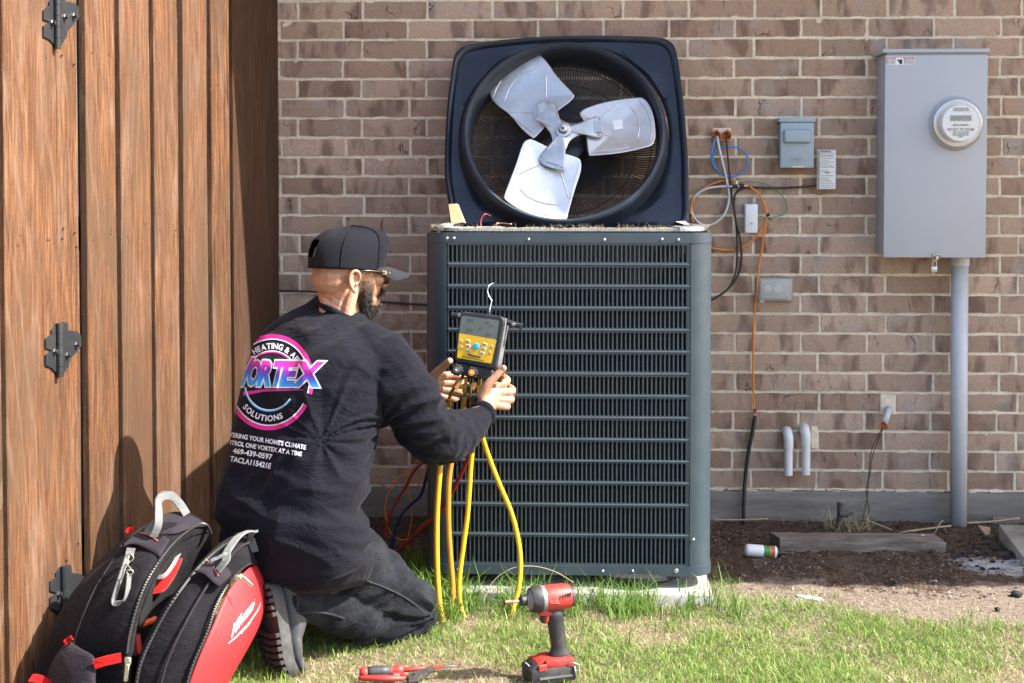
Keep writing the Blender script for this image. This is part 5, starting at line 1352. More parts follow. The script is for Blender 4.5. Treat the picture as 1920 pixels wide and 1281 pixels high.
for k in range(4200):                                   # stubble fading up the cheek and round the jaw
    f = rr.random(); x = 0.012 + 0.05*rr.random(); z = -0.045 - 0.06*rr.random()
    o_ = H(x, -0.2, z); h = HB.ray_cast(o_, (H(x, 0, z) - o_).normalized())
    if h[0] is None: continue
    if rr.random() > min(1, max(0, (-z - 0.035)/0.04))*0.8 + 0.15: continue
    p = h[0]; nn = h[1] if h[1].dot(o_ - p) > 0 else -h[1]; d = (nn + V((0.3, 0, -1))*1.2).normalized(); w = d.cross(nn).normalized()*0.00028
    bd.add([p + w, p - w, p + d*rr.uniform(0.002, 0.005)], [(0, 1, 2)])
tag(bd.build('beard_strands', M_HAIR, beard), kind='stuff')
bd_o = beard.children
# cap
def mesh_fabric():
    m, t, b = nt('cap_mesh'); p = pos(t)
    tc = t.nodes.new('ShaderNodeUVMap'); mp = t.nodes.new('ShaderNodeMapping'); mp.inputs['Scale'].default_value = (70, 40, 1); t.links.new(tc.outputs[0], mp.inputs[0])
    w = t.nodes.new('ShaderNodeTexWave'); w.bands_direction = 'X'; w.inputs['Scale'].default_value = 1.0; w.inputs['Distortion'].default_value = 0.4; t.links.new(mp.outputs[0], w.inputs[0])
    w2 = t.nodes.new('ShaderNodeTexWave'); w2.bands_direction = 'Y'; w2.inputs['Scale'].default_value = 0.6; t.links.new(mp.outputs[0], w2.inputs[0])
    h = math_(t, 'MAXIMUM', w.outputs[0], math_(t, 'MULTIPLY', w2.outputs[0], 0.5))
    c = ramp(t, h, [(0.2, (0.003, 0.003, 0.005)), (0.9, (0.016, 0.017, 0.026))])
    t.links.new(c, b.inputs['Base Color']); b.inputs['Roughness'].default_value = 0.6; b.inputs['Specular IOR Level'].default_value = 0.15; bump(t, b, h, 0.9, 0.0015); return m
M_CAPM = mesh_fabric(); M_CAP = cloth('cap_cloth', (0.008, 0.0085, 0.013), 0.8, 900, 0.15, sheen=0.05); M_BRIM = cloth('brim_cloth', (0.022, 0.023, 0.030), 0.8, 1200, 0.1, sheen=0.08)
CAPR = [(-0.017, 0.1115, 0.0845, 0.0), (0.01, 0.1135, 0.0855, 0.0), (0.035, 0.1125, 0.085, 0.001), (0.058, 0.106, 0.081, 0.004), (0.076, 0.094, 0.073, 0.009), (0.090, 0.074, 0.059, 0.014), (0.098, 0.050, 0.042, 0.016), (0.1025, 0.024, 0.022, 0.014), (0.1035, 0.003, 0.003, 0.012)]
NA = 64
def cap_pt(i, a):
    z, A_, B_, f = CAPR[i]
    c, s_ = math.cos(a), math.sin(a); fr = max(0, c)
    x = A_*c + f; y = B_*s_; zz = z
    if i >= 3: x += 0.016*fr**3*(1 if i < 7 else 0); zz += 0.006*fr**2*(i >= 4) * (1 if i < 8 else 0)
    if c < 0 and i == 0: zz += 0.004*c
    if c > 0.4 and i == 0: zz += 0.012*(c - 0.4)
    return V((x, y, zz))
for part, sel, mat_ in (('cap_front', lambda a: math.cos(a) > 0.52, M_CAP), ('cap_mesh', lambda a: math.cos(a) <= 0.52, M_CAPM)):
    mb = MB(); idx = {}; uv = []
    def gv_(i, k):
        if (i, k) not in idx:
            idx[(i, k)] = len(mb.v); a = 2*PI*k/NA; p = cap_pt(i, a)
            nr = math.sin(a*6/1.0)*0.0 
            seamd = 0.0018*max(0, 1 - abs(((a + PI/6) % (PI/3)) - PI/6)/0.06) * 0 
            mb.v.append(H(*p)); uv.append((k/NA*1.0, i/8))
        return idx[(i, k)]
    for i in range(len(CAPR) - 1):
        for k in range(NA):
            a = 2*PI*(k + 0.5)/NA
            if not sel(a): continue
            back = abs(((a - PI + PI) % (2*PI)) - PI)
            if part == 'cap_mesh' and back < 0.34 and 1 <= i < 3: continue
            mb.f.append([gv_(i, k), gv_(i, k+1), gv_(i+1, k+1), gv_(i+1, k)])
    o = mb.build(part, mat_, per, auto=60)
    ul = o.data.uv_layers.new(name='u')
    for lp in o.data.loops: ul.data[lp.index].uv = uv[lp.vertex_index]
    sd = o.modifiers.new('s', 'SUBSURF'); sd.levels = 1; sd.render_levels = 2
    so_ = o.modifiers.new('t', 'SOLIDIFY'); so_.thickness = 0.0022
bt = MB(); bt.lathe([(0.008, 0), (0.0075, 0.003), (0.0001, 0.0045)], 12, HM @ Matrix.Translation((0.012, 0, 0.104))); bt.build('cap_button', M_CAP, per, smooth=True)
for a in (math.acos(0.52), -math.acos(0.52)):
    MB().tube(catmull([H(*(cap_pt(i, a)*1.008)) for i in range(len(CAPR))], 4), 0.0014, 6).build('cap_seam', M_CAP, per, smooth=True)
for a in (2.05, -2.05):
    MB().tube(catmull([H(*(cap_pt(i, a)*1.008)) for i in range(len(CAPR))], 4), 0.0012, 6).build('cap_seam', M_CAP, per, smooth=True)
MB().tube(catmull([H(*(cap_pt(k_, PI + s_*(0.44 if k_ < 3.5 else 0.3)))*1.006 if False else H(*cap_pt(k_, PI + s_*(0.36 if k_ < 3 else 0.22)))) for s_, k_ in ((-1, 1), (-1, 2), (-0.6, 3), (0.6, 3), (1, 2), (1, 1))], 5), 0.003, 7).build('cap_arch_binding', M_CAP, per, smooth=True)
mb = MB(); nu, nv = 26, 8
for side in (0, 1):
    for j in range(nv + 1):
        for i in range(nu + 1):
            th = (-1 + 2*i/nu)*1.08; f = j/nv; c, s_ = math.cos(th), math.sin(th)
            bx = 0.1125*c + 0.004; by = 0.0845*s_; ext = 0.072*(max(0, math.cos(th*0.80)))**0.6
            x = bx + ext*f; y = by*(1 + 0.02*f); z = -0.008 + 0.009*c - 0.013*(abs(s_)**2)*f**0.5 - 0.016*f - 0.0055*side - 0.006*(abs(s_)**2)
            mb.v.append(H(x, y, z))
m1 = (nu+1)*(nv+1)
for j in range(nv):
    for i in range(nu):
        a = j*(nu+1)+i; mb.f.append([a, a+1, a+nu+2, a+nu+1]); mb.f.append([m1+a, m1+a+nu+1, m1+a+nu+2, m1+a+1])
edge = [i for i in range(nu+1)] + [j*(nu+1)+nu for j in range(1, nv+1)] + [nv*(nu+1)+i for i in range(nu-1, -1, -1)] + [j*(nu+1) for j in range(nv-1, 0, -1)]
for k in range(len(edge)): a, b_ = edge[k], edge[(k+1) % len(edge)]; mb.f.append([a, b_, b_+m1, a+m1])
mb.build('cap_brim', M_BRIM, per, auto=50)
# sunglasses
sg = thing('sunglasses', None); sg.parent = per; sg.matrix_basis = per.matrix_basis.inverted()
M_GL = surf('lens_dark', (0.03, 0.012, 0.008), 0.08, 0.0, bs=0, spec=0.9); M_FRM = surf('frame_black', (0.015, 0.013, 0.012), 0.25, bs=0); M_GOLD = surf('gold_badge', (0.75, 0.52, 0.18), 0.3, 0.9, bs=0)
for s_ in (-1, 1):
    MB().tube(catmull([H(-0.012, 0.082*s_, -0.024), H(0.02, 0.083*s_, -0.018), H(0.055, 0.078*s_, -0.018), H(0.088, 0.068*s_, -0.020)], 5), [0.003, 0.0042, 0.0052, 0.0055], 8, sx=0.7).build('temple', M_FRM, sg, smooth=True)
    mb = MB(); pts = []
    for zz in (-0.014, -0.026, -0.040, -0.050):
        for yy in (0.068, 0.052, 0.034, 0.014): pts.append(H(0.092 + 0.024*(1 - (yy/0.068)**2) + 0.004, yy*s_*(1.0 if zz > -0.045 else 0.92), zz))
    mb.v = pts
    for j in range(3):
        for i in range(3): a = j*4+i; mb.f.append([a, a+1, a+5, a+4])
    lo = mb.build('lens', M_GL, sg, smooth=True); t_ = lo.modifiers.new('t', 'SOLIDIFY'); t_.thickness = 0.003
gb = MB(); gb.box((0, 0, 0), (0.013, 0.003, 0.011), bev=0.001, M=HM @ Matrix.Translation((0.080, -0.0755, -0.0195)) @ Matrix.Rotation(math.radians(-22), 4, 'Z')); gb.build('badge', M_GOLD, sg)
MB().lathe([(0.003, 0), (0.003, 0.002), (0.0015, 0.002), (0.0015, 0.0005)], 12, HM @ Matrix.Translation((0.080, -0.0775, -0.0195)) @ Matrix.Rotation(math.radians(68), 4, 'Z') @ Matrix.Rotation(math.radians(-90), 4, 'X') @ Matrix.Rotation(0, 4, 'Z')).build('badge_ring', M_FRM, sg)
# ---- hands
def hand(nm, palm, fingers, wrist):
    hb = MB()
    chain(hb, wrist, [0.030, 0.0275, 0.028], 12)
    for a, b_, r1, r2 in palm: hb.tube([P(*a), P(*b_)], [r1, r2], 10); ball(hb, P(*b_), (r2, r2, r2))
    for pts, rs in fingers: chain(hb, pts, rs, 9, 3)
    def hd(p, n_): return -0.0006*max(0, ridged(p*60) - 0.8)*3
    return blob(nm, hb, 0.0021, M_SKIN, per, 2, hd)
wr = (909, 770, 1.335)
hand('right_hand', [(wr, (924, 728, 1.285), .023, .0165), (wr, (931, 738, 1.285), .023, .0165), (wr, (929, 750, 1.29), .023, .0155), (wr, (925, 760, 1.30), .020, .013), (wr, (906, 738, 1.32), .020, .0165), ((906, 745, 1.315), (926, 735, 1.29), .016, .015)],
  [([(924, 728, 1.285), (950, 716, 1.262), (944, 707, 1.225), (926, 701, 1.205)], [.0140, .0128, .0108, .0090]),
   ([(931, 738, 1.285), (960, 734, 1.262), (952, 725, 1.222), (932, 719, 1.20)], [.0142, .0130, .0110, .0090]),
   ([(929, 750, 1.29), (958, 750, 1.268), (950, 742, 1.228), (930, 736, 1.205)], [.0138, .0125, .0105, .0088]),
   ([(925, 760, 1.30), (951, 763, 1.28), (944, 757, 1.243), (926, 750, 1.22)], [.0122, .0112, .0095, .008]),
   ([(904, 742, 1.325), (914, 722, 1.328), (929, 706, 1.325), (944, 691, 1.32)], [.0165, .0140, .0118, .0100])],
  [(893, 783, 1.375), (902, 777, 1.352), wr])
wl_ = (799, 721, 1.25)
hand('left_hand', [(wl_, (826, 706, 1.235), .021, .014), (wl_, (829, 718, 1.23), .021, .014), (wl_, (828, 730, 1.23), .021, .0135), (wl_, (822, 741, 1.235), .020, .013), (wl_, (814, 708, 1.265), .020, .0165)],
  [([(826, 706, 1.235), (846, 704, 1.222), (862, 706, 1.215), (870, 708, 1.205)], [.0138, .0125, .011, .0095]),
   ([(829, 718, 1.23), (851, 719, 1.218), (868, 721, 1.215), (874, 721, 1.205)], [.0138, .0128, .0112, .0095]),
   ([(828, 730, 1.23), (848, 733, 1.22), (864, 736, 1.22), (870, 735, 1.21)], [.0135, .0122, .0106, .009]),
   ([(822, 741, 1.235), (838, 746, 1.225), (852, 749, 1.225), (858, 746, 1.215)], [.0120, .0110, .0096, .0084]),
   ([(808, 712, 1.262), (820, 698, 1.285), (832, 687, 1.30), (843, 677, 1.318)], [.0160, .0138, .0120, .0102])],
  [(775, 733, 1.245), (788, 727, 1.247), wl_])
for p, d_ in (((944.5, 689.5, 1.3295), (0.2, -0.6, 0.4)), ((842.5, 677, 1.3275), (0.1, -1, 0.3))):
    nb_ = MB(); ball(nb_, P(*p), (0.0062, 0.0026, 0.0078), frame((0, 0, 0), (1, 0, 0.2), (0.4, 0, 1)).to_3x3().to_4x4()); nb_.build('thumbnail', surf('nail_pink', (0.66, 0.42, 0.34), 0.3, bs=0), per, smooth=True)
# ---- boots: toes bent on the grass, sole turned to the left
M_BOOT = surf('boot_leather', (0.045, 0.045, 0.048), 0.6, var=0.3, vs=14, bs=0.4, bscale=200, bd=0.001, dust=(0.20, 0.19, 0.18, 0.8), dusts=9)
M_SOLE = surf('boot_sole', (0.05, 0.05, 0.05), 0.75, var=0.2, bs=0.4, dust=(0.15, 0.14, 0.13, 0.6), dusts=15)
M_TREAD = surf('boot_tread', (0.035, 0.027, 0.024), 0.8, var=0.3, vs=40, bs=0.5, bscale=150)
def boot(heel, toe, normal, parent):
    heel, toe = P(*heel), P(*toe); L = toe - heel; ln = L.length; x = L.normalized(); z = -V(normal); z = (z - x*z.dot(x)).normalized()
    M = frame(heel, x, z)                                  # x heel to toe, z up through the foot (away from the sole)
    bt_ = thing('boot', None); bt_.parent = parent; bt_.matrix_basis = parent.matrix_basis.inverted()
    k = ln/0.30
    wd = lambda t: 0.036 + 0.017*math.sin(min(1, max(0, (t - 0.05)/0.9))**1.2*PI*0.85) 
    def outline(g=0.0, m=30):
        pts = []
        for i in range(m + 1): t = i/m; pts.append((t*0.30, (wd(t) + g) * math.sqrt(max(0, 1 - abs(2*t - 1)**7))))
        return [(a, b_) for a, b_ in pts] + [(a, -b_) for a, b_ in pts[-2:0:-1]]
    bend = lambda p: V((p.x*k, p.y, p.z + 0.035*max(0, (p.x - 0.20)/0.1)**1.7))
    sl = MB(); o = outline(0.004); n = len(o)
    for zz, g in ((0.0, 1.0), (0.012, 1.02), (0.026, 0.99), (0.030, 0.95)):
        for a, b_ in o: sl.v.append(M @ bend(V((a, b_*g, zz))))
    for i in range(3):
        for q in range(n): sl.f.append([i*n+q, i*n+(q+1) % n, (i+1)*n+(q+1) % n, (i+1)*n+q])
    sl.f.append(list(range(n))); sl.f.append([3*n+q for q in range(n)]); sl.build('midsole', M_SOLE, bt_, auto=50)
    for i in range(15):
        t = (i + 0.5)/15
        if 0.34 < t < 0.44: continue
        w = wd(t)*math.sqrt(max(0.02, 1 - abs(2*t - 1)**7)) + 0.003
        for s_ in (-1, 1):
            lg = MB(); c = bend(V((t*0.30, s_*w*0.56, -0.006)))
            lg.box(tuple(c), (0.0135*k, w*0.95, 0.014), M=M, bev=0.002, R=Matrix.Rotation(0.16*s_, 3, 'Z') @ Matrix.Rotation(-0.25 if t > 0.75 else 0, 3, 'Y')); lg.build('lug', M_TREAD, bt_)
    up_ = MB(); secs = [(0.018, 0.034, 0.055, 0.075), (0.05, 0.040, 0.075, 0.11), (0.09, 0.041, 0.075, 0.10), (0.13, 0.042, 0.060, 0.075), (0.18, 0.046, 0.045, 0.052), (0.225, 0.047, 0.036, 0.040), (0.262, 0.042, 0.028, 0.034), (0.285, 0.028, 0.016, 0.026)]
    m = 18
    for (a, w, h, zc) in secs:
        for j in range(m): q = 2*PI*j/m; up_.v.append(M @ bend(V((a, w*math.cos(q), 0.028 + (zc*0.5) + (zc*0.52)*math.sin(q)))))
    for i in range(len(secs) - 1):
        for j in range(m): up_.f.append([i*m+j, i*m+(j+1) % m, (i+1)*m+(j+1) % m, (i+1)*m+j])
    up_.f.append(list(range(m))[::-1]); up_.f.append([(len(secs)-1)*m+j for j in range(m)])
    up_.tube([M @ V((0.06*k, 0, 0.06)), M @ V((0.055*k, 0, 0.13)), M @ V((0.03*k, 0, 0.19))], [0.046, 0.045, 0.047], 18)
    uo = MB(); uo.v = up_.v; uo.f = up_.f
    blob('upper', uo, 0.005, M_BOOT, bt_, 3, lambda p, n_: 0.002*noise.noise(p*30)+0.0015*(ridged(p*18)-.5)).parent = bt_
    return bt_
boot((497, 1092, 1.845), (518, 1284, 1.86), (-0.78, -0.62, 0.02), per)
boot((452, 1110, 1.60), (470, 1255, 1.62), (-0.72, -0.68, 0.02), per)
# ================================================================ digital gauge set in his hands
M_GBLK = surf('gauge_black', (0.016, 0.017, 0.020), 0.42, bs=0.2, bscale=300, dust=(0.10, 0.10, 0.10, 0.3), dusts=20)
M_GGREY = surf('gauge_grey', (0.16, 0.16, 0.165), 0.55, var=0.25, vs=30, bs=0.3)
M_YEL = surf('gauge_yellow', (0.78, 0.46, 0.015), 0.4, bs=0.05, var=0.12, vs=25, dust=(0.35, 0.25, 0.05, 0.35), dusts=22)
M_BTN = surf('button_grey', (0.48, 0.50, 0.52), 0.5, bs=0); M_BTNB = surf('button_blue', (0.03, 0.38, 0.75), 0.4, bs=0)
M_SCR = surf('gauge_lcd', (0.085, 0.085, 0.055), 0.12, bs=0, var=0.2, vs=20, spec=0.8); M_SEG = surf('lcd_segment', (0.035, 0.038, 0.028), 0.4, bs=0)
M_BRASS = surf('brass', (0.55, 0.36, 0.12), 0.3, 0.95, var=0.2, vs=40); M_ORK = surf('orange_cap', (0.85, 0.30, 0.01), 0.4, bs=0)
GC = P(903, 633, 1.315); gs = SC(1.315)
GX = (V((math.cos(math.radians(10)), 0, -math.sin(math.radians(10)))) + V((0, -0.22, 0))).normalized(); GZ = V((0.17, 0.10, 0.98))
GM = frame(GC, GX, GZ); GYv = GM.to_3x3() @ V((0, 1, 0)); GMI = GM.inverted()
def gl(x, y, off=0.0):                    # picture point on the gauge's face, in gauge coordinates
    d = ray(x, y); p0 = GC + GYv*off; return GMI @ (CAMPOS + d*((p0 - CAMPOS).dot(GYv)/d.dot(GYv)))
gg = thing('manifold_gauge', 'yellow and black digital refrigerant gauge with brass hose fittings, held in both hands', 'gauge', tuple(P(890, 700, 1.3)))
def gpoly(pts, y0, y1, name, mat, inset=0.0, par=gg, smooth=35, m=3):
    q = [gl(*p) for p in pts]; q = [(p.x, p.z) for p in q]
    if m: q = [(p.x, p.z) for p in catmull([(x, 0, z) for x, z in q], m, closed=True)]
    n = len(q); cx = sum(a for a, _ in q)/n; cz = sum(b_ for _, b_ in q)/n; mb = MB(); e = inset
    for y, f in ((y1, 1.0), (y0 + abs(e), 1.0), (y0, 1.0 - e*14)):
        for x, z in q: mb.v.append(GM @ V((cx + (x-cx)*f, y, cz + (z-cz)*f)))
    for i in range(2):
        for k in range(n): mb.f.append([i*n+k, i*n+(k+1) % n, (i+1)*n+(k+1) % n, (i+1)*n+k])
    mb.f.append([2*n+k for k in range(n)]); mb.f.append(list(range(n))[::-1]); return mb.build(name, mat, par, auto=smooth)
def rq(c4_, m=4, r=0.16):                 # rounded quadrilateral from four picture corners
    c4_ = [V((*c, 0)) for c in c4_]; out = []
    for i in range(4):
        p, a, b_ = c4_[i], c4_[i-1], c4_[(i+1) % 4]
        A_ = p + (a - p)*r; B_ = p + (b_ - p)*r
        for k in range(m + 1): t = k/m; q = A_*(1-t)**2 + p*2*t*(1-t) + B_*t*t; out.append((q.x, q.y))
    return out
gpoly(rq([(863, 583), (947, 594), (929, 693), (851, 678)], 4, 0.12), 0.0, 0.016, 'bezel', M_GBLK, 0.003, m=0)
gpoly(rq([(862, 585), (948, 596), (931, 694), (851, 678)], 4, 0.12), 0.0165, 0.050, 'casing', M_GGREY, 0.004, m=0)
gpoly(rq([(866, 592), (936, 601), (931, 637), (861, 625)], 3, 0.05), -0.0008, 0.001, 'screen', M_SCR, 0, m=0)
gpoly(rq([(861, 625), (931, 637), (921, 682), (857, 671)], 3, 0.05), -0.0009, 0.001, 'keypad', M_YEL, 0, m=0)
for (x, y, r_, mt_) in ((892.5, 649.5, 6.2, M_BTNB),):
    MB().lathe([(r_*gs, 0), (r_*gs*0.9, 0.0025), (0.0001, 0.0032)], 20, GM @ Matrix.Translation(gl(x, y, -0.001)) @ LAT).build('round_button', mt_, gg, auto=40)
for (x, y) in ((877.5, 639.5), (877.5, 648.5), (878.5, 657.5), (909, 645.5), (907, 654), (903.5, 662)):
    p = gl(x, y, -0.001); MB().box((p.x, p.y, p.z), (0.0135, 0.0025, 0.0068), M=GM, bev=0.001, R=Matrix.Rotation(0.0, 3, 'Y')).build('button', M_BTN, gg)
    MB().box((p.x, p.y - 0.0014, p.z), (0.007, 0.0003, 0.0022), M=GM).build('button_print', M_INKB, gg)
for (x, y) in ((865, 639), (865, 650), (922, 649), (918.5, 660)):
    MB().lathe([(0.0032, 0), (0.003, 0.0014), (0.0001, 0.0016)], 12, GM @ Matrix.Translation(gl(x, y, -0.001)) @ LAT).build('small_button', M_BTN, gg, auto=40)
    p = gl(x, y + 4.5, -0.0012); MB().box((p.x, p.y, p.z), (0.006, 0.0003, 0.0012), M=GM).build('button_print', M_INKB, gg)
def gtext(s, x, y, h, mat, bold=0.0):
    p = gl(x, y, -0.0013); text('print', s, h, GM @ Matrix.Translation(p), mat, gg, bold)
gtext('Fieldpiece', 889, 667.5, 0.0098, M_INKB, 0.0003); gtext('DIGITAL REFRIGERANT SYSTEM ANALYZER', 887, 672.5, 0.0034, M_INKB, 0.0001)
for s, x, y, h in (('78.5', 882, 601, 0.011), ('125', 914, 605, 0.009), ('VSAT', 921, 611, 0.005), ('37.7', 880, 620, 0.011), ('9.7', 917, 628, 0.011), ('SC', 900, 617, 0.006), ('---------', 905, 613, 0.006)):
    gtext(s, x, y, h, M_SEG)
# valve block, knobs, hook arms, hanger
gpoly(rq([(849, 679), (924, 694), (921, 713), (843, 701)], 3, 0.12), 0.004, 0.046, 'valve_block', M_GBLK, 0.003, m=0)
for (x, y, cap) in ((856.5, 694, M_GGREY), (884.5, 699, M_ORK)):
    K = GM @ Matrix.Translation(gl(x + 3, y, 0.004)) @ LAT
    kb = MB(); kb.lathe([(0.0135, -0.004), (0.0155, 0.002), (0.0155, 0.018), (0.0135, 0.022), (0.0095, 0.0225)], 20, K)
    for j in range(10):
        a = 2*PI*j/10; kb.box((0.0155*math.cos(a), 0.0155*math.sin(a), 0.010), (0.004, 0.004, 0.016), M=K, bev=0.001, R=Matrix.Rotation(a, 3, 'Z'))
    kb.build('knob', M_GBLK, gg, auto=40); MB().lathe([(0.0095, 0.022), (0.0090, 0.0245), (0.0001, 0.025)], 18, K).build('knob_cap', cap, gg, auto=40)
    MB().lathe([(0.0045, 0.0245), (0.0001, 0.0256)], 12, K).build('knob_print', M_PAPER, gg)
for nm, a, b_ in (('probe_clip', (866, 589), (845, 591)), ('probe_clip', (944, 603), (972, 611))):
    A_, B_ = GM @ (gl(*a) + V((0, 0.03, 0))), GM @ (gl(*b_) + V((0, 0.03, 0))); mb = MB(); mb.cyl(A_, B_, 0.0085, 12)
    mb.cyl(B_, B_ + (B_ - A_).normalized()*0.004, 0.012, 12); mb.build(nm, M_GBLK, gg, auto=40)
    M2 = A_ + (B_ - A_)*0.5; MB().box((0, 0, 0), (0.010, 0.003, 0.009), M=frame(M2 + V((0, -0.0085, 0)), B_ - A_, (0, 0, 1)), bev=0.001).build('clip_magnet', M_STEEL, gg)
MB().tube(catmull([GM @ (gl(915, 598) + V((0, 0.03, 0))), P(917.5, 587, 1.30), P(920, 572, 1.29), P(921.5, 564, 1.285), P(917, 556, 1.28), P(914, 546, 1.275), P(917, 536, 1.27), P(926, 530.5, 1.25)], 5), 0.0020, 8).build('hanging_hook', M_STEEL, gg, smooth=True)
MB().cyl(P(941, 698, 1.30), P(936, 716, 1.30), 0.0075, 10).build('side_valve', M_GBLK, gg, auto=40); MB().cyl(P(944, 704, 1.325), P(945, 708, 1.325), 0.006, 10).build('valve_cap', surf('orange_rubber', (0.55, 0.12, 0.03), 0.5, bs=0), gg, auto=40)
def fitting(pts, nuts):
    MB().tube(catmull([P(*p) for p in pts], 5), 0.0052, 10).build('brass_elbow', M_BRASS, gg, smooth=True)
    for a, b_, r_ in nuts: MB().cyl(P(*a), P(*b_), r_, 6).build('brass_nut', M_BRASS, gg)
fitting([(868, 706, 1.30), (862, 716, 1.315), (855, 724, 1.325), (848, 733, 1.325), (843, 746, 1.32), (841, 760, 1.315)], [((860, 717, 1.318), (852, 728, 1.325), 0.0105), ((843, 749, 1.32), (841, 766, 1.315), 0.0088)])
fitting([(888, 709, 1.30), (890, 720, 1.315), (885, 728, 1.325), (882, 738, 1.325), (884, 750, 1.32), (890, 757, 1.31)], [((891, 718, 1.318), (885, 730, 1.325), 0.0090), ((881, 742, 1.325), (884, 752, 1.32), 0.0070)])
fitting([(874, 707, 1.285), (873, 724, 1.285), (871, 742, 1.285)], [((873, 720, 1.285), (872, 736, 1.285), 0.0095)]); fitting([(900, 711, 1.28), (901, 726, 1.28), (900, 745, 1.28)], [((901, 722, 1.28), (900, 738, 1.28), 0.0095)])
# ---- hoses
def hose_mat(nm, c): return surf(nm, c, 0.42, bs=0.1, bscale=300, var=0.08, vs=15, dust=(c[0]*0.5, c[1]*0.4, c[2]*0.3, 0.4), dusts=14)
M_HY = hose_mat('hose_yellow', (0.58, 0.30, 0.014)); M_HY2 = hose_mat('hose_bright_yellow', (0.62, 0.39, 0.016)); M_HO = hose_mat('hose_amber', (0.42, 0.21, 0.02)); M_HR = hose_mat('hose_red', (0.20, 0.010, 0.010)); M_HB = hose_mat('hose_blue', (0.008, 0.015, 0.11))
def gp(x, y, z=0.03): g = G(x, y, z); return (x, y, -g.y)
cable('charging_hose', [(841, 764, 1.315), (836, 800, 1.315), (829, 850, 1.32), (823, 900, 1.33), (819, 970, 1.34), (819, 1050, 1.36), (822, 1110, 1.38), (827, 1150, 1.40), (835, 1185, 1.42)], 0.0086, M_HY, 'leftmost thick yellow hose, pale mark near its top, hanging straight to the grass', 'hose', 'yellow hoses hanging from the gauge', 12)
cable('charging_hose', [(872, 745, 1.285), (862, 800, 1.29), (850, 850, 1.30), (842, 900, 1.31), (841, 980, 1.32), (845, 1050, 1.33), (849, 1100, 1.34), (848, 1140, 1.36), (845, 1160, 1.37), (848, 1182, 1.40)], 0.0080, M_HO, 'amber hose with printed marks, second from the left of the hanging hoses', 'hose', 'yellow hoses hanging from the gauge', 12)
cable('charging_hose', [(900, 748, 1.28), (893, 800, 1.285), (884, 860, 1.29), (880, 920, 1.295), (876, 970, 1.30), (868, 1030, 1.31), (862, 1080, 1.32), (862, 1120, 1.335), (867, 1148, 1.35), (876, 1168, 1.37)], 0.0072, M_HY2, 'slim bright yellow hose, third from the left, ending in a kink on the grass', 'hose', 'yellow hoses hanging from the gauge', 12)
cable('charging_hose', [(892, 758, 1.31), (899, 800, 1.30), (914, 850, 1.285), (935, 905, 1.28), (958, 960, 1.28), (971, 1010, 1.285), (976, 1055, 1.295), (973, 1100, 1.31), (964, 1135, 1.33), (952, 1168, 1.36)], 0.0074, M_HY2, 'yellow hose bowing out across the condenser louvres towards the drill', 'hose', 'yellow hoses hanging from the gauge', 12)
cable('refrigerant_hose', [(886, 830, 1.27), (876, 863, 1.26), (851, 917, 1.22), (828, 955, 1.18), (800, 983, 1.12), (770, 1012, 1.05), (744, 1036, 1.0)], 0.0062, M_HR, 'dark red hose slanting down behind the yellow ones from under his sleeve', 'hose', None, 10)
cable('refrigerant_hose', [(800, 860, 1.0), (775, 885, 1.0), (760, 914, 1.0), (743, 940, 1.0), (730, 968, 1.0), (721, 1010, 1.0)], 0.0048, M_HR, 'shorter dark red hose in the gap, next to the blue hose', 'hose', None, 10)
cable('refrigerant_hose', [(815, 850, 1.02), (803, 880, 1.0), (790, 926, 0.98), (768, 948, 0.95), (752, 966, 0.95), (741, 994, 0.95), (733, 1030, 0.95)], 0.0052, M_HB, 'dark blue hose in the shadowed gap beside the condenser', 'hose', None, 10)
cable('loose_wire', [(782, 862, 0.9), (770, 888, 0.9), (766, 905, 0.9), (768, 935, 0.9), (772, 972, 0.9), (768, 995, 0.9), (764, 1012, 0.9), (765, 1030, 0.9)], 0.0021, M_ORG, 'orange wire hanging almost straight in the gap left of the condenser', 'wire', 'orange wires in the gap', 5)
cable('loose_wire', [(790, 893, 0.88), (770, 889, 0.88), (750, 894, 0.88), (734, 912, 0.88), (724, 938, 0.88), (723, 969, 0.88), (734, 1001, 0.88), (752, 1012, 0.88), (768, 1010, 0.88)], 0.0021, M_ORG, 'orange wire making a big loop in the gap left of the condenser', 'wire', 'orange wires in the gap', 5)
cable('loose_wire', [(801, 872, 0.92), (790, 888, 0.92), (786, 905, 0.92), (787, 918, 0.92)], 0.0019, M_ORG, 'short orange wire end nearest his elbow in the gap', 'wire', 'orange wires in the gap', 5)
cable('loose_wire', [(816, 955, 1.1), (800, 975, 1.06), (785, 992, 1.0), (771, 1010, 0.95)], 0.0021, M_ORG, 'orange wire slanting along the red hose', 'wire', 'orange wires in the gap', 5)

# ================================================================ impact driver standing on its battery
M_DRED = surf('tool_red', (0.42, 0.032, 0.024), 0.5, bs=0.15, bscale=200, var=0.1, dust=(0.30, 0.12, 0.10, 0.5), dusts=25)
M_DBLK = surf('tool_black', (0.022, 0.022, 0.023), 0.55, bs=0.4, bscale=300, dust=(0.13, 0.12, 0.11, 0.45), dusts=22)
M_DGRY = surf('tool_alloy', (0.20, 0.20, 0.20), 0.45, 0.3, var=0.3, vs=40, bs=0.3, dust=(0.35, 0.33, 0.30, 0.5), dusts=28)
DY = 1.865; DB = P(1030, 1246, DY)
da = math.radians(202)                                  # the bit points left and slightly toward the viewer
DF = V((math.cos(da), math.sin(da), 0)); DM = frame(P(1033, 1258, DY), -DF, (0, 0, 1)); zg = 0.032
DM = Matrix.Translation((0, 0, 0)) @ DM; o_ = DM.translation; DM.translation = V((o_.x, o_.y, zg))
dr = thing('impact_driver', 'red and black cordless impact driver standing on its battery in the grass', 'impact driver', tuple(DM.translation))
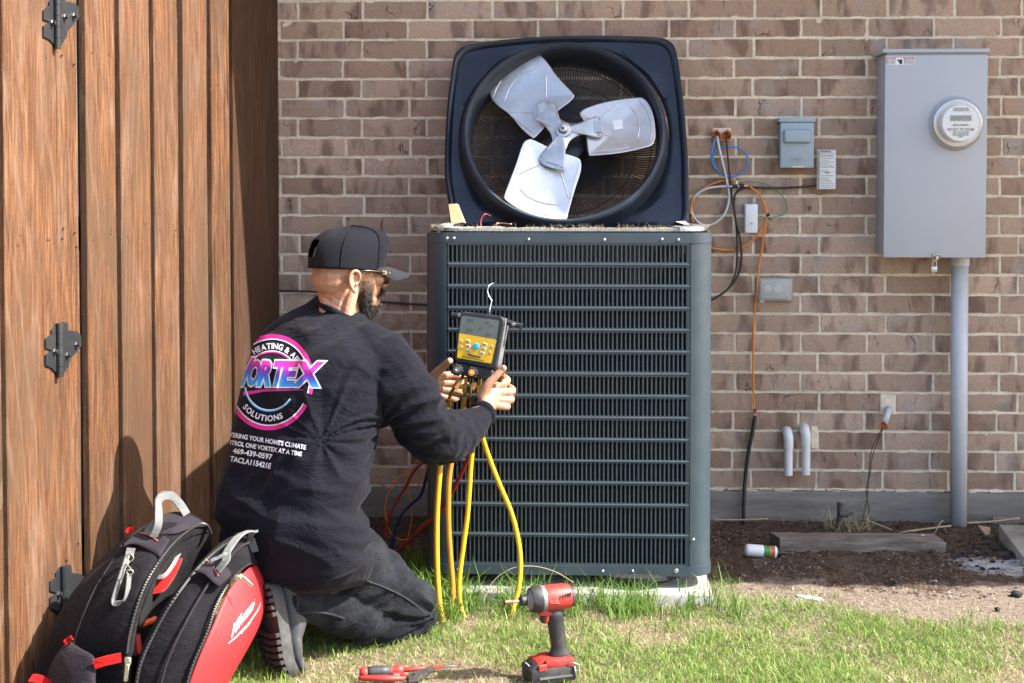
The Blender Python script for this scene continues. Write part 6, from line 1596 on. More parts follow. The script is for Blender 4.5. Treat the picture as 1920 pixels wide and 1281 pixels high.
# local: x backwards (away from the bit), y across, z up
b1 = MB(); b1.box((-0.006, 0, 0.022), (0.122, 0.076, 0.040), bev=0.007, seg=2, M=DM); b1.box((-0.052, 0, 0.034), (0.030, 0.066, 0.028), bev=0.006, seg=2, M=DM, R=Matrix.Rotation(-0.5, 3, 'Y')); b1.build('battery', M_DBLK, dr, auto=40)
rb = MB(); rb.box((0.012, 0, 0.050), (0.078, 0.070, 0.022), bev=0.006, seg=2, M=DM); rb.box((-0.030, 0, 0.049), (0.030, 0.050, 0.020), bev=0.005, seg=2, M=DM, R=Matrix.Rotation(-0.35, 3, 'Y')); rb.build('battery_latch_housing', M_DRED, dr, auto=40)
fg = MB(); fg.box((-0.062, 0, 0.043), (0.003, 0.042, 0.024), M=DM, R=Matrix.Rotation(0.85, 3, 'Y')); fg.build('fuel_gauge', M_DBLK, dr)
for k in range(4): MB().box((-0.063, -0.012 + 0.008*k, 0.0455), (0.003, 0.003, 0.002), M=DM, R=Matrix.Rotation(0.85, 3, 'Y')).build('gauge_light', M_PAPER, dr)
for s_ in (-1, 1): MB().box((-0.036, 0.036*s_, 0.044), (0.022, 0.007, 0.017), bev=0.002, M=DM).build('release_button', M_DRED, dr)
st_ = MB(); st_.box((0.0, 0.0392, 0.018), (0.09, 0.003, 0.005), M=DM); st_.box((0.0, -0.0392, 0.018), (0.09, 0.003, 0.005), M=DM); st_.build('battery_rail', surf('scuffed_grey', (0.12, 0.12, 0.12), 0.5), dr)
hd = MB(); secs = [(0.055, 0.024, 0.040, 0.024), (0.066, 0.024, 0.026, 0.019), (0.085, 0.022, 0.0205, 0.017), (0.12, 0.016, 0.021, 0.0175), (0.162, 0.010, 0.0225, 0.0185), (0.181, 0.008, 0.026, 0.020)]
m = 20
for (z, xo, rx, ry) in secs:
    for j in range(m): a = 2*PI*j/m; hd.v.append(DM @ V((xo + rx*math.cos(a), ry*math.sin(a), z)))
for i in range(len(secs) - 1):
    for j in range(m): hd.f.append([i*m+j, i*m+(j+1) % m, (i+1)*m+(j+1) % m, (i+1)*m+j])
hd.f.append(list(range(m))[::-1]); hd.f.append([(len(secs)-1)*m+j for j in range(m)]); hd.build('handle', M_DBLK, dr, smooth=True)
AXZ = 0.208
def lx(M_, x, z): return M_ @ Matrix.Translation((x, 0, z)) @ Matrix.Rotation(math.radians(-90), 4, 'Y')      # lathe axis toward the bit (-x)
MB().lathe([(0.020, -0.052), (0.030, -0.048), (0.0325, -0.030), (0.0325, 0.015), (0.031, 0.022)], 28, lx(DM, 0.0, AXZ)).build('motor_housing', M_DRED, dr, auto=40)
MB().lathe([(0.0325, 0.020), (0.0335, 0.024), (0.0325, 0.040), (0.029, 0.052), (0.020, 0.061), (0.014, 0.064), (0.014, 0.066)], 28, lx(DM, 0.0, AXZ)).build('hammer_case', M_DGRY, dr, auto=40)
MB().lathe([(0.034, 0.030), (0.0345, 0.036), (0.033, 0.048), (0.029, 0.056)], 28, lx(DM, 0.0, AXZ)).build('rubber_nose', M_DBLK, dr, auto=40)
MB().lathe([(0.022, -0.060), (0.027, -0.058), (0.029, -0.050)], 24, lx(DM, 0.0, AXZ)).build('rear_cap', M_DBLK, dr, auto=40)
MB().lathe([(0.011, 0.064), (0.013, 0.067), (0.013, 0.080), (0.009, 0.084), (0.006, 0.086)], 18, lx(DM, 0.0, AXZ)).build('collet', M_DBLK, dr, auto=40)
MB().lathe([(0.0042, 0.083), (0.0042, 0.105)], 8, lx(DM, 0.0, AXZ)).build('bit_shank', M_STEEL, dr, auto=40)
MB().lathe([(0.0042, 0.101), (0.0055, 0.103), (0.0055, 0.109)], 12, lx(DM, 0.0, AXZ)).build('bit_ring', M_DRED, dr, auto=40)
MB().lathe([(0.0058, 0.108), (0.0068, 0.111), (0.0068, 0.124), (0.0042, 0.124), (0.0042, 0.117)], 12, lx(DM, 0.0, AXZ)).build('bit_socket', surf('socket_brown', (0.20, 0.12, 0.05), 0.4, 0.6), dr, auto=40)
tg = MB(); tg.box((-0.008, 0, 0.178), (0.058, 0.034, 0.022), bev=0.006, seg=2, M=DM); tg.box((-0.012, 0, 0.165), (0.012, 0.026, 0.038), bev=0.004, M=DM, R=Matrix.Rotation(0.25, 3, 'Y')); tg.build('trigger_frame', M_DRED, dr, auto=40)
MB().lathe([(0.0001, -0.009), (0.011, -0.008), (0.013, 0), (0.011, 0.008), (0.0001, 0.009)], 14, DM @ Matrix.Translation((-0.018, 0, 0.157)) @ Matrix.Rotation(PI/2, 4, 'X')).build('trigger', M_DBLK, dr, smooth=True)
MB().box((-0.004, 0, 0.180), (0.014, 0.042, 0.006), M=DM, bev=0.002).build('direction_switch', M_DBLK, dr)
vt = MB()
for k in range(5): vt.box((0.012 + 0.007*k, -0.0305, AXZ + 0.006 + 0.0015*k), (0.003, 0.004, 0.012), M=DM, R=Matrix.Rotation(0.3, 3, 'Y')); vt.box((0.012 + 0.007*k, 0.0305, AXZ + 0.006), (0.003, 0.004, 0.012), M=DM)
tag(vt.build('vent', M_DBLK, dr), kind='stuff')
text('print', 'FUEL', 0.012, DM @ Matrix.Translation((-0.002, -0.0332, AXZ - 0.002)) @ Matrix.Rotation(0.05, 4, 'Y'), surf('scuffed_print', (0.45, 0.2, 0.17), 0.6, bs=0), dr)
bc = MB(); bc.tube([DM @ V(p) for p in ((0.034, -0.038, 0.050), (0.046, -0.042, 0.050), (0.058, -0.044, 0.046), (0.060, -0.044, 0.012), (0.050, -0.044, 0.010), (0.048, -0.042, 0.040))], 0.0018, 6); bc.build('belt_clip', M_STEEL, dr, smooth=True)

# ================================================================ pliers and screwdriver on the grass
ZL = 0.058
def GL(x, y, z=ZL): return G(x, y, z)
sd_ = thing('screwdriver', 'red and black insulated screwdriver lying on the grass', 'screwdriver', tuple(GL(700, 1262)))
a, b_ = GL(674, 1262), GL(734, 1258); u = (b_ - a).normalized()
T = Matrix.Translation(a) @ u.to_track_quat('Z', 'Y').to_matrix().to_4x4(); L = (b_ - a).length
MB().lathe([(0.006, 0), (0.012, 0.003), (0.0145, 0.012), (0.0135, 0.02)], 18, T).build('handle_end', M_DRED, sd_, smooth=True)
hg = MB(); hg.lathe([(0.0135, 0.018), (0.0150, 0.03), (0.0150, L*0.7), (0.0125, L*0.98)], 18, T); hg.build('grip', surf('grip_black', (0.035, 0.035, 0.038), 0.55), sd_, smooth=True)
for k in range(3):
    aa = -1.4 + k*0.55; MB().box((0.0148*math.cos(aa), 0.0148*math.sin(aa), L*0.5), (0.002, 0.004, L*0.5), M=T, bev=0.0005).build('grip_rib', M_DRED if k == 2 else bpy.data.materials['grip_black'], sd_)
MB().lathe([(0.0125, L*0.97), (0.0115, L + 0.006), (0.0145, L + 0.012), (0.0145, L + 0.022), (0.009, L + 0.030)], 18, T).build('collar', M_DRED, sd_, auto=40)
c = GL(828, 1250, 0.045); MB().tube([a + u*(L + 0.028), c], [0.0062, 0.0052], 12).build('sleeve', M_DRED, sd_, smooth=True)
c2 = GL(855, 1249, 0.043); MB().tube([c, c + (c2 - c)*0.8, c2], [0.0030, 0.0028, 0.0012], 8).build('blade', M_STEEL, sd_, smooth=True)
pl = thing('pliers', 'steel long-nose pliers with red grips, beside the screwdriver on the grass', 'pliers', tuple(GL(720, 1275)))
M_PL = surf('pliers_steel', (0.16, 0.155, 0.15), 0.4, 0.7, var=0.4, vs=60, bs=0.3)
piv = GL(772, 1272, 0.055); tip = GL(812, 1252, 0.05)
for s_, en, mid in ((1, (673, 1272), (720, 1272)), (-1, (735, 1266), (752, 1268))):
    e_ = GL(*en, 0.056); md = GL(*mid, 0.062 if s_ > 0 else 0.05)
    MB().tube(catmull([piv + V((-0.012, 0, 0)), md, e_], 6), [0.006, 0.0095, 0.0105, 0.010, 0.007], 10, sx=0.8).build('grip', M_DRED, pl, smooth=True)
jw = MB(); d = (tip - piv); w = V((-d.y, d.x, 0)).normalized()
for s_ in (-1, 1):
    q = [piv + w*0.001*s_ - d*0.15, piv + w*0.016*s_, piv + d*0.35 + w*0.013*s_, tip + w*0.003*s_, tip + w*0.0006*s_, piv + w*0.0006*s_]
    jw.add([p + V((0, 0, 0.006)) for p in q] + [p - V((0, 0, 0.006)) for p in q], [list(range(6)), list(range(6, 12))[::-1]] + [(i, (i+1) % 6, (i+1) % 6 + 6, i + 6) for i in range(6)])
jw.build('jaw', M_PL, pl); MB().lathe([(0.006, 0), (0.006, 0.003), (0.0001, 0.004)], 12, Matrix.Translation(piv + d*0.12 + V((0, 0, 0.006)))).build('pivot', M_DBLK, pl, auto=40)

# ================================================================ bag of tools
M_NYL = cloth('nylon_black', (0.009, 0.008, 0.010), 0.75, 1500, 0.2, (0.028, 0.026, 0.030, 0.5), sheen=0.04)
M_NYLP = cloth('nylon_plum', (0.026, 0.021, 0.028), 0.75, 1500, 0.2, (0.05, 0.045, 0.05, 0.5), sheen=0.05)
M_RED = surf('shell_red', (0.42, 0.015, 0.019), 0.62, bs=0.25, bscale=260, var=0.1, vs=9, dust=(0.26, 0.03, 0.03, 0.5), dusts=8)
M_REDF = cloth('lining_red', (0.42, 0.010, 0.010), 0.8, 900, 0.15, sheen=0.1)
M_WEB = cloth('webbing_grey', (0.17, 0.175, 0.175), 0.8, 1200, 0.15, sheen=0.1); M_ZIP = surf('zip_black', (0.020, 0.020, 0.021), 0.35, bs=0)
M_ZPULL = surf('zip_pull', (0.52, 0.48, 0.40), 0.35, 0.8, bs=0)
bag = thing('tool_backpack', 'open black and red tool backpack leaning on the fence, grey top handles', 'backpack', tuple(P(260, 1281, 2.0)))
BY = 1.99
def curve3(pts, n=8): return catmull([P(*p) for p in pts], n)
def loft(rows, name, mat, par=bag, thick=0.0, sm=True, m=14, disp=0.0, sub=0):
    """surface through open curves given as picture points with their distance"""
    cs = []
    for r_ in rows:
        q = curve3(r_, 6); d = [0]
        for a, b_ in zip(q, q[1:]): d.append(d[-1] + (b_ - a).length)
        tt = np.linspace(0, d[-1], m)
        cs.append([V([float(np.interp(t_, d, [p[k] for p in q])) for k in range(3)]) for t_ in tt])
    # smooth across rows as well
    grid = []
    for j in range(m): grid.append(catmull([c[j] for c in cs], 4))
    nr = len(grid[0]); mb = MB()
    for j in range(m):
        for i in range(nr):
            p = grid[j][i]; w = disp*noise.noise(p*13) + disp*0.6*(ridged(p*9) - 0.5)
            mb.v.append(p + V((0.4, -0.9, 0.2))*w)
    for j in range(m - 1):
        for i in range(nr - 1): a = j*nr+i; mb.f.append([a, a+1, a+nr+1, a+nr])
    o = mb.build(name, mat, par, smooth=sm)
    if thick: s_ = o.modifiers.new('t', 'SOLIDIFY'); s_.thickness = thick; s_.offset = 0
    return o
# rear compartment: straps side, side gusset, top
loft([[(372, 985, 1.70), (392, 1020, 1.70), (388, 1110, 1.74), (330, 1240, 1.85), (290, 1320, 1.92)],
      [(300, 975, 1.74), (262, 1005, 1.78), (200, 1060, 1.84), (130, 1150, 1.92), (60, 1310, 2.0)],
      [(345, 962, 1.80), (275, 985, 1.88), (215, 1040, 1.95), (140, 1150, 2.02), (95, 1320, 2.08)],
      [(372, 972, 1.83), (300, 990, 1.93), (235, 1060, 2.03), (175, 1170, 2.10), (135, 1325, 2.14)],
      [(388, 986, 1.84), (325, 1008, 1.96), (270, 1075, 2.08), (238, 1170, 2.15), (222, 1330, 2.18)],
      [(392, 996, 1.82), (336, 1018, 1.94), (288, 1080, 2.06), (256, 1170, 2.13), (238, 1330, 2.16)]], 'rear_compartment', M_NYL, thick=0.004, m=26, disp=0.006)
loft([[(392, 996, 1.82), (397, 1040, 1.76), (400, 1130, 1.80), (380, 1330, 1.9)], [(336, 1018, 1.94), (340, 1080, 1.84), (335, 1180, 1.86), (300, 1330, 1.95)], [(288, 1080, 2.06), (300, 1120, 1.92), (290, 1220, 1.94), (270, 1330, 2.0)], [(256, 1170, 2.13), (262, 1200, 2.0), (258, 1260, 2.02), (250, 1340, 2.05)]], 'inner_lining', M_NYL, thick=0.003, m=14, disp=0.012)
# front compartment with its moulded red shell
loft([[(462, 1000, 1.80), (425, 1012, 1.90), (372, 1058, 2.00), (308, 1140, 2.10), (262, 1230, 2.16), (248, 1330, 2.19)],
      [(470, 1008, 1.82), (440, 1025, 1.93), (388, 1075, 2.04), (330, 1160, 2.13), (290, 1250, 2.18), (280, 1330, 2.20)],
      [(478, 1030, 1.82), (456, 1046, 1.93), (408, 1095, 2.04), (362, 1180, 2.13), (322, 1260, 2.18), (305, 1330, 2.20)],
      [(488, 1052, 1.81), (462, 1062, 1.92), (420, 1105, 2.02), (385, 1180, 2.10), (352, 1260, 2.16), (330, 1335, 2.18)]], 'front_compartment', M_NYL, thick=0.004, m=26, disp=0.005)
loft([[(490, 1058, 1.80), (466, 1066, 1.90), (428, 1108, 2.00), (398, 1175, 2.08), (366, 1250, 2.13), (340, 1330, 2.16)],
      [(497, 1062, 1.79), (474, 1082, 1.90), (446, 1130, 1.99), (420, 1195, 2.06), (385, 1270, 2.11), (360, 1335, 2.13)],
      [(505, 1072, 1.76), (490, 1102, 1.87), (470, 1150, 1.96), (440, 1215, 2.03), (405, 1285, 2.08), (380, 1338, 2.10)],
      [(507, 1085, 1.72), (500, 1130, 1.83), (480, 1180, 1.92), (452, 1232, 1.99), (420, 1290, 2.04), (398, 1340, 2.06)],
      [(503, 1090, 1.66), (496, 1140, 1.74), (474, 1195, 1.83), (444, 1250, 1.92), (415, 1300, 1.98), (400, 1342, 2.0)]], 'red_shell', M_RED, thick=0.004, m=30)
loft([[(507, 1085, 1.70), (470, 1040, 1.70), (420, 1030, 1.74), (400, 1100, 1.80)], [(478, 1030, 1.78), (452, 1010, 1.80), (425, 1012, 1.84), (390, 1060, 1.86)]], 'front_back_wall', M_NYL, thick=0.003)
# plum panels on top of both compartments
def seamline(pts, r, mat, nm, par=bag, n=8): return MB().tube(curve3(pts), r, n).build(nm, mat, par, smooth=True)
loft([[(232, 1020, 1.985), (262, 998, 1.945), (300, 1002, 1.955), (318, 1012, 1.985)], [(226, 1030, 2.0), (250, 1020, 2.0), (285, 1035, 2.03), (300, 1045, 2.045)]], 'plum_panel', M_NYLP, thick=0.003, m=10)
loft([[(262, 998, 1.93), (290, 975, 1.89), (330, 960, 1.84), (372, 974, 1.845)], [(300, 1003, 1.965), (330, 1000, 1.955), (360, 990, 1.90), (386, 986, 1.86)]], 'plum_top', M_NYLP, thick=0.003, m=12)
loft([[(386, 1060, 2.045), (402, 1045, 2.01), (430, 1070, 2.01), (432, 1080, 2.02)], [(364, 1072, 2.07), (380, 1075, 2.07), (400, 1092, 2.085), (410, 1100, 2.07)]], 'plum_panel', M_NYLP, thick=0.003, m=10)
M_PIPE = surf('orange_piping', (0.55, 0.12, 0.08), 0.6, bs=0)
seamline([(262, 998, 1.956), (280, 1004, 1.968), (295, 1014, 1.99)], 0.0016, M_PIPE, 'piping'); seamline([(385, 1048, 2.03), (398, 1060, 2.035), (409, 1080, 2.06)], 0.0016, M_PIPE, 'piping')
# zips
for pts in ([(396, 1000, 1.83), (388, 985, 1.85), (372, 984, 1.87), (330, 1014, 1.965), (290, 1065, 2.065), (264, 1115, 2.12), (245, 1180, 2.155), (238, 1225, 2.17)],
            [(472, 1006, 1.83), (430, 1016, 1.92), (378, 1058, 2.02), (325, 1125, 2.11), (290, 1185, 2.15), (262, 1250, 2.185), (250, 1330, 2.20)],
            [(490, 1056, 1.815), (462, 1060, 1.92), (430, 1092, 2.02), (405, 1135, 2.08), (388, 1185, 2.12), (360, 1250, 2.16), (338, 1330, 2.19)]):
    q = curve3(pts, 10); MB().tube(q, 0.0055, 8, sx=0.6).build('zip_tape', M_ZIP, bag, smooth=True)
    zt_ = MB(); acc = 0
    for a, b_ in zip(q, q[1:]):
        L = (b_ - a).length; k = max(1, int(L/0.0055))
        for j in range(k):
            c = a + (b_ - a)*((j + 0.5)/k); zt_.box((0, 0, 0), (0.0028, 0.004, 0.006), M=frame(c + V((0.001, -0.006, 0.001)), (b_ - a), (0.5, -0.5, 0.5)))
    tag(zt_.build('zip_teeth', surf('zip_teeth', (0.03, 0.03, 0.03), 0.5, 0.0, bs=0), bag), kind='stuff')
seamline([(478, 1012, 1.84), (446, 1030, 1.945), (400, 1082, 2.06), (352, 1160, 2.14), (312, 1245, 2.19), (292, 1330, 2.21)], 0.0030, M_NYLP, 'gusset_seam')
seamline([(228, 1022, 1.99), (205, 1060, 2.0), (175, 1110, 2.06), (150, 1170, 2.09), (130, 1230, 2.12)], 0.0022, M_NYLP, 'piping')
# handles
def strap(pts, w, t, mat, nm, par=bag, up=(0, -1, 0.3), n=8):
    q = curve3(pts, n); mb = MB(); k = len(q)
    for i, p in enumerate(q):
        tg_ = (q[min(i+1, k-1)] - q[max(i-1, 0)]).normalized(); nn = V(up); nn = (nn - tg_*nn.dot(tg_)).normalized(); s_ = tg_.cross(nn)
        for a, b_ in ((-1, -1), (1, -1), (1, 1), (-1, 1)): mb.v.append(p + s_*(w/2*a) + nn*(t/2*b_))
    for i in range(k - 1):
        for j in range(4): mb.f.append([i*4+j, i*4+(j+1) % 4, (i+1)*4+(j+1) % 4, (i+1)*4+j])
    mb.f.append([0, 1, 2, 3]); mb.f.append([(k-1)*4+j for j in range(4)]); return mb.build(nm, mat, par, auto=50)
strap([(287, 1006, 1.98), (296, 985, 1.98), (297, 960, 1.96), (297, 940, 1.93), (306, 930, 1.90), (322, 930, 1.87), (337, 945, 1.85), (350, 965, 1.85)], 0.021, 0.005, M_WEB, 'top_handle', up=(0.7, -0.7, 0.1))
strap([(274, 1000, 1.97), (290, 975, 1.96), (297, 950, 1.94)], 0.008, 0.003, M_WEB, 'handle_bar')
strap([(409, 1070, 2.06), (424, 1050, 2.05), (426, 1035, 2.02), (445, 1008, 1.96), (464, 997, 1.90), (478, 998, 1.87), (470, 1006, 1.86), (478, 1035, 1.86)], 0.020, 0.005, M_WEB, 'top_handle', up=(-0.3, -0.5, 0.8))
strap([(395, 1052, 2.05), (420, 1040, 2.04), (424, 1036, 2.03)], 0.008, 0.003, M_WEB, 'handle_bar')
strap([(246, 1028, 2.035), (243, 1040, 2.045)], 0.020, 0.004, M_WEB, 'key_strap', up=(0, -1, 0.1))
strap([(240, 1040, 2.05), (234, 1058, 2.07), (225, 1085, 2.09), (214, 1120, 2.11), (214, 1131, 2.12), (228, 1130, 2.12), (236, 1122, 2.12), (240, 1100, 2.11), (242, 1078, 2.10)], 0.013, 0.003, M_WEB, 'key_strap', up=(0.8, -0.6, 0))
rg_ = MB(); rg_.tube([P(243.5, 1046, 2.06) + V((0.009*math.cos(a), 0, 0.009*math.sin(a))) for a in [2*PI*k/16 for k in range(16)]], 0.0018, 6, closed=True); rg_.tube([P(243.5, 1073, 2.10) + V((0.008*math.cos(a), 0, 0.006*math.sin(a))) for a in [2*PI*k/16 for k in range(16)]], 0.0018, 6, closed=True); rg_.tube(catmull([P(242, 1052, 2.07), P(239, 1060, 2.08), P(245, 1066, 2.09), P(242, 1071, 2.10)], 4), 0.0022, 6)
rg_.build('swivel_clip', M_ZPULL, bag, smooth=True)
zp = MB(); zp.box(tuple(P(239.5, 1240, 2.19)), (0.016, 0.006, 0.020), bev=0.003); zp.box(tuple(P(237, 1262, 2.195)), (0.010, 0.003, 0.040), bev=0.001, R=Matrix.Rotation(0.12, 3, 'Y')); zp.build('zip_pull', M_ZPULL, bag, auto=40)
zp = MB(); zp.box(tuple(P(446, 1083, 2.03)), (0.020, 0.012, 0.014), bev=0.003); zp.box(tuple(P(461, 1088, 2.02)), (0.042, 0.003, 0.009), bev=0.001, R=Matrix.Rotation(0.75, 3, 'Y')); zp.build('zip_pull', M_ZPULL, bag, auto=40)
# side pocket with red tab
loft([[(128, 1200, 2.10), (150, 1215, 2.17), (175, 1230, 2.20), (180, 1250, 2.2)], [(95, 1250, 2.12), (120, 1260, 2.19), (160, 1275, 2.22), (180, 1285, 2.22)], [(80, 1330, 2.12), (110, 1330, 2.20), (150, 1335, 2.24), (200, 1340, 2.24)]], 'side_pocket', M_NYLP, thick=0.004, m=14)
strap([(176, 1246, 2.215), (195, 1240, 2.21), (212, 1236, 2.20), (227, 1233, 2.19)], 0.022, 0.003, M_REDF, 'pull_tab', up=(0, -1, 0)); strap([(135, 1196, 2.13), (128, 1200, 2.12), (122, 1206, 2.13)], 0.012, 0.003, M_REDF, 'pull_tab', up=(0, -1, 0))
strap([(58, 1272, 2.14), (75, 1275, 2.15), (100, 1290, 2.16)], 0.022, 0.006, M_REDF, 'base_tab', up=(0, -0.6, 0.8)); strap([(238, 1000, 1.94), (243, 993, 1.935), (248, 996, 1.94)], 0.012, 0.006, M_REDF, 'pull_tab')
# inner red pouches and tools standing in the bag
loft([[(300, 1045, 1.96), (335, 1020, 1.90), (343, 1028, 1.86)], [(296, 1075, 1.98), (325, 1060, 1.92), (340, 1050, 1.88)], [(275, 1115, 2.02), (305, 1110, 1.98), (325, 1085, 1.92)]], 'inner_pouch', M_REDF, thick=0.006, m=10)
strap([(283, 1078, 2.01), (296, 1082, 2.01), (310, 1078, 2.0), (325, 1058, 1.95), (337, 1035, 1.90)], 0.010, 0.003, M_WEB, 'pouch_binding', up=(0.3, -0.9, 0.2))
seamline([(520-80, 1002, 1.86), (468, 996, 1.85)], 0.002, M_NYLP, 'rim')
# flat white script on the red shell
rsh = [o for o in bag.children if o.name.startswith('red_shell')][0]
RB_ = BVHTree.FromPolygons([tuple(bag.matrix_basis @ (rsh.matrix_basis @ v.co)) for v in rsh.data.vertices], [tuple(p.vertices) for p in rsh.data.polygons])
def shell_text(s, a, b_, h, bold, shear):
    vs, fs, (x0, x1, y0, y1) = flat_text(s, bold, shear); A_, B_ = V((*a, 0)), V((*b_, 0)); d = B_ - A_; nrm = V((0.10, -1, 0))
    out = []; 
    bm = bmesh.new()
    for x, y in vs:
        f = (x - x0)/(x1 - x0); q = A_ + d*f + nrm*((y/0.72)*h); bm.verts.new((q.x, q.y, 0))
    bm.verts.ensure_lookup_table()
    for f in fs:
        try: bm.faces.new([bm.verts[i] for i in f])
        except ValueError: pass
    xs = [v.co.x for v in bm.verts]; x = min(xs) + 2.5
    while x < max(xs): bmesh.ops.bisect_plane(bm, geom=bm.verts[:]+bm.edges[:]+bm.faces[:], plane_co=(x, 0, 0), plane_no=(1, 0, 0)); x += 2.5
    bad = []
    for v in bm.verts:
        dd = ray(v.co.x, v.co.y).normalized(); hh = RB_.ray_cast(CAMPOS, dd)
        if hh[0] is None: bad.append(v)
        else: v.co = hh[0] - dd*0.0045
    bmesh.ops.delete(bm, geom=bad, context='VERTS'); me = bpy.data.meshes.new('script'); bm.to_mesh(me); bm.free(); link('script_print', me, bag, M_PW)
shell_text('Milwaukee', (434, 1196), (492, 1119), 25, 0.012, 0.25)
for poly in ([(430, 1206), (446, 1190), (455, 1185), (452, 1178), (485, 1145), (460, 1186), (450, 1191), (452, 1197)],):
    pass
ln = MB()
for pts in ([(428, 1207), (445, 1192), (462, 1172)], [(452, 1189), (468, 1166), (485, 1140), (490, 1120)]):
    on = []
    for q in catmull([V((*p, 0)) for p in pts], 8):
        dd = ray(q.x, q.y).normalized(); hh = RB_.ray_cast(CAMPOS, dd)
        if hh[0] is not None: on.append(hh[0] - dd*0.003)
    if len(on) > 2: ln.tube(on, [0.0006, 0.0022, 0.0006], 5)
ln.build('script_underline', M_PW, bag)
shell_text('FUEL', (461, 1180), (476, 1160), 6, 0.02, 0.2)
# tools inside
t_ = thing('red_hand_tool', 'red handled tool poking up inside the open backpack', 'tool', tuple(P(250, 1210, 2.0)))
MB().box((0, 0, 0), (0.030, 0.02, 0.085), bev=0.005, seg=2, M=frame(P(251, 1196, 2.04), (1, -0.3, 0.4), (0.5, 0.1, 1))).build('grip', M_DRED, t_, auto=40)
MB().tube(curve3([(262, 1176, 2.02), (272, 1168, 2.0), (284, 1164, 1.99), (292, 1158, 1.98)], 6), [0.006, 0.009, 0.006], 8).build('arm', surf('tool_orange', (0.75, 0.10, 0.02), 0.4), t_, smooth=True)
t_ = thing('red_hand_tool', 'second red tool handle, higher in the backpack under the pouch rim', 'tool', tuple(P(300, 1075, 1.93)))
MB().tube(curve3([(286, 1078, 1.95), (298, 1070, 1.93), (303, 1074, 1.92)], 5), [0.006, 0.011, 0.008], 9).build('grip', M_DRED, t_, smooth=True)
# ================================================================ things lying on the soil bed
M_GREYWOOD = cedar_mat('weathered_grey_wood', 0.9, 0.0, 0.3)
def greywood():
    m, t, b = nt('grey_timber'); p = pos(t, (0.12, 1, 1))
    c = ramp(t, noi(t, p, 60, 7, 0.65), [(0.3, (0.09, 0.065, 0.05)), (0.55, (0.20, 0.155, 0.125)), (0.75, (0.33, 0.27, 0.225))])
    t.links.new(c, b.inputs['Base Color']); b.inputs['Roughness'].default_value = 0.9; bump(t, b, noi(t, pos(t, (0.1, 1, 1)), 120, 5), 0.8, 0.003); return m
M_GW = greywood()
A_ = P(1462, 1026, 0.50); B2 = P(1732, 1033, 0.50)
x0, x1 = A_.x, P(1775, 1025, 0.50).x
mb = MB(); zt_, zb_ = P(1500, 1009, 0.50).z, -0.01; nl_ = 22; rr = random.Random(6)
for i in range(nl_ + 1):
    f = i/nl_; x = x0 + (x1 - x0)*f; cut = max(0, (f - 0.80)/0.2); j = 0.0015
    yf = -0.505 + 0.012*f; w = 0.088 * 1.0
    q = [(x, yf, zb_), (x + 0.0, yf, zt_ - 0.004 - cut*0.012), (x, yf + 0.003, zt_ - cut*0.012), (x - 0.022 + cut*0.0, yf + w*(1 - 0.0*cut), zt_ - 0.002), (x - 0.022, yf + w, zb_)]
    for p in q: mb.v.append(V((p[0], p[1] + rr.uniform(-j, j), p[2] + rr.uniform(-j, j))))
for i in range(nl_):
    for k in range(5): mb.f.append([i*5+k, i*5+(k+1) % 5, (i+1)*5+(k+1) % 5, (i+1)*5+k])
mb.f.append([0, 1, 2, 3, 4]); mb.f.append([nl_*5+k for k in range(5)])
tag(mb.build('timber_plank', M_GW, None), 'weathered grey timber plank half sunk in the soil below the brick wall', 'plank')
# white tube with black nozzle
tb = thing('glue_tube', 'small white tube with green and orange label and black nozzle, lying on the soil', 'tube', tuple(P(1425, 1044, 0.62)))
a, b_ = P(1396, 1031, 0.61), P(1457, 1036, 0.60); u = (b_ - a).normalized(); L = (b_ - a).length; T = Matrix.Translation(a) @ u.to_track_quat('Z', 'Y').to_matrix().to_4x4()
MB().lathe([(0.0001, 0), (0.014, 0.001), (0.0195, 0.006), (0.0205, 0.012), (0.0205, L*0.93), (0.019, L*0.97), (0.010, L)], 24, T).build('body', M_WHITE, tb, auto=40)
MB().lathe([(0.0208, L*0.56), (0.0208, L*0.74)], 24, T).build('green_label', surf('label_green', (0.05, 0.22, 0.04), 0.5, bs=0, var=0.4, vs=60), tb); MB().lathe([(0.0208, L*0.745), (0.0208, L*0.90)], 24, T).build('orange_label', surf('label_orange', (0.45, 0.12, 0.03), 0.5, bs=0, var=0.4, vs=60), tb)
MB().lathe([(0.0155, L - 0.001), (0.0155, L + 0.010), (0.009, L + 0.013), (0.005, L + 0.034), (0.0035, L + 0.036)], 16, T).build('nozzle', M_BLACK, tb, auto=40)
for k in range(6): MB().box((0.0, -0.0206 + 0.0002*k*k, L*(0.14 + 0.065*k)), (0.016 if k % 2 else 0.022, 0.0006, 0.0018), M=T @ Matrix.Rotation(0.5, 4, 'Z')).build('print_line', M_INK, tb)
# stake with side spigot
sk = thing('pipe_stake', 'rusty grey iron stub pipe with a side bolt, standing in the soil by the footing', 'pipe', tuple(P(1573, 1001, 0.21)))
M_IRON = surf('rusty_iron', (0.10, 0.085, 0.075), 0.7, 0.3, var=0.4, vs=50, bs=0.6, bscale=200)
MB().tube([P(1571, 1004, 0.21), P(1574, 975, 0.215), P(1575.5, 945, 0.22)], 0.0105, 14).build('pipe', M_IRON, sk, auto=40); MB().cyl(P(1574, 964, 0.225), P(1590, 963.5, 0.225), 0.0135, 12).build('clamp', M_IRON, sk, auto=40)
MB().cyl(P(1588, 963.5, 0.228), P(1600, 963, 0.228), 0.0065, 8).build('bolt', M_IRON, sk, auto=40); MB().cyl(P(1575, 948, 0.22), P(1576, 943, 0.22), 0.0125, 12).build('pipe_cap', M_IRON, sk, auto=40)
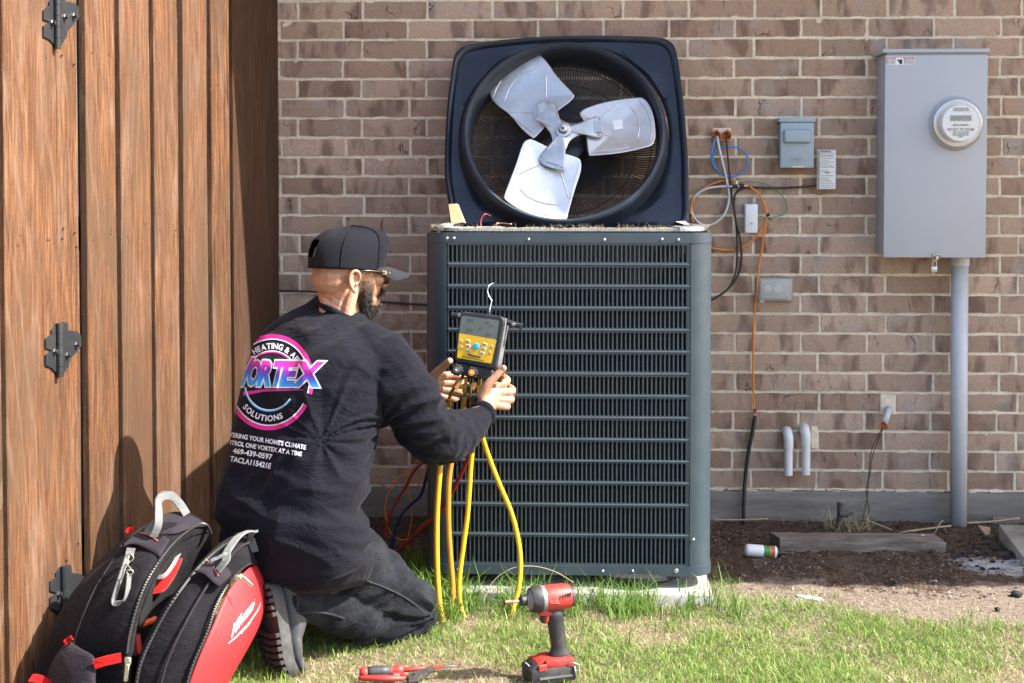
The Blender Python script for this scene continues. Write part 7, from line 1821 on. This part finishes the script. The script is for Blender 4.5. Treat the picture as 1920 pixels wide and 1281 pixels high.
# slabs at the right
M_SLAB = surf('paver_concrete', (0.45, 0.40, 0.33), 0.9, var=0.2, vs=14, bs=0.7, bscale=140, bd=0.003, dust=(0.16, 0.13, 0.11, 0.6), dusts=9, spec=0.2)
e0, e1 = G(1873, 984, 0.055), G(1919, 1044, 0.055); ed = (e1 - e0).normalized(); er = V((-ed.y, ed.x, 0)); er = er if er.x > 0 else -er; mid = e0 + ed*0.22 + er*0.15; az_ = math.atan2(er.y, er.x)
sl = MB(); sl.box((mid.x, mid.y, 0.02), (0.30, 0.46, 0.07), bev=0.006, seg=2, R=Matrix.Rotation(az_, 3, 'Z')); tag(sl.build('paving_slab', M_SLAB, None, auto=40), 'stained concrete slab lying on the soil at the right edge, under a second block', 'slab')
sl = MB(); m2 = mid + er*0.085 + ed*0.02; sl.box((m2.x, m2.y, 0.088), (0.24, 0.36, 0.066), bev=0.005, seg=2, R=Matrix.Rotation(az_ + 0.04, 3, 'Z')); tag(sl.build('paving_slab', M_SLAB, None, auto=40), 'cleaner concrete block resting on top of the stained slab at the right edge', 'slab')
tag(MB().box(tuple(P(1885, 976, 0.04)), (0.10, 0.02, 0.028), bev=0.002, seg=1).build('wood_strip', M_GW, None), 'short thin wood strip against the footing, behind the slabs', 'wood strip')
# brown chip, paper scrap, pebble, charcoal lumps
def lump(name, c, r, mat, label, cat, seed, flat=0.7, grp=None):
    bm = bmesh.new(); bmesh.ops.create_icosphere(bm, subdivisions=2, radius=r)
    for v in bm.verts: v.co = V((v.co.x*(1 + 0.5*noise.noise(v.co/r*1.3 + V((seed, 0, 0)))), v.co.y*(1 + 0.4*noise.noise(v.co/r*1.5 + V((0, seed, 0)))), v.co.z*flat*(1 + 0.4*noise.noise(v.co/r*1.7 + V((0, 0, seed))))))
    mb = MB(); mb.bm(bm, Matrix.Translation(c)); return tag(mb.build(name, mat, None), label, cat, grp)
M_CHAR = surf('charcoal', (0.012, 0.012, 0.013), 0.7, bs=1.0, bscale=200, bd=0.003); M_STONE = surf('pale_stone', (0.52, 0.45, 0.40), 0.9, bs=0.5)
lump('pebble', G(1752, 1094, 0.02), 0.015, M_STONE, 'pale pinkish stone on the bare soil, left of the ash', 'stone', 3)
lump('pebble', G(1909, 1054, 0.02), 0.012, M_STONE, 'small tan stone in the ash, touching the stained slab', 'stone', 8)
lump('pebble', G(1730, 1005, 0.05), 0.009, M_STONE, 'small pale stone behind the right end of the plank', 'stone', 12)
M_CHIP = surf('brown_chip', (0.34, 0.22, 0.15), 0.85)
mb = MB(); q = [P(1834, 985, 0.22), P(1857, 989, 0.21), P(1856, 1003, 0.27), P(1848, 1003, 0.28)]; mb.add(q + [p + V((0, 0.004, -0.006)) for p in q], [(0, 1, 2, 3), (7, 6, 5, 4)] + [(i, (i+1) % 4, (i+1) % 4 + 4, i + 4) for i in range(4)]); tag(mb.build('brick_flake', M_CHIP), 'flat tan flake leaning in the soil right of the conduit foot', 'flake')
mb = MB(); q = [G(1489, 1117, 0.03), G(1515, 1119, 0.034), G(1540, 1124, 0.03), G(1536, 1128, 0.03), G(1510, 1124, 0.033)]; mb.add(q + [p + V((0, 0, 0.004)) for p in q], [list(range(5)), list(range(5, 10))[::-1]] + [(i, (i+1) % 5, (i+1) % 5 + 5, i + 5) for i in range(5)]); tag(mb.build('paper_scrap', M_PAPER), 'narrow white scrap lying where the grass meets bare soil', 'scrap')
ch = MB(); rr = random.Random(31)
for k in range(110):
    u, w = rr.gauss(0, 1), rr.gauss(0, 1); x = 1.42 + 0.17*u; y = -0.52 + 0.15*w - 0.3*(x - 1.42)
    if y > -0.05: y = -0.08
    r = rr.uniform(0.003, 0.012); bm = bmesh.new(); bmesh.ops.create_icosphere(bm, subdivisions=1, radius=r)
    for v in bm.verts: v.co = V((v.co.x*rr.uniform(0.6, 1.4), v.co.y*rr.uniform(0.6, 1.3), v.co.z*rr.uniform(0.4, 0.9)))
    ch.bm(bm, Matrix.Translation((x, y, gz(x, y) + r*0.3)))
tag(ch.build('charcoal_bits', M_CHAR), 'broken black charcoal scattered over the ash', 'charcoal', None, 'stuff')
for (x, y, r, sd) in ((1870, 1142, 0.009, 1), (1868, 1178, 0.009, 2), (1906, 1114, 0.018, 4)):
    lump('soil_clod', G(x, y, 0.035), r, M_CHAR, {1: 'dark clod on the sunlit sandy soil near the right edge', 2: 'dark clod at the edge of the grass, nearer the viewer than the other', 4: 'largest black clod at the end of the ash, in the shade'}[sd], 'clod', sd, 0.6)
# dry stems
M_STEM = surf('dry_stem', (0.42, 0.31, 0.20), 0.85, var=0.2, vs=20, bs=0.2)
for i, (pts, r, lab) in enumerate((
    ([(1335, 974, 0.1), (1380, 975, 0.1), (1440, 973, 0.1)], 0.0028, 'dry tan stem lying along the footing by the black sleeve'),
    ([(1618, 972, 0.12), (1650, 985, 0.16), (1690, 1000, 0.22), (1730, 1005, 0.3), (1765, 1018, 0.4)], 0.0030, 'long dry stem drooping from the wires across the plank'),
    ([(1660, 1004, 0.25), (1720, 994, 0.2), (1783, 986, 0.16)], 0.0038, 'straight dry stick left of the conduit foot'),
    ([(1813, 981, 0.14), (1860, 978, 0.12), (1912, 972, 0.12)], 0.0038, 'straight dry stick right of the conduit foot'),
    ([(1753, 1000, 0.25), (1760, 985, 0.25), (1768, 976, 0.24)], 0.0022, 'short upright dry blade just left of the conduit'),
    ([(905, 1130, 1.32), (925, 1090, 1.3), (960, 1066, 1.3), (1000, 1062, 1.3), (1040, 1072, 1.32), (1075, 1092, 1.35)], 0.0013, 'thin arching dry stem over the grass in front of the condenser'))):
    cable('dry_stem', pts, r, M_STEM, lab, 'twig', None, 6)
# mulch and litter
def col_mat(name, rough=0.9, trans=0.0):
    m, t, b = nt(name); a = t.nodes.new('ShaderNodeAttribute'); a.attribute_name = 'Col'
    t.links.new(a.outputs['Color'], b.inputs['Base Color']); b.inputs['Roughness'].default_value = rough; b.inputs['Specular IOR Level'].default_value = 0.25
    if trans:
        tr = t.nodes.new('ShaderNodeBsdfTranslucent'); t.links.new(a.outputs['Color'], tr.inputs['Color']); mx = t.nodes.new('ShaderNodeMixShader'); mx.inputs[0].default_value = trans
        out = t.nodes['Material Output']; t.links.new(b.outputs[0], mx.inputs[1]); t.links.new(tr.outputs[0], mx.inputs[2]); t.links.new(mx.outputs[0], out.inputs['Surface'])
    return m
def np_mesh(name, verts, loops, starts, cols, mat, label, kindcat):
    me = bpy.data.meshes.new(name); nv, nl2, nf = len(verts), len(loops), len(starts)
    me.vertices.add(nv); me.vertices.foreach_set('co', verts.astype(np.float32).ravel()); me.loops.add(nl2); me.loops.foreach_set('vertex_index', loops.astype(np.int32))
    me.polygons.add(nf); me.polygons.foreach_set('loop_start', starts.astype(np.int32)); me.update(calc_edges=True); me.validate()
    at_ = me.color_attributes.new('Col', 'FLOAT_COLOR', 'POINT'); c4a = np.ones((nv, 4), np.float32); c4a[:, :3] = cols; at_.data.foreach_set('color', c4a.ravel())
    return tag(link(name, me, None, mat), label, kindcat, None, 'stuff')
R = np.random.RandomState(21)
def fbm(x, y, s, k=0): return np.array([noise.noise(V((a*s, b_*s, k))) for a, b_ in zip(x.tolist(), y.tolist())])
def gz_np(x, y): return np.array([gz(a, b_) for a, b_ in zip(x.tolist(), y.tolist())])
def chips(n, xs, ys, keep, smin, smax, pal, name, label, cat, flat=0.35, ash=False):
    x = R.uniform(xs[0], xs[1], n); y = R.uniform(ys[0], ys[1], n); k = keep(x, y); x, y = x[k], y[k]; n = len(x); z = gz_np(x, y)
    L = R.uniform(smin, smax, n)*R.uniform(0.5, 1.6, n)**1.4; W = L*R.uniform(0.15, 0.7, n); a = R.uniform(0, 2*np.pi, n); tl = R.uniform(-0.5, 0.5, n)
    u = np.stack([np.cos(a), np.sin(a), tl], 1)*L[:, None]; v = np.stack([-np.sin(a), np.cos(a), R.uniform(-0.5, 0.5, n)], 1)*W[:, None]
    c = np.stack([x, y, z + 0.0015], 1); h = np.zeros((n, 3)); h[:, 2] = (L*flat)
    vs = np.stack([c - u, c + v, c + u, c - v, c + h + u*R.uniform(-.3, .3, n)[:, None]], 1).reshape(-1, 3)
    b0 = (np.arange(n)*5)[:, None]; tri = np.array([0, 1, 4, 1, 2, 4, 2, 3, 4, 3, 0, 4]); loops = (b0 + tri[None]).ravel(); starts = np.arange(n*4)*3
    pal = np.array(pal); ci = R.randint(0, len(pal), n); cc = np.repeat(pal[ci]*R.uniform(0.7, 1.25, n)[:, None], 5, 0)
    return np_mesh(name, vs, loops, starts, cc, col_mat(name + '_mix'), label, cat)
bed = lambda x, y: (y > -1.02 - 0.1*np.sin(x*7)) & ((x > 0.43) | (y > -0.28) | (x < -0.5)) & (((x - 1.42)**2*7 + (y + 0.70 + 0.35*(x - 1.42))**2*11) > 0.16*R.uniform(0.3, 1.3, len(x))) & (R.uniform(0, 1, len(x)) < np.clip(0.75 + 1.6*fbm(x, y, 5, 44), 0.12, 1))
chips(42000, (-1.1, 1.95), (-1.2, -0.01), bed, 0.0015, 0.0060, [(0.055, 0.038, 0.028), (0.085, 0.060, 0.045), (0.11, 0.080, 0.060), (0.045, 0.032, 0.024), (0.15, 0.115, 0.088), (0.075, 0.052, 0.038), (0.06, 0.043, 0.032), (0.24, 0.20, 0.16)], 'mulch_chips', 'dark mulch crumbs and chips over the soil bed', 'mulch')
chips(9000, (0.35, 1.95), (-1.75, -0.95), lambda x, y: y < -0.98, 0.0012, 0.0040, [(0.28, 0.215, 0.165), (0.22, 0.165, 0.125), (0.36, 0.29, 0.23), (0.14, 0.10, 0.075)], 'soil_crumbs', 'sandy crumbs on the bare sunlit soil', 'soil')
# ---- blades of grass and straw
def blades(n, xr, yr, dens, length, width, lean, pal, name, label, curl=0.5, jitter=0.3, zoff=0.0, trans=0.35):
    x = R.uniform(*xr, n); y = R.uniform(*yr, n); d = dens(x, y); k = R.uniform(0, 1, n) < d; x, y = x[k], y[k]; n = len(x); z = gz_np(x, y) - 0.002 + zoff
    Ls = length(x, y)*np.clip(R.normal(1, 0.32, n), 0.35, 2.0); Wd = R.uniform(width[0], width[1], n); a = R.uniform(0, 2*np.pi, n); ln = np.clip(R.normal(lean[0], lean[1], n), 0.02, 1.5)
    dr_ = np.stack([np.cos(a), np.sin(a), np.zeros(n)], 1); sd2 = np.stack([-np.sin(a), np.cos(a), np.zeros(n)], 1); tw = R.uniform(0, np.pi, n); sd2 = sd2*np.cos(tw)[:, None] + dr_*np.sin(tw)[:, None]*0.7
    c = np.stack([x, y, z], 1); P1 = c + dr_*(Ls*np.sin(ln)*0.45)[:, None]; P1[:, 2] += Ls*np.cos(ln)*0.55; l2 = ln + curl*R.uniform(0.2, 1.6, n)
    P2 = P1 + dr_*(Ls*np.sin(l2)*0.5)[:, None]; P2[:, 2] += Ls*np.cos(l2)*0.45; P2[:, 2] = np.maximum(P2[:, 2], z + 0.002)
    w = sd2*(Wd/2)[:, None]
    vs = np.stack([c - w, c + w, P1 + w*0.85, P1 - w*0.85, P2], 1).reshape(-1, 3); b0 = (np.arange(n)*5)[:, None]
    loops = (b0 + np.array([0, 1, 2, 3, 3, 2, 4])[None]).ravel(); starts = (np.arange(n)[:, None]*7 + np.array([0, 4])[None]).ravel()
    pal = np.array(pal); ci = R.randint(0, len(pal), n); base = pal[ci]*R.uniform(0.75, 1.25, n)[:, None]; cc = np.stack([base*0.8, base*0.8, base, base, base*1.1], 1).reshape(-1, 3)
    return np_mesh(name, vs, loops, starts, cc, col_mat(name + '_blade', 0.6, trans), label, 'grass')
def edge_y(x): return np.where(x > 0.42, -1.08 - 0.33*(x - 0.42), np.where(x > -0.37, -1.20, -0.95))
def lawn_d(x, y):
    f = fbm(x, y, 2.6) + 0.5*fbm(x, y, 8, 3); e = edge_y(x) + 0.24*fbm(x, y, 3.5, 9) + 0.10*fbm(x, y, 11, 2)
    d = np.clip((e + 0.05 - y)/0.26, 0, 1)*np.clip(0.66 + 1.5*f, 0.08, 1)
    bare = np.exp(-(((x + 0.28)/0.42)**2 + ((y + 1.93)/0.20)**2)) + 0.8*np.exp(-(((x + 0.55)/0.3)**2 + ((y + 1.75)/0.12)**2))
    return np.clip(d*(1 - 0.85*np.clip(bare, 0, 1)), 0, 1)
def near_pad(x, y): return np.exp(-((y + 1.27)/0.10)**2)*np.where((x > -0.5) & (x < 0.22), 1.0, np.where((x >= 0.22) & (x < 0.5), 0.35, 0.15))
GREEN = [(0.16, 0.27, 0.04), (0.21, 0.33, 0.06), (0.12, 0.22, 0.03), (0.28, 0.38, 0.09), (0.18, 0.31, 0.07), (0.36, 0.41, 0.13)]
DEEP = [(0.09, 0.19, 0.03), (0.12, 0.24, 0.04), (0.16, 0.28, 0.05), (0.24, 0.34, 0.08)]
STRAW = [(0.55, 0.46, 0.28), (0.44, 0.35, 0.20), (0.63, 0.55, 0.38), (0.35, 0.26, 0.15), (0.50, 0.46, 0.25)]
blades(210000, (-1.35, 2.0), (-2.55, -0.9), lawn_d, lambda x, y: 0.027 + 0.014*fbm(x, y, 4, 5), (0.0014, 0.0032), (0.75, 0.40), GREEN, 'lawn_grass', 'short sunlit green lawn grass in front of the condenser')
blades(11000, (-0.62, 0.5), (-1.42, -1.0), lambda x, y: near_pad(x, y)*np.clip(0.55 + 1.6*fbm(x, y, 9, 4), 0, 1), lambda x, y: 0.088 + 0*x, (0.0022, 0.0045), (0.38, 0.25), DEEP, 'tall_grass', 'tall uncut grass along the edge of the concrete pad', 0.7)
blades(2600, (-0.62, -0.32), (-1.5, -0.8), lambda x, y: np.clip(0.5 + 1.2*fbm(x, y, 9, 7), 0, 1), lambda x, y: 0.095 + 0*x, (0.002, 0.004), (0.3, 0.2), DEEP, 'shaded_grass', 'dark tall grass in the gap behind the hoses', 0.8)
blades(16000, (-1.3, 2.0), (-2.5, -1.2), lambda x, y: np.clip(1.7*fbm(x, y, 6, 14) - 0.05, 0, 1)*lawn_d(x, y), lambda x, y: 0.055 + 0*x, (0.0018, 0.0034), (0.45, 0.3), DEEP, 'grass_tufts', 'deeper green grass tufts in the lawn', 0.8)
def straw_d(x, y): return np.clip(0.55 + 0.9*fbm(x, y, 4, 20), 0.1, 1)*np.clip((edge_y(x) + 0.12 + 0.2*fbm(x, y, 4, 9) - y)/0.25, 0, 1)
blades(120000, (-1.35, 2.0), (-2.55, -0.95), straw_d, lambda x, y: 0.024 + 0*x, (0.0009, 0.0020), (1.15, 0.3), STRAW, 'dry_thatch', 'dry straw thatch between the green blades', 0.4, trans=0.2)
blades(900, (0.42, 1.9), (-0.42, -0.03), lambda x, y: np.clip(1.5*fbm(x, y, 5, 30), 0, 1), lambda x, y: 0.05 + 0*x, (0.0012, 0.0024), (1.0, 0.35), STRAW, 'dry_weeds', 'dry weeds and straw along the footing', 0.5)
blades(160, (0.92, 1.08), (-0.24, -0.12), lambda x, y: 1 + 0*x, lambda x, y: 0.085 + 0*x, (0.0015, 0.0028), (0.8, 0.3), STRAW, 'dry_clump', 'clump of dead straw behind the plank', 0.4)
